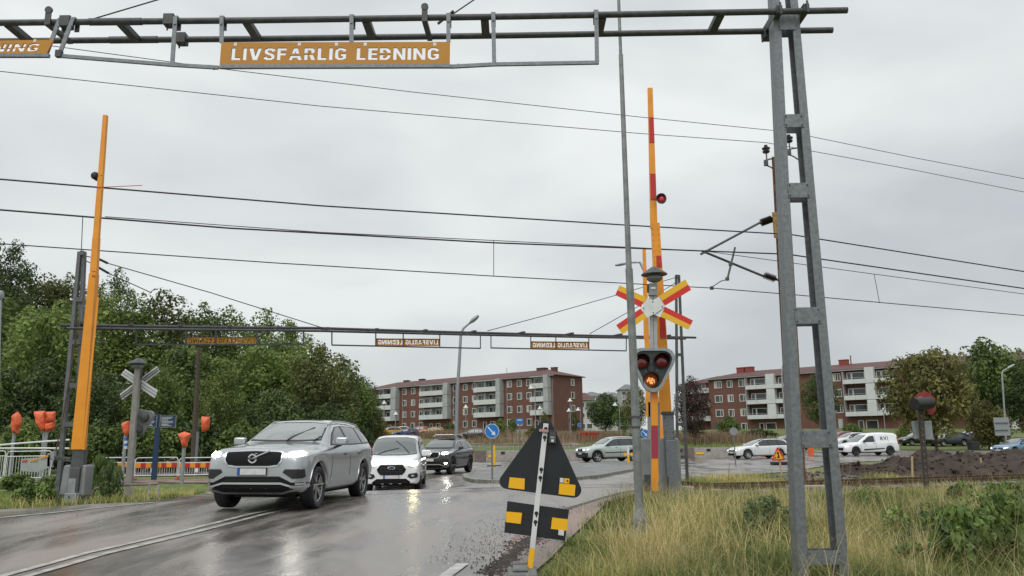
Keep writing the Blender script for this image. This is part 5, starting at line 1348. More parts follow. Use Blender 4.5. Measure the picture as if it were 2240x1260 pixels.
# --- small delivery van
k = dict(van, L=4.82, axf=.88, axr=3.94, R=.33, hw=.915, style='plaind', rim=rim_dark)
k['top'] = [(0, .72), (.04, .82), (.15, .88), (.5, .98), (1.05, 1.08), (1.15, 1.11), (1.55, 1.40), (2.0, 1.68), (2.3, 1.77), (2.8, 1.82), (3.6, 1.84), (4.5, 1.80), (4.72, 1.70), (4.8, 1.3), (4.82, .9)]
k['sh'] = [(0, .58), (.04, .68), (.15, .76), (.5, .86), (1.2, .98), (1.8, 1.04), (4.5, 1.10), (4.75, 1.08), (4.82, .8)]
k['w'] = [(0, .68), (.04, .76), (.15, .84), (.4, .895), (.9, .915), (4.4, .915), (4.7, .89), (4.82, .84)]
k['wt'] = [(0, .55), (.2, .64), (1.1, .72), (1.55, .70), (2.0, .68), (2.4, .68), (4.7, .70), (4.82, .7)]
k['screen'] = [(-.70, 1.12), (.70, 1.12), (.66, 1.40), (.62, 1.62), (-.62, 1.62), (-.66, 1.40)]
k['wins'] = [[(1.50, 1.07), (1.58, 1.14), (2.02, 1.46), (2.25, 1.56), (2.60, 1.58), (2.62, 1.08)]]
k['seams'] = [(1.3, 1.4, .4, 1.0), (2.7, 2.7, .3, 1.65), (3.95, 3.75, .75, 1.65)]; k['handles'] = [(2.55, .95)]
k['side_trims'] = [(trim_black, [(1.5, .42), (1.62, .53), (3.4, .60), (3.42, .52), (1.75, .42)])]
k['tail'] = [(4.66, .85), (4.66, 1.45), (4.74, 1.45), (4.76, .85)]; k['mirror'] = (1.62, 1.05, 1.1); k['mirror_m'] = trim_black
k['front'] = [('grille', grille_m, [(-.40, .42), (.40, .42), (.48, .55), (.44, .64), (-.44, .64), (-.48, .55)], .012, False), ('headlight', lens_m, [(.52, .66), (.56, .74), (.80, .90), (.86, .88), (.84, .74), (.66, .64)], .008), ('headlight_beam', lamp_dim, rrect(.62, .70, .76, .78, .03), .02),
    ('bumper_grille', grille_m, [(-.6, .25), (.6, .25), (.6, .33), (-.6, .33)], .01, False)]
e_, bv = vehicle('delivery_van', 'small white delivery van with black KV lettering on its side, right of the steel mast', 'van', 27.6, 65.3, R(80), k, whitev, lvl=2)
plate(e_, bv, .88, z=.38, blue=False)
for ch, y_, mirx in (('K', 2.40, 1), ('V', 2.70, 1), ('/', 2.93, 1)):
    t = text_mesh(ch, .42, .006); t.materials.append(black_p); h_ = bv.ray_cast(Vector((3, y_, 1.36)), Vector((-1, 0, 0)))[0]
    q = link('side_lettering', t, e_); q.location = (h_.x + .035, y_, 1.36); q.rotation_euler = (R(90 - 11), 0, R(90))
# --- further cars, smaller in the picture
def simple_front(pm): return [('grille', grille_m, [(-.4, .45), (.4, .45), (.42, .6), (-.42, .6)], .008, False), ('headlight', lens_m, [(.48, .58), (.5, .68), (.76, .74), (.8, .62)], .01)]
hat = dict(est, L=4.3, axr=3.42, style='hat', nsp=6, rails=None)
hat['top'] = [(0, .62), (.05, .74), (.15, .82), (.5, .93), (1.0, 1.03), (1.15, 1.07), (1.6, 1.32), (2.0, 1.50), (2.5, 1.58), (3.3, 1.58), (3.8, 1.50), (4.1, 1.25), (4.25, 1.0), (4.3, .7)]
hat['sh'] = [(0, .5), (.05, .64), (.2, .76), (.6, .86), (1.3, .96), (3, 1.0), (4.0, 1.02), (4.2, .95), (4.3, .6)]
hat['w'] = [(0, .66), (.05, .74), (.2, .84), (.5, .885), (.9, .9), (3.6, .9), (4.1, .84), (4.3, .72)]
hat['wt'] = [(0, .5), (.15, .6), (.5, .68), (1.2, .70), (1.6, .66), (2.0, .60), (3.7, .56), (4.0, .58), (4.3, .5)]
hat['screen'] = [(-.66, 1.08), (.66, 1.08), (.62, 1.3), (.56, 1.46), (-.56, 1.46), (-.62, 1.3)]
hat['dlo'] = [(1.4, 1.0), (1.8, 1.30), (2.2, 1.45), (3.0, 1.48), (3.6, 1.42), (3.95, 1.15), (3.9, 1.05)]
hat['wins'] = [[(1.5, 1.02), (1.84, 1.28), (2.2, 1.42), (2.5, 1.45), (2.55, 1.03)], [(2.62, 1.03), (2.58, 1.455), (3.1, 1.455), (3.3, 1.05)], [(3.38, 1.05), (3.2, 1.445), (3.55, 1.39), (3.85, 1.12)]]
hat['seams'] = [(2.58, 2.6, .3, 1.0)]; hat['tail'] = [(4.0, .85), (3.95, 1.1), (4.15, 1.05), (4.22, .88)]
hat['mirror'] = (1.55, .99, .85); hat['bot'] = [(0, .26), (.1, .22), (1.2, .2), (3.2, .2), (4.1, .27), (4.3, .38)]
def small(label, X, Y, phi, c, metal=.3, base=hat, group='parked cars'):
    pm = paint_mat('car_paint_' + '_'.join(str(int(q * 99)) for q in c), c, metal, .3)
    k = dict(base); k['front'] = simple_front(pm); k['rearp'] = [('rear_window', glass_car, [(-.5, 1.12), (.5, 1.12), (.44, 1.4), (-.44, 1.4)])]
    return vehicle('parked_car' if 'parked' in group else 'car', label, 'car', X, Y, phi, k, pm, group=group, lvl=1)
def at(x, Y): return P(x, 950, Y).x
small('grey people carrier partly hidden behind the left leg of the steel mast', at(1690, 76), 76, R(78), (.22, .24, .26), .5, group=GC)
small('red car showing just right of the steel mast', at(1815, 92), 92, R(70), (.32, .02, .025), group='cars parked before the right building')
small('white car mostly hidden behind the delivery van roof', at(1836, 88), 88, R(75), (.62, .63, .64), 0, group='cars parked before the right building')
small('black parked car left of the post with the red disc', at(1984, 92), 92, R(86), (.02, .02, .022), group='cars parked before the right building')
small('dark blue estate parked just right of the post with the red disc', at(2050, 90), 90, R(80), (.02, .03, .05), base=est, group='cars parked before the right building')
small('black parked car farthest right in the row below the trees', at(2092, 93), 93, R(-90) + R(180) + R(8), (.018, .018, .02), group='cars parked before the right building')
GP = 'cars parked before the long brick building'
small('yellow car parked leftmost, partly hidden by a lamp pole', at(836, 137), 137, R(68), (.55, .30, .03), group=GP)
small('white car parked between the yellow and the dark blue car', at(856, 141), 141, R(62), (.6, .6, .6), 0, group=GP)
small('dark blue car parked above the white van roof', at(868, 131), 131, R(74), (.02, .04, .13), group=GP, base=est)
small('red car parked between the dark blue and the orange car', at(896, 139), 139, R(78), (.38, .02, .03), group=GP)
small('orange yellow car parked rightmost of the colourful row', at(925, 138), 138, R(82), (.6, .28, .02), group=GP, base=est)
small('dark grey car parked alone on the grass right of the tall street lamp', at(1014, 120), 120, R(-70) + R(160), (.05, .055, .06), group=GP)

# ---------------------------------------------------------------- level crossing equipment
def plane_poly(pts, D, th, mb=None):
    """upright plate through photo points at depth D"""
    mb = mb or MB(); q = [P(x, y, D) for x, y in pts]; n = len(q)
    vs = [Vector((v.x, D, v.z)) for v in q] + [Vector((v.x, D + th, v.z)) for v in q]
    return mb.add(vs, [tuple(range(n)), tuple(range(2 * n - 1, n - 1, -1))] + [(i, n + i, n + (i + 1) % n, (i + 1) % n) for i in range(n)])
def boom_seg(xa, ya, wa, xb, yb, wb, D, m, par, dep=.07, name='boom', off=0.0):
    a, b_ = P(xa, ya, D), P(xb, yb, D); s_ = D / 1700
    a.y = b_.y = D - off
    return MB().bar(a, b_, dep if False else wa * s_, dep, up=(0, 1, 0), w2=wb * s_).build(name, m, par)
# right barrier, facing the camera
BD = 15.9
rb = thing('crossing_barrier', 'raised yellow barrier boom with red bands and red lamp right of the triangular signal', 'barrier', (P(1462, 1092, BD).x, BD, .02), group='raised crossing barriers')
cx = lambda y: 1422 + (y - 193) * (1430 - 1422) / 297
for y0, y1, m_ in ((193, 258, bar_yellow), (258, 313, bar_red), (313, 381, bar_yellow), (381, 438, bar_red), (438, 500, bar_yellow)):
    w0, w1 = 11 + (y0 - 193) * .015, 11 + (y1 - 193) * .015
    boom_seg(cx(y0), y0 + .4, w0, cx(y1), y1, w1, BD, bar_yellow if m_ is bar_yellow else bar_yellow, rb)
    if m_ is bar_red: boom_seg(cx(y0) + .5, y0 + .4, w0 - 1.5, cx(y1) + .5, y1, w1 - 1.5, BD, bar_red, rb, dep=.012, name='red_band', off=.042)
cx2 = lambda y: 1433 + (y - 490) * (1456 - 1433) / 415
for y0, y1, m_ in ((489, 561, 0), (561, 586, 1), (586, 695, 0), (695, 741, 1), (741, 903, 0)):
    w0, w1 = 18 + (y0 - 490) * .014, 18 + (y1 - 490) * .014
    boom_seg(cx2(y0), y0, w0, cx2(y1), y1, w1, BD - .03, bar_yellow, rb, dep=.13)
    if m_: boom_seg(cx2(y0) + 2.5, y0, w0 * .55, cx2(y1) + 2.5, y1, w1 * .6, BD - .03, bar_red, rb, dep=.012, name='red_band', off=.072)
for i in range(7):
    y = 500 + i * 12
    for dx in (-5.5, 5.5):
        a = P(cx2(y) + dx, y, BD - .1); MB().cyl(a, a + Vector((0, -.012, 0)), .009, n=6).build('rivet', bar_yellow, rb)
a = P(1437, 436, BD)
l_ = MB(); M = Matrix.Translation(P(1448, 437, BD - .1)) @ Matrix.Rotation(R(90), 4, 'X') @ Matrix.Rotation(R(-18), 4, 'Y')
l_.lathe([(0, -.02), (.085, -.02), (.105, .06), (.108, .13), (.09, .13), (.085, .06), (0, .05)], M, 20); ho = l_.build('lamp_housing', black_p, rb, smooth=40)
red_lens = mat('red_lens', (.35, .004, .01), .12, coat=.8, emit=(.9, .01, .03), es=.1)
MB().lathe([(0, .085), (.03, .083), (.06, .075), (.078, .06)], M, 18).build('lens', red_lens, ho, smooth=True)
MB().box((a.x, BD - .08, a.z - .03), (a.x + .1, BD, a.z + .03)).build('lamp_bracket', black_p, rb)
# drive housing under the boom
m_ = plane_poly([(1451, 905), (1474, 905), (1476, 962), (1455, 962)], BD - .10, .16); m_.build('boom_clamp', galv, rb, bevel=.01)
m_ = plane_poly([(1449, 900), (1475, 900), (1475, 907), (1449, 907)], BD - .13, .20); m_.build('clamp_cap', steel_dark, rb, bevel=.005)
for x, y in ((1454, 913), (1472, 913), (1455, 945), (1473, 945), (1456, 957), (1474, 957)):
    a = P(x, y, BD - .12); MB().cyl(a, a + Vector((0, -.015, 0)), .014, n=6).build('bolt', steel_dark, rb)
m_ = plane_poly([(1440, 968), (1444, 958), (1484, 958), (1488, 968), (1493, 1084), (1440, 1084)], BD + .02, .45); m_.build('drive_cabinet', grey_box, rb, bevel=.03)
m_ = plane_poly([(1456, 962), (1477, 962), (1478, 985), (1482, 1005), (1490, 1045), (1492, 1088), (1461, 1088), (1459, 1030), (1457, 1000)], BD - .13, .14); m_.build('boom_arm_foot', galv, rb, bevel=.015)
m_ = plane_poly([(1459, 1040), (1463, 1045), (1462, 1086), (1458, 1086)], BD - .16, .02); m_.build('cover_edge', steel_dark, rb)
m_ = plane_poly([(1395, 962), (1400, 958), (1442, 958), (1443, 1052), (1396, 1052)], BD + .04, .35); m_.build('side_cabinet', grey_box, rb, bevel=.03)
m_ = plane_poly([(1410, 1038), (1424, 1038), (1424, 1078), (1409, 1074)], BD + .01, .2); m_.build('lower_box', grey_dark, rb, bevel=.01)
m_ = plane_poly([(1443, 1052), (1470, 1052), (1470, 1104), (1443, 1104)], BD + .05, .3); m_.build('foot', grey_box, rb, bevel=.01)
# the small barrier behind it, seen from behind
sb = thing('crossing_barrier', 'thin plain orange barrier boom behind the triangular signal, partly hidden by its post', 'barrier', (P(1420, 1060, 23.5).x, 23.5, gz(3.9, 23.5)), group='raised crossing barriers')
boom_seg(1409, 546, 7, 1414, 742, 11, 23.5, bar_yellow, sb); boom_seg(1415, 742, 9.5, 1421, 912, 15, 23.5, bar_yellow, sb)
boom_seg(1422, 880, 9, 1426, 1000, 12, 23.5, grey_box, sb, name='boom_holder')
boom_seg(1438, 868, 10, 1446, 960, 11, 23.2, bar_yellow, sb, name='boom_brace')
a = P(1428, 1060, 23.5); MB().box((a.x - .3, 23.3, gz(a.x, 23.5)), (a.x + .35, 23.8, P(1428, 960, 23.5).z)).build('drive_cabinet', grey_box, sb, bevel=.03)
# left barrier, its plain back towards us
LD = 16.9
lb = thing('crossing_barrier', 'tall plain orange barrier boom raised at the left side of the road, seen from behind', 'barrier', (P(165, 1105, LD).x, LD, .0), group='raised crossing barriers')
boom_seg(231, 253, 8.5, 211, 520, 12.5, LD, bar_yellow, lb, dep=.09)
boom_seg(211, 520, 13, 206, 600, 15, LD, bar_yellow, lb, dep=.11); boom_seg(206, 600, 15, 172, 983, 25, LD, bar_yellow, lb, dep=.16)
m_ = plane_poly([(212, 650), (216, 650), (184, 984), (180, 984)], LD - .1, .02); m_.build('edge_profile', bar_yellow, lb)
for x, y in ((204, 594), (208, 594), (203, 604), (207, 604), (222, 384)): a = P(x, y, LD - .09); MB().cyl(a, a + Vector((0, -.02, 0)), .012, n=6).build('rivet', trim_black, lb)
a = P(209, 385, LD); m_ = MB(); M = Matrix.Translation(a) @ Matrix.Rotation(R(90), 4, 'X'); m_.lathe([(0, .10), (.06, .09), (.09, .04), (.09, -.1), (0, -.1)], M, 16); m_.box((a.x, a.y - .02, a.z - .03), (a.x + .16, a.y + .02, a.z + .03)); m_.build('lamp_housing', black_p, lb, smooth=40)
MB().cyl(P(212, 410, LD - .05), P(311, 405.5, LD - .05), .008, n=6).build('feeler_rod', bar_red, lb)
m_ = plane_poly([(159, 983), (185, 983), (180, 1025), (153, 1025)], LD - .06, .16); m_.build('boom_clamp', grey_dark, lb, bevel=.01)
for x0, x1, xa, xb in ((139, 154, 128, 147), (172, 187, 168, 182)):
    m_ = plane_poly([(x0, 1020), (x0 + 3, 1017), (x1, 1017), (x1 + 1, 1021), (xb, 1085), (xa, 1084)], LD - .05, .35); m_.build('side_cabinet', grey_box, lb, bevel=.03)
m_ = plane_poly([(153, 1023), (175, 1023), (168, 1085), (147, 1085)], LD - .12, .14); m_.build('boom_arm_foot', grey_dark, lb, bevel=.01)
m_ = plane_poly([(150, 1047), (166, 1047), (163, 1078), (147, 1078)], LD - .13, .02); m_.build('arm_plate', galv_light, lb, bevel=.003)
m_ = plane_poly([(141, 1079), (167, 1079), (162, 1109), (137, 1109)], LD - .22, .2); m_.build('foot_cover', galv_light, lb, bevel=.01)
m_ = plane_poly([(166, 1082), (181, 1082), (180, 1108), (165, 1108)], LD - .05, .3); m_.build('foot', grey_dark, lb, bevel=.01)
for y in (1087, 1106): a = P(151, y, LD - .23); MB().cyl(a, a + Vector((0, -.02, 0)), .014, n=6).build('bolt', black_p, lb)
MB().bar(P(110, 999, LD), P(156, 1003, LD), .05, .05).bar(P(110, 1003, LD), P(156, 1009, LD), .03, .03).build('counter_arm', grey_dark, lb)
m_ = plane_poly([(110, 990), (118, 986), (118, 1007), (110, 1003)], LD - .05, .1); m_.build('counterweight', galv_light, lb, bevel=.01)

# bell hood shared by both signals
def bell(par, M, s=1.0):
    MB().lathe([(0, .155 * s), (.045 * s, .15 * s), (.10 * s, .115 * s), (.19 * s, .055 * s), (.26 * s, .0), (.262 * s, -.012 * s), (.24 * s, -.012 * s), (.1 * s, .03 * s)], M, 32).build('bell_hood', grey_dark, par, smooth=35)
    MB().lathe([(.10 * s, .03 * s), (.11 * s, -.02 * s), (.155 * s, -.06 * s), (.16 * s, -.10 * s), (.12 * s, -.14 * s), (.06 * s, -.165 * s), (0, -.165 * s)], M, 28).build('bell', grey_box, par, smooth=35)
SD = 15.3
sg = thing('crossing_signal', 'level crossing signal with red and yellow crossbuck and triangular lamp unit, facing the camera', 'crossing signal', (P(1433, 1096, SD).x, SD, .02))
S_ = SD / 1700
alu = mat('aluminium_post', (.42, .42, .41), .45, .35, c2=(.33, .33, .32), scale=10)
for dx in (-4.2, 4.2):
    a, b_ = P(1428 + dx, 622, SD), P(1433 + dx, 1075, SD); MB().bar(b_, a, 7.6 * S_, .07, up=(0, 1, 0)).build('post', alu, sg)
MB().bar(P(1428, 622, SD + .03), P(1433, 1075, SD + .03), .03, .03).build('post_core', grey_dark, sg)
MB().bar(P(1434, 1098, SD), P(1433, 1074, SD), .13, .12, up=(0, 1, 0)).build('post_stub', wood_m if False else mat('weathered_stub', (.2, .17, .14), .8, c2=(.1, .085, .07), scale=14), sg, bevel=.008)
bell(sg, Matrix.Translation(P(1431, 600, SD)))
m_ = plane_poly([(1420, 619), (1438, 619), (1438, 646), (1420, 646)], SD - .08, .12); m_.build('junction_box', grey_box, sg, bevel=.008)
MB().cyl(P(1419, 622, SD - .02), P(1419, 640, SD - .02), .035, n=10).build('cable_gland', black_p, sg)
MB().box(P(1425, 631, SD - .09) - Vector((.01, 0, .01)), P(1433, 629, SD - .09) + Vector((.01, .01, .01))).build('type_label', white_p, sg)
# crossbuck: two planks, each with a red and a yellow half
for (tipA, tipB, tipC, tipD, up) in (((1499, 611), (1512, 634), (1456, 668), (1442, 647), 1), ((1355, 624), (1346, 645), (1402, 672), (1413, 650), 1), ((1362, 731), (1348, 711), (1401, 675), (1415, 694), 0), ((1506, 721), (1516, 701), (1455, 671), (1444, 692), 0)):
    A, B_, C_, D_ = (Vector(q) for q in (tipA, tipB, tipC, tipD))
    mAB, mCD = (A + B_) / 2, (C_ + D_) / 2
    # half beside A/D is yellow, half beside B/C is red
    plane_poly([A, mAB, mCD, D_], SD - .12, .012).build('plank_half', cross_yellow, sg)
    plane_poly([mAB, B_, C_, mCD], SD - .12, .012).build('plank_half', cross_red, sg)
plane_poly([(1417, 651), (1428, 657), (1442, 648.5), (1455, 671), (1444, 694), (1430, 687.5), (1415, 695), (1402, 673)], SD - .125, .018).build('centre_plate', white_p, sg)
MB().bar(P(1431, 689, SD - .13), P(1455, 671.5, SD - .13), .008, .004, up=(0, 1, 0)).build('plate_joint', grey_dark, sg)
for x, y in ((1428, 660), (1408, 674), (1449, 671), (1429, 684)): a = P(x, y, SD - .125); MB().cyl(a, a + Vector((0, -.012, 0)), .012, n=8).build('bolt', grey_dark, sg)
# lamp unit: rounded triangle
def rtri(pts, r, n=5):
    out = []; k = len(pts)
    for i in range(k):
        p0, p1, p2 = Vector(pts[i - 1]), Vector(pts[i]), Vector(pts[(i + 1) % k]); a = (p0 - p1).normalized(); b_ = (p2 - p1).normalized()
        h = a.angle(b_) / 2; t = r / math.tan(h); c_ = p1 + (a + b_).normalized() * (r / math.sin(h)); s0 = p1 + a * t; s1 = p1 + b_ * t
        a0 = math.atan2(s0.y - c_.y, s0.x - c_.x); a1 = math.atan2(s1.y - c_.y, s1.x - c_.x); d_ = (a1 - a0 + math.pi) % (2 * math.pi) - math.pi
        for q in range(n + 1): out.append((c_.x + r * math.cos(a0 + d_ * q / n), c_.y + r * math.sin(a0 + d_ * q / n)))
    return out
tri = [(1366, 761), (1492, 761), (1429, 886)]
o_ = rtri(tri, 23); i_ = rtri([(1376, 767), (1482, 767), (1429, 873)], 19)
mb = MB(); n = len(o_)
f = [P(x, y, SD - .2) for x, y in o_]; bk = [v + Vector((0, .12, 0)) for v in f]; inn = [P(x, y, SD - .2) for x, y in i_]; inb = [v + Vector((0, .05, 0)) for v in inn]
mb.add(f + bk + inn + inb, [q for i in range(n) for q in ((i, (i + 1) % n, n + (i + 1) % n, n + i), (i, 2 * n + i, 2 * n + (i + 1) % n, (i + 1) % n), (2 * n + i, 3 * n + i, 3 * n + (i + 1) % n, 2 * n + (i + 1) % n))] + [tuple(range(n, 2 * n))])
mb.build('backboard_rim', galv_light, sg)
face_m = mat('signal_face', (.035, .042, .043), .4, c2=(.02, .024, .025), scale=5, coat=.2)
plane_poly(i_, SD - .155, .02).build('backboard', face_m, sg)
amber_on = mat('amber_lens', (.30, .07, .02), .15, coat=.6, emit=(1, .35, .08), es=.03)
red_dark = mat('unlit_red_lens', (.16, .008, .012), .12, coat=1.0)
for x, y, lm in ((1403, 792, red_dark), (1447, 790, red_dark), (1423, 832, amber_on)):
    c_ = P(x, y, SD - .16); M = Matrix.Translation(c_) @ Matrix.Rotation(R(90), 4, 'X')
    lz = MB().lathe([(0, .055), (.06, .05), (.11, .03), (.135, .0)], M, 28).build('lens', lm, sg, smooth=True)
    vz = MB(); vs = []; k = 22
    for i in range(k + 1):
        a = R(-25 + 230 * i / k); dp = .05 + .16 * max(0, math.sin(a)) ** .7
        for r_ in (.14, .152): vs += [c_ + Vector((r_ * math.cos(a), 0, r_ * math.sin(a))), c_ + Vector((r_ * 1.03 * math.cos(a), -dp, r_ * 1.03 * math.sin(a) + .0))]
    fs = []
    for i in range(k):
        b0, b1 = 4 * i, 4 * i + 4; fs += [(b0, b0 + 1, b1 + 1, b1), (b0 + 2, b1 + 2, b1 + 3, b0 + 3), (b0 + 1, b0 + 3, b1 + 3, b1 + 1)]
    vz.add(vs, fs); vz.build('visor', black_p, sg, smooth=40)
    MB().lathe([(.135, .0), (.15, .0), (.152, .03), (.138, .035), (.135, 0)], M, 28).build('lens_ring', face_m, sg)
fil = mat('lit_filament', (1, .5, .2), .3, emit=(1, .42, .12), es=.9)
for dx, dy, h in ((-7, 1, 6), (-4, -2, 9), (-1, 0, 12), (2, 1, 11), (5, -2, 7), (8, 2, 8), (0, 6, 4), (4, 6, 5)):
    a = P(1423 + dx, 832 + dy, SD - .225); MB().box((a.x - .005, a.y, a.z - h * S_ / 2), (a.x + .006, a.y + .01, a.z + h * S_ / 2)).build('lit_rib', fil, sg)
c_ = P(1424, 806, SD - .155); MB().lathe([(0, .02), (.06, .02), (.08, 0)], Matrix.Translation(c_) @ Matrix.Rotation(R(90), 4, 'X'), 20).build('blank_cap', face_m, sg)
for x, y in ((1424, 791), (1412, 812), (1437, 811), (1427, 858), (1454, 826), (1457, 822)): a = P(x, y, SD - .16); MB().cyl(a, a + Vector((0, -.02, 0)), .012, n=8).build('screw', galv, sg)
for y0, y1, m_ in ((858, 931, bar_yellow), (931, 1003, mat('faded_red', (.33, .035, .06), .5)), (1003, 1075, bar_yellow)):
    t = lambda y: 1431.5 + (y - 858) * .008
    plane_poly([(t(y0) - 7.2, y0 + .3), (t(y0) + 7.2, y0 + .3), (t(y1) + 7.2, y1), (t(y1) - 7.2, y1)], SD - .075, .02).build('marker_band', m_, sg)
MB().bar(P(1440, 880, SD + .05), P(1441, 1040, SD + .05), .05, .05).build('conduit', grey_box, sg)

# left signal seen from behind
QD = 19.0
sl = thing('crossing_signal', 'back of the left level crossing signal with bare metal crossbuck on a grey post', 'crossing signal', (P(280, 1102, QD).x, QD, .0))
MB().bar(P(279, 1104, QD), P(302, 805, QD), .14, .12, up=(0, 1, 0), w2=.12).build('post', mat('grey_wood_post', (.33, .32, .29), .8, c2=(.24, .23, .21), scale=9, bump=.2), sl)
MB().bar(P(294, 960, QD + .05), P(307, 806, QD + .05), .06, .1, up=(0, 1, 0)).build('cable_cover', grey_dark, sl)
bell(sl, Matrix.Translation(P(302, 795, QD)), .85)
alw = mat('bare_aluminium', (.74, .75, .75), .45, 0, c2=(.62, .63, .63), scale=10)
for pts, off in (([(274, 807), (264, 820), (338, 871), (345, 854)], .1), ([(348, 802), (340, 802), (262, 861), (266, 875), (349, 816)], .14)):
    plane_poly(pts if off == .1 else [(343, 801), (262, 862), (267, 875), (349, 813)], QD + off, .015).build('plank', alw, sl)
for k in (.3, .65):
    a0, a1 = Vector((343, 801)).lerp(Vector((349, 813)), k), Vector((262, 862)).lerp(Vector((267, 875)), k)
    MB().bar(P(*a0, QD + .12), P(*a1, QD + .12), .02, .012, up=(0, 1, 0)).build('plank_rib', grey_dark, sl)
    a0, a1 = Vector((274, 807)).lerp(Vector((264, 820)), k), Vector((345, 854)).lerp(Vector((338, 871)), k)
    MB().bar(P(*a0, QD + .085), P(*a1, QD + .085), .014, .01, up=(0, 1, 0)).build('plank_rib', galv_light, sl)
m_ = plane_poly(rtri([(288, 893), (342, 900), (300, 968)], 9), QD + .15, .1); m_.build('lamp_unit_back', grey_box, sl, bevel=.02)
for x, y in ((317, 913), (303, 940)):
    MB().lathe([(0, .12), (.09, .1), (.11, 0)], Matrix.Translation(P(x, y, QD + .14)) @ Matrix.Rotation(R(90), 4, 'X'), 16).build('lamp_can', grey_dark, sl, smooth=40)
# handrail in front of the left verge
hr = thing('handrail', 'low rusty white painted handrail bent down at its left end beside the signal post', 'handrail', P(280, 1100, 18.0))
pts = [P(x, y, 18.0) for x, y in ((203, 1098), (203, 1080), (208, 1070), (222, 1064), (280, 1061), (346, 1058))]; pts[0].z = 0
MB().tube(pts, .03, 8).build('rail', mat('rusty_white_tube', (.3, .29, .27), .6, c2=(.17, .11, .08), scale=8), hr, smooth=True)
for x in (289, 327, 347):
    a = P(x, 1060, 18.0); MB().cyl((a.x, 18.0, 0), (a.x, 18.0, a.z), .028, n=8).build('upright', mat('chipped_white', (.5, .5, .48), .6, c2=(.2, .12, .09), scale=7), hr)

# ---------------------------------------------------------------- temporary warning sign, seen from behind
TD = 7.9
ts = thing('road_sign', 'black back of a tilted triangular warning sign with yellow reflectors on a portable stand', 'road sign', (P(1160, 1248, TD).x, TD, .03), group='temporary road signs')
t_ = TD / 1700
tri_p = rtri([(1204, 905), (1083, 1069), (1280, 1093)], 15)
tri_top = [p for p in tri_p if p[1] > 920]
poly = [(1184, 921), (1208, 919), (1214, 925)] + []
A, B_, C_ = Vector((1197, 903)), Vector((1079, 1066)), Vector((1283, 1093))
def corner(p, q, r_, rad, n=6):
    return rtri([p, q, r_], rad, n)
full = rtri([A, B_, C_], 17, 6)
plane_poly(full, TD - .02, .004).build('triangle_plate', black_sign, ts)
plane_poly([(1110, 1096), (1245, 1115), (1236, 1183), (1103, 1165)], TD - .02, .004).build('lower_plate', black_sign, ts)
for q in ([(1115, 1044), (1148, 1047), (1147, 1071), (1112, 1067)], [(1224, 1057), (1259, 1061), (1257, 1085), (1222, 1081)], [(1108, 1119), (1142, 1122), (1139, 1146), (1106, 1142)], [(1208, 1132), (1242, 1136), (1240, 1161), (1205, 1157)]):
    plane_poly(q, TD - .025, .004).build('reflector', reflector_yellow, ts)
plane_poly([(1188, 927), (1200, 928), (1165, 1200), (1156.5, 1200)], TD - .05, .028).build('post', white_p, ts, bevel=.003)
plane_poly([(1160.2, 1200.5), (1171.5, 1201), (1168, 1246), (1156, 1246)], TD - .05, .028)
ts_post = [c for c in children(ts) if c.name.startswith('post')][0]
bpy.data.objects.remove(ts_post)
axx = lambda y: 1194.5 + (y - 927) * (1164.5 - 1194.5) / (1200 - 927)
hw = lambda y: 5.4 + (y - 927) * .0018
plane_poly([(axx(927) - 5.6, 926), (axx(927) + 5.6, 927), (axx(1200) + 5.7, 1201), (axx(1200) - 5.7, 1199)], TD - .05, .028).build('post', white_p, ts, bevel=.003)
plane_poly([(axx(1200) - 5.7, 1199.5), (axx(1200) + 5.7, 1201.3), (axx(1247) + 6, 1247), (axx(1247) - 6, 1246)], TD - .05, .028).build('post_foot', reflector_yellow, ts, bevel=.003)
for y in (938, 957, 1027, 1045, 1123, 1142):
    a = P(axx(y) + .5, y, TD - .052); MB().cyl(a, a + Vector((0, .004, 0)), 4.1 * t_, n=14).box((a.x - 1.7 * t_, a.y + .0005, a.z - 8 * t_), (a.x + 1.4 * t_, a.y + .0035, a.z)).build('keyhole', black_p, ts)
plane_poly([(1180, 938), (1200, 940), (1200, 946), (1179, 944)], TD - .075, .02).build('clip', mat('pinkish_clip', (.45, .25, .23), .5), ts, bevel=.002)
plane_poly([(1201, 941), (1219, 943), (1217, 972), (1199, 970)], TD - .075, .045).build('flasher_unit', black_p, ts, bevel=.006)
plane_poly([(1203, 944), (1216.5, 945.5), (1215, 969.5), (1201.5, 968)], TD - .078, .002).build('flasher_plate', grey_dark, ts)
plane_poly([(1206, 961), (1211.5, 961.5), (1211, 967), (1205.5, 966.5)], TD - .081, .002).build('white_sticker', white_p, ts)
for y in (955, 957): plane_poly([(1204, y), (1213, y + 1), (1213, y + 1.8), (1204, y + .8)], TD - .080, .001).build('print_line', white_p, ts)
plane_poly([(1225, 1045), (1233, 1046), (1232.5, 1056), (1224.5, 1055)], TD - .023, .002).build('white_sticker', white_p, ts)
plane_poly([(1234.5, 1046), (1246, 1047), (1245, 1058), (1233.5, 1057)], TD - .023, .002).build('yellow_sticker', reflector_yellow, ts)
plane_poly([(1238, 1053), (1242, 1049), (1244, 1054)], TD - .025, .001).build('sticker_mark', black_p, ts)
plane_poly([(1222, 1158), (1234, 1160), (1233, 1172), (1221, 1170)], TD - .029, .002).build('white_sticker', white_p, ts)
rubber = mat('grey_rubber_foot', (.17, .18, .175), .8, c2=(.11, .115, .11), scale=12, bump=.2)
g0 = P(1160, 1250, TD); fx = g0.x
m_ = MB().box((fx - .22, TD - .42, .035), (fx + .06, TD + .10, .10)).build('foot_block', rubber, ts, bevel=.02)
MB().box((fx - .17, TD - .28, .101), (fx - .02, TD + .02, .125)).build('foot_ridge', rubber, ts, bevel=.012)
MB().box((fx - .19, TD + .03, .101), (fx - .02, TD + .07, .14)).build('foot_handle', rubber, ts, bevel=.01)

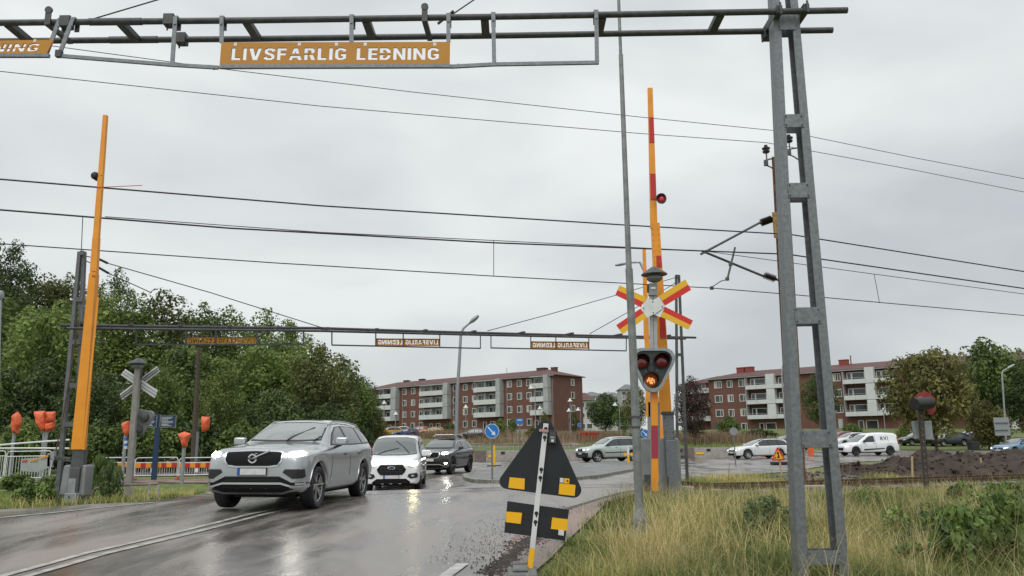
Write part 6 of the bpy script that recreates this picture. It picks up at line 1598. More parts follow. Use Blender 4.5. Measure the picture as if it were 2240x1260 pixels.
# ---------------------------------------------------------------- small road signs
def disc_sign(name, label, x, y, rpx, ybot, D, face, par_kw=None, arrow=True, back=False, group='round signs'):
    c_ = P(x, y, D); r = rpx * D / 1700; gzz = gz(c_.x, D)
    zb = max(gzz, P(x, ybot, D).z) if ybot else gzz
    e_ = thing(name, label, 'road sign', (c_.x, D, zb), group=group)
    MB().cyl((c_.x, D + .04, zb), (c_.x, D + .04, c_.z + r * .8), .032, n=8).build('post', galv, e_)
    M = Matrix.Translation(c_) @ Matrix.Rotation(R(90), 4, 'X')
    MB().lathe([(0, -.01), (r, -.01), (r, .012), (0, .012)], M, 32).build('disc', white_p if not back else grey_box, e_)
    if not back:
        MB().lathe([(0, .0125), (r * .93, .0125), (r * .93, .016), (0, .016)], M, 32).build('face', face, e_)
        if arrow:
            q = [(-.62, .52), (-.50, .64), (.22, -.15), (.42, .0), (.50, -.62), (-.12, -.48), (.08, -.30)]
            mm = MB(); mm.prism([(a * r * .95, b_ * r * .95) for a, b_ in q], Matrix.Translation(c_ + Vector((0, -.0165, 0))) @ Matrix.Rotation(R(90), 4, 'X'), .003); mm.build('arrow', white_p, e_)
    return e_
ks = disc_sign('keep_right_sign', 'blue round sign with white arrow pointing down right on the traffic island', 1076, 943, 15.5, None, 29.8, blue_sign)
disc_sign('keep_right_sign', 'smaller blue round arrow sign between the grey pole and the barrier cabinets', 1411, 948, 9, None, 52, blue_sign)
disc_sign('road_sign', 'back of a grey round sign in front of the white estate car', 1605, 943.5, 8.6, None, 45, None, back=True)
disc_sign('road_sign', 'tiny blue round sign before the blank gable wall', 1267, 930, 4, None, 118, blue_sign, arrow=False)
e_ = thing('street_name_sign', 'small blue street sign on a thin grey post behind the black triangle', 'sign', (P(1137, 990, 62).x, 62, gz(0, 62)))
MB().cyl((P(1137, 990, 62).x, 62, gz(0, 62)), P(1137, 915, 62), .045, n=8).build('post', galv, e_)
PX(1129, 915, 1144, 928, 61.9, .06).build('panel', blue_sign, e_); PX(1132, 918, 1142, 920, 61.86, .02).build('print_line', white_p, e_)
# works sign on a stake
wd = 31.0; c_ = P(1703, 994, wd); e_ = thing('warning_sign', 'small red bordered yellow triangular warning sign with black arrow on a wooden stake', 'road sign', (P(1711, 1050, wd).x, wd, gz(11, wd)), group='temporary road signs')
MB().bar(P(1712, 1058, wd), P(1703, 985, wd + .03), .06, .03, up=(0, 1, 0)).build('stake', wood_m, e_)
plane_poly(rtri([(1701, 976), (1687, 1008), (1719, 1007)], 2.5, 4), wd - .02, .01).build('border', cross_red, e_)
plane_poly(rtri([(1701, 983), (1692, 1004.5), (1713.5, 1004)], 1.5, 3), wd - .024, .003).build('face', cross_yellow, e_)
plane_poly([(1700, 1002), (1702, 995), (1699, 992), (1700, 987.5), (1704, 991), (1704, 995), (1706, 1002)], wd - .028, .003).build('arrow', black_p, e_)
plane_poly([(1694, 1003), (1698, 1003), (1696.5, 999)], wd - .028, .003).build('mark', black_p, e_)
GS_ = 'wooden stakes'
for x, y0, y1, D, lab in ((1996, 998, 1050, 24.5, 'pale wooden stake behind the rail left of the leaning red disc signal'), (2146, 1001, 1012, 30, 'short pale stake peeping over the soil heap on the right')):
    a, b_ = P(x, y1, D), P(x - 1, y0, D); e_ = MB().bar(a, b_, .05, .04, up=(0, 1, 0)).build('wooden_stake', wood_m); tag(e_, lab, 'stake', GS_)
# leaning red disc signal
rd = thing('railway_signal', 'leaning dark post with a torn red disc and black lamp, two grey boxes behind it', 'railway signal', (P(2028, 1085, 18.2).x, 18.2, 0))
D = 18.2
MB().bar(P(2029, 1092, D), P(2013, 888, D), .10, .07, up=(0, 1, 0)).build('post', mat('dark_wood_post', (.07, .055, .045), .7, c2=(.04, .03, .025), scale=12), rd)
for k in range(12): y = 910 + k * 14; a = P(2015 + k * 1.1, y, D - .05); MB().cyl(a, a + Vector((0, -.015, 0)), .012, n=6).build('bolt', galv_light, rd)
q = [(2000, 884), (2001, 868), (2010, 859), (2022, 856), (2035, 860), (2046, 872), (2046, 884), (2048, 895), (2040, 908), (2030, 906), (2030, 898), (2018, 902), (2006, 897)]
plane_poly(q, D + .08, .01).build('red_disc', mat('faded_red_disc', (.30, .03, .03), .5, c2=(.20, .02, .02), scale=9), rd)
a, b_ = P(2000, 884, D - .25), P(2034, 881, D); MB().cyl(a, b_, .135, .14, 18).build('lamp_can', black_p, rd, smooth=40)
MB().cyl(P(2014, 876, D - .1), P(2014, 868, D - .1), .05, n=10).build('lamp_cap', grey_box, rd)
PX(2003, 921, 2012, 960, D + .1, .12).build('relay_box', galv_light, rd, bevel=.01); PX(2018, 921, 2038, 962, D + .1, .2).build('relay_box', galv_light, rd, bevel=.01)
# direction sign back on the street lamp
e_ = thing('direction_sign', 'back of a grey rectangular direction sign on the right street lamp', 'sign', P(2193, 950, 76)); PX(2178, 913, 2206, 953, 76, .08).build('panel', galv_light, e_); PX(2178, 924, 2206, 926, 75.9, .09).build('rib', grey_dark, e_); PX(2178, 940, 2206, 942, 75.9, .09).build('rib', grey_dark, e_)
# navy map boards
D = 36.0
nb = thing('information_board', 'two navy information panels with white lettering on one dark post before the trees', 'information board', (P(346, 1000, D).x, D, gz(-16, D)))
a = P(346, 905, D); MB().box((a.x - .1, D - .02, gz(-16, D)), (a.x + .1, D + .12, a.z)).build('post', navy, nb)
for x0, x1 in ((318, 343), (350, 385)):
    pn = PX(x0, 908, x1, 935, D - .05, .06).build('panel', navy, nb)
    for q in ((x0, 908, x1, 909), (x0, 934, x1, 935), (x0, 909, x0 + .8, 934), (x1 - .8, 909, x1, 934)): PX(*q, D - .07, .015).build('panel_edge', galv_light, pn)
    for k in range(7): PX(x0 + 3, 912 + k * 3.1, x0 + (x1 - x0) * random.uniform(.5, .88), 913.2 + k * 3.1, D - .07, .015).build('print_line', white_p, pn)

# ---------------------------------------------------------------- covered traffic lights
def bag(par, outline, D, seed, th=.32):
    """cloth bag: photo outline given thickness, creased"""
    c_ = Vector((sum(p[0] for p in outline) / len(outline), sum(p[1] for p in outline) / len(outline)))
    dense = []
    for i in range(len(outline)):
        a, b_ = Vector(outline[i]), Vector(outline[(i + 1) % len(outline)]); m = max(1, int((b_ - a).length / 5))
        for k in range(m): dense.append(a.lerp(b_, k / m))
    n = len(dense); rings = []
    for rr, dy in ((1.0, 0), (.86, .7), (.55, .95), (.2, 1.0)):
        for s_ in (-1,): rings.append([(c_ + (p - c_) * rr, dy) for p in dense])
    mb = MB(); vs = []
    for sgn in (-1, 1):
        for ri, ring in enumerate(rings):
            if sgn == 1 and ri == 0: continue
            for p, dy in ring:
                q = P(p.x, p.y, D); nn = noise.noise(Vector((p.x * .12 + seed, p.y * .06, seed))) * .5 + noise.noise(Vector((p.x * .35, p.y * .12 + seed, 3))) * .35
                q.y = D + sgn * dy * th / 2 * (1 + nn); vs.append(q)
    fs = []
    def idx(sgn, ri, k): return (ri * n + k % n) if sgn == -1 or ri == 0 else (4 * n + (ri - 1) * n + k % n)
    for sgn in (-1, 1):
        for ri in range(3):
            for k in range(n): fs.append((idx(sgn, ri, k), idx(sgn, ri, k + 1), idx(sgn, ri + 1, k + 1), idx(sgn, ri + 1, k)))
        fs.append(tuple(idx(sgn, 3, k) for k in range(n)))
    mb.add(vs, fs); return mb.build('cloth_cover', orange_cloth, par, smooth=60)
GO = 'traffic lights wrapped in orange cloth'
def wrapped(label, bags, poles, D, band=None):
    x, y0, y1 = poles[0]; a = P(x, y0, D); g_ = gz(a.x, D)
    e_ = thing('covered_traffic_light', label, 'traffic light', (a.x, D, g_), group=GO)
    for x, y0, y1 in poles:
        a = P(x, y0, D); MB().cyl((a.x, D, g_), (a.x, D, a.z), .075, n=10).build('pole', galv_light if D < 39 else galv, e_)
    for i, b_ in enumerate(bags): bag(e_, b_, D - .12, i * 3 + x)
    return e_, g_
wrapped('traffic light pole under a pointed orange cloth at the left picture edge', [[(27, 908), (39, 900), (46, 910), (47, 928), (38, 940), (39, 948), (28, 947), (25, 930)]], [(32, 940, 1030)], 37)
wrapped('twin traffic light under three orange cloths left of the mast', [[(75, 900), (99, 899), (100, 938), (96, 944), (90, 942), (80, 925)], [(102, 901), (122, 900), (119, 922), (102, 924)], [(99, 927), (122, 922), (118, 938), (104, 945), (99, 938)]], [(98, 940, 1020), (103, 940, 1020)], 38.5)
e_, g_ = wrapped('orange covered light on a blue and white banded pole beside the crossing signal post', [[(267, 925), (282, 920), (283, 945), (276, 955), (270, 945)]], [(275, 950, 1010)], 35)
for k, m_ in enumerate((blue_sign, white_p, blue_sign, white_p)):
    a = P(275, 958 + k * 6, 35); b_ = P(275, 964 + k * 6, 35); MB().cyl((a.x, 35, b_.z), (a.x, 35, a.z), .08, n=10).build('band', m_, e_)
wrapped('fan shaped orange cover on a traffic light behind the red and yellow fence', [[(390, 949), (404, 944), (418, 949), (410, 965), (409, 977), (400, 980), (397, 968)]], [(403, 975, 1056)], 33)
wrapped('small orange cover high on a bent pole closest to the silver SUV', [[(441, 911), (459, 912), (457, 938), (450, 944), (441, 945)]], [(433, 944, 990)], 40)

# ---------------------------------------------------------------- fences
def bfence(label, x0, x1, yt, yb, D0, D1, n, group, board=True, m=None, name='barrier_fence'):
    m = m or white_p
    A, B_ = P(x0, yb, D0), P(x1, yb, D1); A.z = gz(A.x, A.y) + .03; B_.z = gz(B_.x, B_.y) + .03
    H = P((x0 + x1) / 2, yt, (D0 + D1) / 2).z - (A.z + B_.z) / 2; H = max(.8, min(H, 1.5))
    e_ = thing(name, label, 'barrier', A, group=group); d_ = (B_ - A); U = Vector((0, 0, 1))
    fr = MB(); r = .022
    pts = [A + U * .15, A + U * (H - .12), A + d_ * .03 + U * (H - .02), A + d_ * .06 + U * H, A + d_ * .94 + U * H, A + d_ * .97 + U * (H - .02), B_ + U * (H - .12), B_ + U * .15]
    fr.tube(pts, r, 6); fr.build('frame', m, e_)
    MB().tube([A + U * .2, B_ + U * .2], r, 6).build('bottom_rail', m, e_); MB().tube([A + U * (H - .22), B_ + U * (H - .22)], r, 6).build('upper_rail', m, e_)
    base = None
    for i in range(n):
        p_ = A + d_ * ((i + .5) / n)
        if base is None:
            base = MB().cyl((0, 0, .2), (0, 0, H - .22), .010, n=5, caps=False).build('bar', m, e_, world=False); o = base
        else: o = base.copy(); col.objects.link(o); o.parent = e_
        o.location = p_ - e_.location
    if board:
        k = 8
        for i in range(k):
            a, b_ = A + d_ * (.02 + .96 * i / k), A + d_ * (.02 + .96 * (i + 1) / k)
            MB().bar(a + U * (H - .34) - Vector((0, .04, 0)), b_ + U * (H - .34) - Vector((0, .04, 0)), .02, .20, up=(0, 0, 1)).build('board_stripe', bar_yellow if i % 2 == 0 else bar_red, e_)
        q = A + d_ * .42 + U * (H - .55) - Vector((0, .05, 0)); MB().box(q - Vector((.07, .01, .1)), q + Vector((.07, .01, .08))).build('tag', white_p, e_)
    for p_ in (A, B_): MB().box(p_ - Vector((.04, .22, .02)), p_ + Vector((.04, .22, .05))).bar(p_ + U * .03, p_ + U * .3, .03, .03, up=(0, 1, 0)).build('foot', bar_red if board else m, e_, bevel=.005)
    return e_
GF = 'white railings with red and yellow boards'
bfence('white fence with striped board, leftmost of three, behind the leafy shrub', 217, 292, 1001, 1049, 36.0, 36.2, 12, GF)
bfence('white fence with striped board between the signal post and the SUV', 293, 387, 1001, 1049, 36.0, 36.3, 18, GF)
bfence('white fence with striped board reaching behind the silver SUV', 390, 484, 1001, 1049, 36.2, 36.6, 18, GF)
GB = 'grey railings behind the striped fences'
for x0, x1, lab in ((318, 407, 'grey railing behind the striped fence, left one'), (409, 498, 'grey railing whose right end is hidden by the SUV'), (228, 316, 'grey railing mostly hidden behind the signal post')):
    bfence(lab, x0, x1, 985, 1012, 47.5, 47.8, 20, GB, board=False, m=galv_light)
for x0, x1, lab in ((-60, 9, 'white railing cut by the left picture edge'), (12, 110, 'white railing behind the left barrier mast')):
    bfence(lab, x0, x1, 987, 1026, 35, 35.5, 16, 'plain white railings at the far left', board=False)
D = 33.0
cb = thing('chevron_barrier', 'angled grey boards with faded orange chevrons left of the barrier cabinet', 'barrier', P(80, 1035, D))
for q in ([(46, 1004), (84, 1001), (83, 1033), (44, 1030)], [(84, 1001), (109, 994), (109, 1022), (83, 1033)], [(104, 992), (117, 990), (116, 1022), (103, 1020)]):
    plane_poly(q, D, .04).build('board', mat('pale_board', (.36, .38, .38), .6, c2=(.28, .30, .3), scale=3), cb)
for x, y in ((49, 1007), (55, 1006.5), (66, 1006), (72, 1005), (78, 1004), (90, 1000), (96, 998), (102, 996)): plane_poly([(x, y), (x + 4, y - .5), (x + 3, y + 4), (x - 1, y + 4.5)], D - .03, .02).build('chevron', cross_red if x % 2 else bar_yellow, cb)
for k in range(2):
    w = MB().tube([P(-20, 975 - k * 0 + (6 if k else 0), 26), P(60, 968.5 + (12 if k else 0), 26), P(152, (962 if not k else 981), 26)], .03, 6).build('pipe_rail', white_p); tag(w, ('upper' if not k else 'lower') + ' white pipe rail crossing behind the left barrier', 'rail', 'white pipe rails')
# dark concrete barrier blocks on the far side of the junction
cbm = mat('dark_concrete', (.16, .125, .105), .85, c2=(.10, .08, .07), scale=3, bump=.2)
GCn = 'concrete barrier blocks along the junction'
prev = [(930, 1063), (1065, 1190), (1192, 1300), (1410, 1520), (1520, 1632)]
labs = ['concrete barrier block just right of the dark SUV', 'pale concrete block behind the blue keep right sign', 'concrete block mostly hidden by the black triangle', 'concrete block showing beside the barrier cabinets', 'pale brown concrete block left of the white estate car']
for i, ((x0, x1), lab) in enumerate(zip(prev, labs)):
    D = 62.0 if i < 3 else 63.5; a, b_ = P(x0, 1000, D), P(x1, 1000, D); g_ = gz(a.x, D) + .03; w = b_.x - a.x; h = .82
    e_ = thing('concrete_barrier', lab, 'concrete barrier', (a.x, D, g_), group=GCn)
    MB().add([(0, 0, 0), (w, 0, 0), (w, .6, 0), (0, .6, 0), (0, .05, .25), (w, .05, .25), (w, .55, .25), (0, .55, .25), (0, .18, h), (w, .18, h), (w, .42, h), (0, .42, h)],
        [(0, 3, 2, 1), (0, 1, 5, 4), (1, 2, 6, 5), (2, 3, 7, 6), (3, 0, 4, 7), (4, 5, 9, 8), (5, 6, 10, 9), (6, 7, 11, 10), (7, 4, 8, 11), (8, 9, 10, 11)]).build('block', cbm if i in (0, 3) else concrete, e_, world=False, bevel=.02)
    MB().box((.1, .02, .30), (.75, .07, .48)).build('yellow_plate', cross_yellow, e_, world=False)
    for q in (.28, .72): MB().box((w * q - .15, .05, .56), (w * q + .15, .13, .72)).build('lifting_slot', black_p, e_, world=False)
GR = 'grey railings on the concrete blocks'
for x0, x1, lab in ((945, 1060, 'long grey railing just behind the first concrete block'), (1062, 1185, 'grey railing behind the keep right sign'), (1340, 1390, 'grey railing behind the pale green SUV'), (1236, 1262, 'grey railing end at the nose of the pale green SUV')):
    bfence(lab, x0, x1, 971, 1003, 64.5, 64.5, max(6, int((x1 - x0) / 7)), GR, board=False, m=galv_light)
# delineators
GDl = 'small lane marker posts'
for x, y0, y1, D, lab, c0 in ((1081, 974, 1008, 50, 'yellow marker post just right of the keep right sign', cross_yellow), (1375, 976, 1012, 50, 'white topped marker post with two yellow lamps before the pale green SUV', white_p)):
    a = P(x, y1, D); g_ = gz(a.x, D) + .03; e_ = thing('marker_post', lab, 'marker post', (a.x, D, g_), group=GDl)
    MB().box((a.x - .07, D - .03, g_ + .06), (a.x + .07, D + .03, g_ + .55)).build('lower_stem', cross_yellow, e_); MB().box((a.x - .07, D - .03, g_ + .551), (a.x + .07, D + .03, P(x, y0, D).z)).build('upper_stem', c0, e_)
    MB().box((a.x - .45, D - .3, g_), (a.x + .45, D + .3, g_ + .06)).build('rubber_base', black_p, e_, bevel=.02)
    if c0 is white_p:
        for dx in (-.2, .2): MB().cyl((a.x + dx, D - .08, g_ + .62), (a.x + dx, D - .02, g_ + .62), .1, n=14).build('lamp', reflector_yellow, e_)
for x, D, lab in ((1673, 66, 'red upright marker behind the small warning triangle'), (1775, 66, 'red upright marker seen through the steel mast'), (1708, 62, 'dark rubber block lying left of the steel mast')):
    a = P(x, 1000, D); g_ = gz(a.x, D) + .03
    if 'block' in lab: a = P(1707, 1020, 46); w = MB().box((a.x - .5, 45.7, gz(a.x, 46) + .03), (a.x + .5, 46.3, gz(a.x, 46) + .2)).build('rubber_block', black_p, bevel=.04); tag(w, 'dark rubber block lying on the asphalt left of the steel mast', 'block')
    else: w = MB().box((a.x - .2, D - .15, g_), (a.x + .2, D + .15, g_ + .85)).build('red_marker', orange_cloth, bevel=.03); tag(w, lab, 'marker', 'red upright markers')
a = P(1848, 960, 78); 
e_ = PX(2127, 966, 2143, 985, 74, .8); e_ = e_.build('waste_bin', black_p, bevel=.05); tag(e_, 'dark box shaped bin on the verge left of the pale blue estate', 'bin')
w = MB().lathe([(0, 0), (1.5, 0), (2.0, 1.1), (1.8, 1.1), (1.4, .2), (0, .2)], Matrix.Translation((P(1292, 938, 112).x, 112, gz(12, 112))) @ Matrix.Rotation(R(45), 4, 'Z') @ Matrix.Diagonal((1.2, .8, 1, 1)), 4).build('skip', cross_red); tag(w, 'small red skip right of the blank gable wall', 'skip')
plane_slab = MB(); a = P(2180, 1068, 19.5)
w = MB().box((a.x - .8, 19.2, .02), (a.x + 1.2, 19.8, .08)).build('concrete_slab', concrete, bevel=.01); tag(w, 'pale flat slab lying in the ballast at the right edge', 'slab')
a = P(1760, 1058, 21.3); w = MB().box((a.x - .5, 21.0, -.02), (a.x + .6, 21.5, .05)).build('concrete_slab', concrete, bevel=.01); tag(w, 'pale flat slab beside the rail behind the steel mast', 'slab')

# ---------------------------------------------------------------- vegetation
def leaf_cloud(rs, centres, radii, n, size, tints, up=.35):
    """n quads scattered over the skins of many small blobs"""
    k = len(centres); w = radii ** 2; idx = rs.choice(k, n, p=w / w.sum())
    d = rs.normal(size=(n, 3)); d[:, 2] += up * rs.rand(n); d /= np.linalg.norm(d, axis=1)[:, None]
    r = radii[idx] * (1 - .45 * rs.rand(n) ** 2)
    c = centres[idx] + d * r[:, None]
    nrm = d + rs.normal(size=(n, 3)) * .5; nrm[:, 2] += .35; nrm /= np.linalg.norm(nrm, axis=1)[:, None]
    a = np.cross(nrm, rs.normal(size=(n, 3))); a /= np.linalg.norm(a, axis=1)[:, None]; b = np.cross(nrm, a)
    s = size * (.55 + .9 * rs.rand(n))[:, None]
    fold = nrm * s * .25
    v = np.stack([c - a * s, c + b * s * .62 - fold, c + a * s, c - b * s * .62 - fold], 1)
    t = np.clip(tints[idx] + rs.normal(size=n) * .09, 0, 1)
    return v.reshape(-1, 3), np.arange(4 * n).reshape(n, 4), t
def crown_mesh(name, seed, n=6500, size=.034, m=None, shape='round', nb=75, A=1.0):
    rs = np.random.RandomState(seed); C = []; Rr = []; nb = int(nb * (.6 + .5 * A))
    while len(C) < nb:
        p = rs.uniform(-1, 1, 3); rr = np.linalg.norm(p)
        if rr > 1 or rr < .35 * rs.rand(): continue
        z = (p[2] + 1) / 2
        if shape == 'round': f = math.sqrt(max(0, 1 - (abs(z - .48) / .56) ** 2.4))
        elif shape == 'cone': f = .25 + .85 * (1 - z) ** .8
        elif shape == 'bush': f = math.sqrt(max(0, 1 - z ** 2.2)) + .05
        else: f = math.sqrt(max(0, 1 - (abs(z - .6) / .44) ** 2))
        q = np.array([p[0] * f * .84, p[1] * f * .84, (.1 / max(A, 1) + z * (1 - .18 / max(A, 1))) * A])
        C.append(q); Rr.append(rs.uniform(.12, .30) * (1.0 if z < .8 else .7) * (1 if A > 1 else .8))
    C = np.array(C); Rr = np.array(Rr)
    tn = np.clip(.5 + rs.normal(size=nb) * .22, 0, 1)
    v, f, t = leaf_cloud(rs, C, Rr, n, size, tn)
    v[:, 2] = np.maximum(v[:, 2], .0) / A
    return np_mesh(name, v, f, m, t)
def trunk_mesh(name, seed, limbs=7):
    rs = random.Random(seed); mb = MB()
    mb.tube([(0, 0, -.03), (.01, 0, .15), (.0, .01, .35), (.02, 0, .6), (.0, 0, .85)], [.035, .028, .022, .014, .004], 7)
    for i in range(limbs):
        z = .2 + .55 * i / limbs; a = rs.uniform(0, 6.28); l = .55 * (1 - z * .5)
        p = Vector((0, 0, z)); q = [p]
        for k in range(3): p = p + Vector((math.cos(a) * l / 3, math.sin(a) * l / 3, .07 + .03 * k)); a += rs.uniform(-.3, .3); q.append(p)
        mb.tube(q, [.013, .009, .006, .002], 5)
    me = bpy.data.meshes.new(name); me.from_pydata([tuple(v) for v in mb.v], [], mb.f); me.materials.append(bark); return me
LM = {
 'green': leaf_mat('leaves_green', (.046, .072, .020), (.205, .285, .068)),
 'light': leaf_mat('leaves_light', (.066, .096, .024), (.260, .325, .082)),
 'dark': leaf_mat('leaves_dark', (.034, .054, .021), (.135, .190, .056)),
 'brown': leaf_mat('leaves_brownish', (.075, .072, .028), (.240, .225, .085)),
 'olive': leaf_mat('leaves_olive', (.058, .060, .018), (.210, .200, .060)),
 'mid': leaf_mat('leaves_muted', (.045, .056, .018), (.200, .225, .066)),
 'red': leaf_mat('leaves_dark_red', (.034, .022, .020), (.110, .070, .056)),
}
CR = {}
def crown_for(kind, shape, seed, n, A):
    A = min((1.0, 1.7, 2.6, 3.6), key=lambda q: abs(q - A)); key = (kind, shape, seed, n, A)
    if key not in CR: CR[key] = crown_mesh('crown', seed * 7 + len(shape), n=n, m=LM[kind], shape=shape, A=A, size=.031 if n > 10000 else .036 if n > 4000 else .06)
    return CR[key]
TR = [trunk_mesh('trunk', i) for i in range(3)]
tn_ = 0
def tree(x, ytop, wpx, D, kind, label, shape='round', group=None, name='tree', cat='tree', low=.12, n=7000, seed=None, deep=1.0):
    global tn_
    tn_ += 1
    a = P(x, ytop, D); g_ = gz(a.x, D); H = a.z - g_; W = wpx * D / 1700 / 2
    e_ = thing(name, label, cat, (a.x, D, g_), group=group)
    seed = tn_ % 4 if seed is None else seed
    c_ = link('crown', crown_for(kind, shape, seed, n, H * (1 - low) / W), e_); c_.location = (0, 0, H * low); c_.scale = (W * 1.04, W * deep, H * (1 - low) / .98)
    c_.rotation_euler = (0, 0, random.choice((0, R(90), R(180), R(270))) if deep == 1 else random.choice((0, R(180))))
    if name == 'tree':
        t_ = link('trunk', TR[tn_ % 3], e_); t_.scale = (max(W, 2.0) * 1.0, max(W, 2.0), H * .92)
    return e_
GL_ = 'roadside trees left of the road'
TL = [ # x, ytop, width px, distance, kind, shape, label
 (-14, 515, 160, 92, 'dark', 'cone', 'tallest dark tree cut by the left picture edge'),
 (36, 524, 130, 88, 'dark', 'round', 'dark pointed tree on the skyline at the far left'),
 (95, 583, 190, 96, 'mid', 'round', 'muted green thinning tree on the skyline left of the left mast'),
 (165, 592, 160, 100, 'mid', 'round', 'muted green tree on the skyline right behind the left mast top'),
 (258, 588, 120, 104, 'dark', 'round', 'dark airy tree rising above the others right of the orange barrier boom'),
 (20, 640, 240, 66, 'green', 'round', 'broad green tree behind the lamp pole at the left edge'),
 (130, 632, 230, 62, 'green', 'round', 'green tree directly behind the left mast'),
 (235, 625, 220, 72, 'light', 'round', 'fresh green tree just right of the orange barrier boom'),
 (305, 640, 200, 74, 'green', 'round', 'green tree rising behind the bare metal crossbuck'),
 (370, 630, 200, 78, 'mid', 'round', 'yellowish green tree above the left mirrored sign, left half'),
 (440, 648, 190, 84, 'green', 'round', 'green tree on the skyline above the left mirrored sign'),
 (515, 662, 180, 88, 'green', 'round', 'dark airy tree above the right end of the left mirrored sign'),
 (585, 674, 170, 82, 'green', 'round', 'green tree under the long stay of the far gantry'),
 (640, 694, 160, 80, 'green', 'round', 'green tree whose top just crosses the far gantry beam'),
 (430, 735, 210, 60, 'green', 'round', 'wide green tree behind the wooden pole'),
 (560, 745, 230, 62, 'green', 'round', 'dense green tree right above the silver SUV, left half'),
 (650, 748, 200, 66, 'light', 'round', 'light green tree above the roof of the silver SUV'),
 (705, 745, 190, 60, 'mid', 'round', 'muted green tree above the rear of the silver SUV'),
 (778, 806, 130, 72, 'dark', 'round', 'dark green tree closing the roadside row towards the brick building'),
 (750, 785, 150, 68, 'green', 'round', 'dark tree at the right end of the roadside trees'),
 (800, 838, 90, 84, 'green', 'round', 'thin green tree overlapping the left end of the brick building'),
 (822, 895, 60, 86, 'olive', 'bush', 'low yellowish tree at the foot of the brick building left end'),
 (485, 790, 120, 50, 'light', 'round', 'bright green young tree left of the silver SUV roof'),
 (345, 800, 160, 50, 'green', 'round', 'green young tree behind the navy boards'),
 (90, 790, 220, 52, 'dark', 'round', 'dark green tree behind the orange covered lights'),
 (215, 810, 170, 50, 'dark', 'round', 'dark green tree between the orange boom and the crossbuck'),
 (-15, 800, 160, 50, 'green', 'round', 'green tree low at the left picture edge'),
 (600, 850, 170, 54, 'dark', 'bush', 'dark understorey bush behind the silver SUV windscreen'),
 (720, 880, 140, 56, 'dark', 'bush', 'dark understorey bush behind the silver SUV rear'),
]
for x, y, w, D, kd, sh, lab in TL: tree(x, y, w, D, kd, lab, sh, GL_, low=.06 if y > 600 else .15, n=9000)
ULAB = ['dark undergrowth behind the leftmost orange cover', 'green undergrowth between the leftmost and the twin orange covers', 'dark undergrowth behind the twin orange covered light', 'green undergrowth just right of the orange barrier boom', 'dark undergrowth behind the bare metal crossbuck post',
 'green undergrowth right of the navy information panels', 'dark undergrowth behind the small orange cover on the bent pole', 'green undergrowth above the left headlight of the silver SUV', 'dark undergrowth behind the silver SUV windscreen', 'dark undergrowth behind the silver SUV roof', 'green undergrowth behind the tail of the silver SUV', 'dark undergrowth left of the white van roof']
GU = 'undergrowth along the foot of the roadside trees'
for i, (x, y, w, D, kd) in enumerate(((-20, 905, 130, 47, 'dark'), (60, 915, 130, 46, 'green'), (140, 910, 120, 47, 'dark'), (225, 915, 120, 46, 'green'), (300, 905, 120, 48, 'dark'), (375, 920, 120, 47, 'green'), (450, 905, 130, 48, 'dark'), (530, 915, 120, 48, 'green'), (600, 915, 120, 50, 'dark'), (680, 920, 120, 52, 'dark'), (750, 925, 110, 55, 'green'), (795, 935, 70, 60, 'dark'))):
    tree(x, y, w, D, kd, ULAB[i], 'bush', GU, name='bush', cat='bush', low=-.02, n=3000)
GRt = 'trees on the right side'
for x, y, w, D, kd, sh, lab in [
 (1322, 857, 84, 150, 'dark', 'bush', 'round dark green park tree between the brick building and the tall grey pole'),
 (1386, 838, 64, 112, 'olive', 'round', 'olive green tree behind the tall grey pole'),
 (1362, 885, 50, 125, 'green', 'round', 'small green tree left of the tall grey pole'),
 (1512, 822, 88, 96, 'red', 'round', 'dark reddish tree at the left end of the right building'),
 (1790, 815, 96, 122, 'dark', 'round', 'dark green tree seen through the steel mast'),
 (2022, 750, 205, 78, 'olive', 'round', 'broad yellowish brown tree behind the red disc signal'),
 (2155, 738, 190, 96, 'green', 'round', 'large green tree behind at the right picture edge'),
 (2238, 790, 130, 90, 'dark', 'round', 'dark green tree cut by the right picture edge'),
 (2150, 872, 110, 82, 'olive', 'bush', 'low olive tree below the big one near the right edge'),
 (1095, 915, 34, 128, 'green', 'bush', 'small green tree right of the blue keep right sign'),
 (1190, 895, 22, 122, 'brown', 'round', 'tiny brownish tree above the tip of the black triangle'),
 (1256, 897, 26, 124, 'brown', 'round', 'tiny brownish tree beside the park lamps at the gable')]:
    tree(x, y, w, D, kd, lab, sh, GRt, low=.1 if sh != 'bush' else .03, n=9000 if w > 60 else 3000)
for x, y, w, D, kd, lab in [
 (1592, 908, 56, 118, 'green', 'green shrub against the brick wall behind the grey round sign'),
 (1660, 938, 90, 112, 'dark', 'clipped dark hedge in front of the right building'),
 (1860, 925, 50, 112, 'green', 'green shrub below the white balconies right of the mast'),
 (1975, 925, 36, 100, 'light', 'light green shrub left of the red disc signal'),
 (1120, 912, 26, 135, 'green', 'green shrub beside the small blue street sign'),
 (985, 925, 40, 142, 'dark', 'dark shrub below the middle of the long brick building'),
 (1165, 932, 40, 122, 'olive', 'yellow flowering shrub beside the black triangle'),
 (870, 925, 30, 150, 'dark', 'dark shrub behind the coloured parked cars'),
 (1400, 935, 50, 90, 'dark', 'dark shrub behind the barrier cabinets')]:
    tree(x, y, w, D, kd, lab, 'bush', 'shrubs before the buildings', name='shrub', cat='shrub', low=-.02, n=2500)

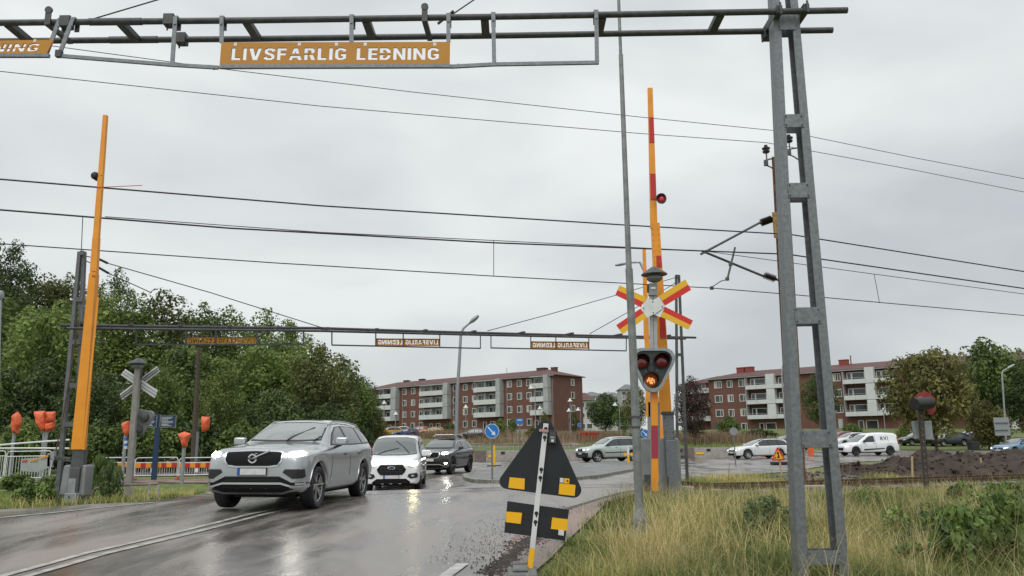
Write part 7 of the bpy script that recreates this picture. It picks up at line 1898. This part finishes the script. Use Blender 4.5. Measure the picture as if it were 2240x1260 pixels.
# ---- blades of grass
def blades(name, pts, h, w, bend, tint, m, segs=3, seed=1, label=None):
    rs = np.random.RandomState(seed); n = len(pts); a = rs.uniform(0, 2 * np.pi, n)
    dx, dy = np.cos(a), np.sin(a); fx = -dy; fy = dx
    V = np.zeros((n, (segs + 1) * 2, 3))
    for k in range(segs + 1):
        t = k / segs; ww = w * (1 - t * .9) / 2; off = bend * h * t ** 2; z = h * (t - .35 * np.abs(bend) * t ** 2.2)
        cx_, cy_ = pts[:, 0] + dx * off, pts[:, 1] + dy * off
        for j, s_ in enumerate((-1, 1)):
            V[:, 2 * k + j, 0] = cx_ + s_ * fx * ww; V[:, 2 * k + j, 1] = cy_ + s_ * fy * ww; V[:, 2 * k + j, 2] = pts[:, 2] + z
    base = np.arange(n)[:, None] * ((segs + 1) * 2)
    F = np.concatenate([base + np.array([2 * k, 2 * k + 1, 2 * k + 3, 2 * k + 2]) for k in range(segs)], 1).reshape(-1, 4)
    me = np_mesh(name, V.reshape(-1, 3), F, m, np.repeat(tint, segs)); o = link(name, me); o['kind'] = 'stuff'; return o
grass_m = leaf_mat('grass_blades', (.085, .13, .030), (.80, .66, .36), tr=.35, bands=[(.35, (.19, .25, .06)), (.55, (.40, .36, .13)), (.8, (.64, .52, .24))])
SHB = sorted([(y, x) for x, y in [(.35, 4.0)] + SH])
def xb(Y):
    return np.interp(Y, [p[0] for p in SHB], [p[1] for p in SHB]) if Y < 16 else max(np.interp(Y, [p[0] for p in SHB], [p[1] for p in SHB]), np.interp(Y, [RIGHT[5][1] - .5, RIGHT[6][1], RIGHT[7][1]], [RIGHT[5][0] + .3, RIGHT[6][0] + .3, RIGHT[7][0] + .3]))
def fld(x, y, s, o): return noise.noise(Vector((x * s + o, y * s - o, o)))
def meadow(name, n, seed, Yr, hr, wr, power=1.3, straw=0.0, Xmax=26, bendr=.5, offt=-3.0):
    rs = np.random.RandomState(seed); pts = []; T = []; Hh = []
    while len(pts) < n:
        Y = Yr[0] + (Yr[1] - Yr[0]) * rs.rand() ** power; X = rs.uniform(-1, min(Xmax, Y * .72 + 1.2))
        lo = xb(Y) + .35 * fld(Y, Y * .3, 1.7, 8.8) + .15 * fld(Y, X, 5.0, 2.2)
        if X < lo + .02 + abs(rs.normal()) * .12: continue
        if Y > 20 + .3 * X + offt: continue
        dn = fld(X, Y, .9, 3.1) + fld(X, Y, 2.6, 7.7) * .5
        if rs.rand() > .62 + dn * .7: continue
        pk = fld(X, Y, .55, 11.3) * .9 + fld(X, Y, 2.1, 1.3) * .4
        edge = min(1.0, (X - lo) / 1.2)
        right = min(1, max(0, (X / Y - .42) / .2))
        t = .30 + pk * .85 + straw - .16 * right + rs.normal() * .15 - (.22 * (1 - edge))
        pts.append((X, Y, gz(X, Y))); T.append(t); Hh.append(rs.uniform(*hr) * (.45 + .55 * edge) * (1 + .55 * dn) * (1 - .45 * min(1, max(0, (Y - .3 * X - 10) / 7)) * min(1, max(0, (X - 3) / 4))))
    pts = np.array(pts); Hh = np.array(Hh); T = np.clip(np.array(T), 0, 1)
    return blades(name, pts, Hh, rs.uniform(wr[0], wr[1], n), rs.uniform(.1, bendr * 2, n), T, grass_m, 3, seed)
meadow('meadow_grass', 46000, 5, (4.3, 11), (.12, .36), (.005, .010), 1.0, bendr=.7)
meadow('meadow_grass', 52000, 6, (9.5, 24.5), (.12, .36), (.009, .018), 1.1, bendr=.7)
meadow('meadow_stalks', 3800, 8, (4.6, 13), (.45, .85), (.004, .007), 1.0, straw=.5, bendr=.8)
meadow('meadow_stalks', 4200, 9, (10, 22), (.38, .70), (.006, .012), 1.0, straw=.4, bendr=.4)
def beyond(X, Y):
    return 22.2 + .3 * X < Y < np.interp(X, [RIGHT[5][0], RIGHT[6][0], RIGHT[7][0], RIGHT[8][0], 14], [RIGHT[5][1], RIGHT[6][1], RIGHT[7][1], RIGHT[8][1], 31]) - .3
# tall straw clump right at the foot of the signal and pole
def clump(cx, cy, r, n, h, seed, straw):
    rs = np.random.RandomState(seed); p = np.stack([cx + rs.normal(size=n) * r, cy + rs.normal(size=n) * r * .7, np.zeros(n)], 1); p[:, 2] = [gz(a, b_) for a, b_ in p[:, :2]]
    blades('straw_clump', p, rs.uniform(.5, 1, n) * h, rs.uniform(.005, .010, n), rs.uniform(.2, 1.3, n), np.clip(straw + rs.normal(size=n) * .12, 0, 1), grass_m, 4, seed)
for cx, cy, r, n, h, s_ in ((1.35, 7.6, .30, 420, .75, .8), (1.9, 9.2, .4, 420, .80, .78), (2.3, 11.5, .5, 420, .8, .75), (.75, 7.0, .22, 260, .5, .5), (3.3, 13.0, .6, 400, .75, .72), (3.0, 8.2, .4, 260, .75, .7), (2.6, 15.2, .5, 350, .7, .7), (1.3, 6.2, .25, 220, .6, .55)): clump(cx, cy, r, n, h, int(cx * 100), s_)
# left verge
def verge(name, n, seed, inside, Xr, Yr, hr, wr, base_t):
    rs = np.random.RandomState(seed); pts = []; T = []; Hh = []
    while len(pts) < n:
        X, Y = rs.uniform(*Xr), rs.uniform(*Yr)
        if not inside(X, Y): continue
        pts.append((X, Y, gz(X, Y))); T.append(base_t + fld(X, Y, .5, 5.5) * .5 + rs.normal() * .12); Hh.append(rs.uniform(*hr) * (1 + .8 * fld(X, Y, .8, 2.2)))
    return blades(name, np.array(pts), np.array(Hh), rs.uniform(*wr, n), rs.uniform(.1, .9, n), np.clip(np.array(T), 0, 1), grass_m, 3, seed)
LY_ = [p[1] for p in LEFT] + [25, 33]; LX_ = [p[0] for p in LEFT] + [-7.9, -8.6]
def left_in(X, Y):
    if Y < LY_[0]: return X < LEFT[0][0] - (LY_[0] - Y) * .3 - .05
    return X < np.interp(Y, LY_, LX_) - .05 and Y < 28.3
verge('verge_grass', 34000, 21, left_in, (-22, -7.5), (14, 33), (.05, .17), (.010, .022), .26)
verge('verge_grass', 3000, 22, lambda X, Y: left_in(X, Y) and not left_in(X + 1.3, Y + .3), (-14, -7.5), (14, 30), (.12, .30), (.008, .014), .7)
verge('trackside_grass', 7000, 25, lambda X, Y: beyond(X, Y) and fld(X, Y, .6, 4.4) > -.25, (4.6, 13.5), (23, 32), (.10, .34), (.014, .026), .42)
verge('trackside_grass', 2600, 26, lambda X, Y: abs(Y - 20 - .3 * X) < 1.9 and fld(X, Y, .8, 9.4) > .12, (4.6, 24), (20, 28), (.08, .26), (.014, .022), .34)
# rough grass bands and verges beyond the junction
def band(name, pxs, n, seed, h, t0, w=(.05, .10), Dn=None):
    rs = np.random.RandomState(seed); pts = []
    q = [G(*p) for p in pxs]
    for i in range(n):
        k = rs.randint(0, len(q) - 1); t = rs.rand(); p = q[k].lerp(q[k + 1], t); X, Y = p.x + rs.normal() * 2.5, p.y + rs.normal() * 4.5; pts.append((X, Y, gz(X, Y)))
    return blades(name, np.array(pts), rs.uniform(h * .5, h, n), rs.uniform(*w, n), rs.uniform(.1, .7, n), np.clip(t0 + rs.normal(size=n) * .12, 0, 1), grass_m, 2, seed)
dry = leaf_mat('dry_brown_grass', (.15, .10, .06), (.38, .27, .17), tr=.25)
for i, (pxs, n, h, t0, mm_) in enumerate((([(950, 956), (1090, 958)], 3600, 1.7, .4, dry), ([(1215, 962), (1345, 962)], 4200, 1.6, .45, dry), ([(1495, 966), (1610, 964)], 3600, 1.6, .4, dry), ([(1000, 968), (1240, 973)], 1600, 1.0, .45, dry), ([(1850, 962), (2130, 962)], 4200, .9, .5, grass_m), ([(1740, 975), (1840, 975)], 900, .6, .3, grass_m), ([(1500, 973), (1600, 973)], 900, .4, .3, grass_m))):
    o = band('rough_grass', pxs, n, 31 + i, h, t0); o.data.materials[0] = mm_
# broad-leaved weeds
weed_m = leaf_mat('weed_leaves', (.07, .12, .034), (.25, .35, .09), tr=.3)
weed_dk = leaf_mat('weed_leaves_dark', (.045, .075, .032), (.16, .22, .08), tr=.25)
WM = [crown_mesh('weed', 90 + i, n=1500, size=.085, m=weed_m, shape='bush', nb=34) for i in range(3)]
WD = [crown_mesh('weed', 95 + i, n=2600, size=.045, m=weed_dk, shape='bush', nb=40) for i in range(2)]
def weed(x, ybase, wpx, hpx, meshes, label, k, group='broad leaved weeds'):
    g_ = G(x, ybase); s_ = g_.y / 1700
    o = link('weed', meshes[k % len(meshes)], None, g_); o.scale = (wpx * s_ / 2, wpx * s_ / 2 * .8, hpx * s_); o.rotation_euler = (0, 0, k * 1.7)
    return tag(o, label, 'weed', group)
for k, (x, yb, w, h, ms, lab) in enumerate([
 (1690, 1192, 150, 105, WD, 'dark green nettle clump just left of the steel mast foot'),
 (1655, 1150, 80, 60, WD, 'smaller dark nettle clump behind the one left of the steel mast'),
 (2120, 1262, 170, 150, WM, 'large leafy bramble in the bottom right corner, left part'),
 (2215, 1250, 170, 170, WM, 'leafy bramble cut by the right edge at the bottom right'),
 (2200, 1180, 150, 100, WM, 'leafy bramble above the bottom right corner'),
 (2080, 1190, 150, 80, WM, 'leafy weed right of the mast in the middle of the meadow'),
 (1960, 1170, 110, 60, WM, 'low leafy weed closest to the right side of the steel mast'),
 (2010, 1250, 120, 60, WM, 'low leafy weed at the bottom right of the mast foot'),
 (2170, 1215, 120, 90, WD, 'darker bramble between the two big ones at the bottom right'),
 (2050, 1150, 110, 55, WM, 'spreading weed above the middle of the right meadow'),
 (1990, 1215, 80, 50, WD, 'dark low weed right of the steel mast, halfway down'),
 (2150, 1140, 120, 60, WM, 'spreading weed below the leaning signal towards the right edge'),
 (2240, 1140, 90, 60, WD, 'dark weed cut by the right picture edge in mid meadow'),
 (1480, 1120, 60, 30, WM, 'small weed at the foot of the barrier cabinets'),
 (1900, 1110, 70, 40, WM, 'small leafy weed between mast and leaning red disc signal'),
 (2110, 1100, 90, 45, WM, 'small leafy weed right of the leaning red disc signal'),
 (2200, 1105, 100, 50, WM, 'leafy weed by the ballast at the right edge'),
 (1825, 1075, 60, 35, WM, 'small weed growing at the ballast behind the steel mast'),
 (240, 1096, 85, 90, WD, 'tall leafy shrub beside the left signal post'),
 (215, 1080, 60, 85, WM, 'pale leafy shrub touching the left barrier cabinet'),
 (70, 1106, 110, 50, WM, 'big leaved burdock at the left verge, nearest the road'),
 (30, 1075, 90, 40, WM, 'leafy weed at the left picture edge'),
 (110, 1085, 70, 45, WM, 'burdock between the left edge and the barrier mast'),
 (80, 1045, 100, 22, WD, 'dark weeds below the grey chevron boards'),
 (20, 1040, 80, 30, WD, 'dark weeds below the white railings at the left edge')]):
    weed(x, yb, w, h, ms, lab, k)
# dead upright stalks
sm_ = mat('dead_stalk', (.12, .07, .04), .8)
for k, (x, yb, h) in enumerate(((1595, 1075, 60), (1610, 1078, 40), (1875, 1095, 60), (1905, 1090, 40), (1930, 1080, 30))):
    g_ = G(x, yb); s_ = g_.y / 1700; m_ = MB(); p = g_; m_.tube([p, p + Vector((.02, 0, h * s_ * .6)), p + Vector((.06, 0, h * s_))], .006, 5)
    for q in range(6): z = h * s_ * (.4 + q * .1); m_.tube([p + Vector((.03, 0, z)), p + Vector((.03 + random.uniform(-.15, .15), .02, z + .08))], .004, 4)
    o = m_.build('dead_stalk', sm_); tag(o, ['tallest brown dead stalk left of the steel mast', 'short dead stalk beside the tallest one left of the steel mast', 'dead stalk just right of the steel mast by the rail', 'second dead stalk right of the steel mast', 'shortest dead stalk, third right of the steel mast'][k], 'plant', 'dead stalks in the meadow')
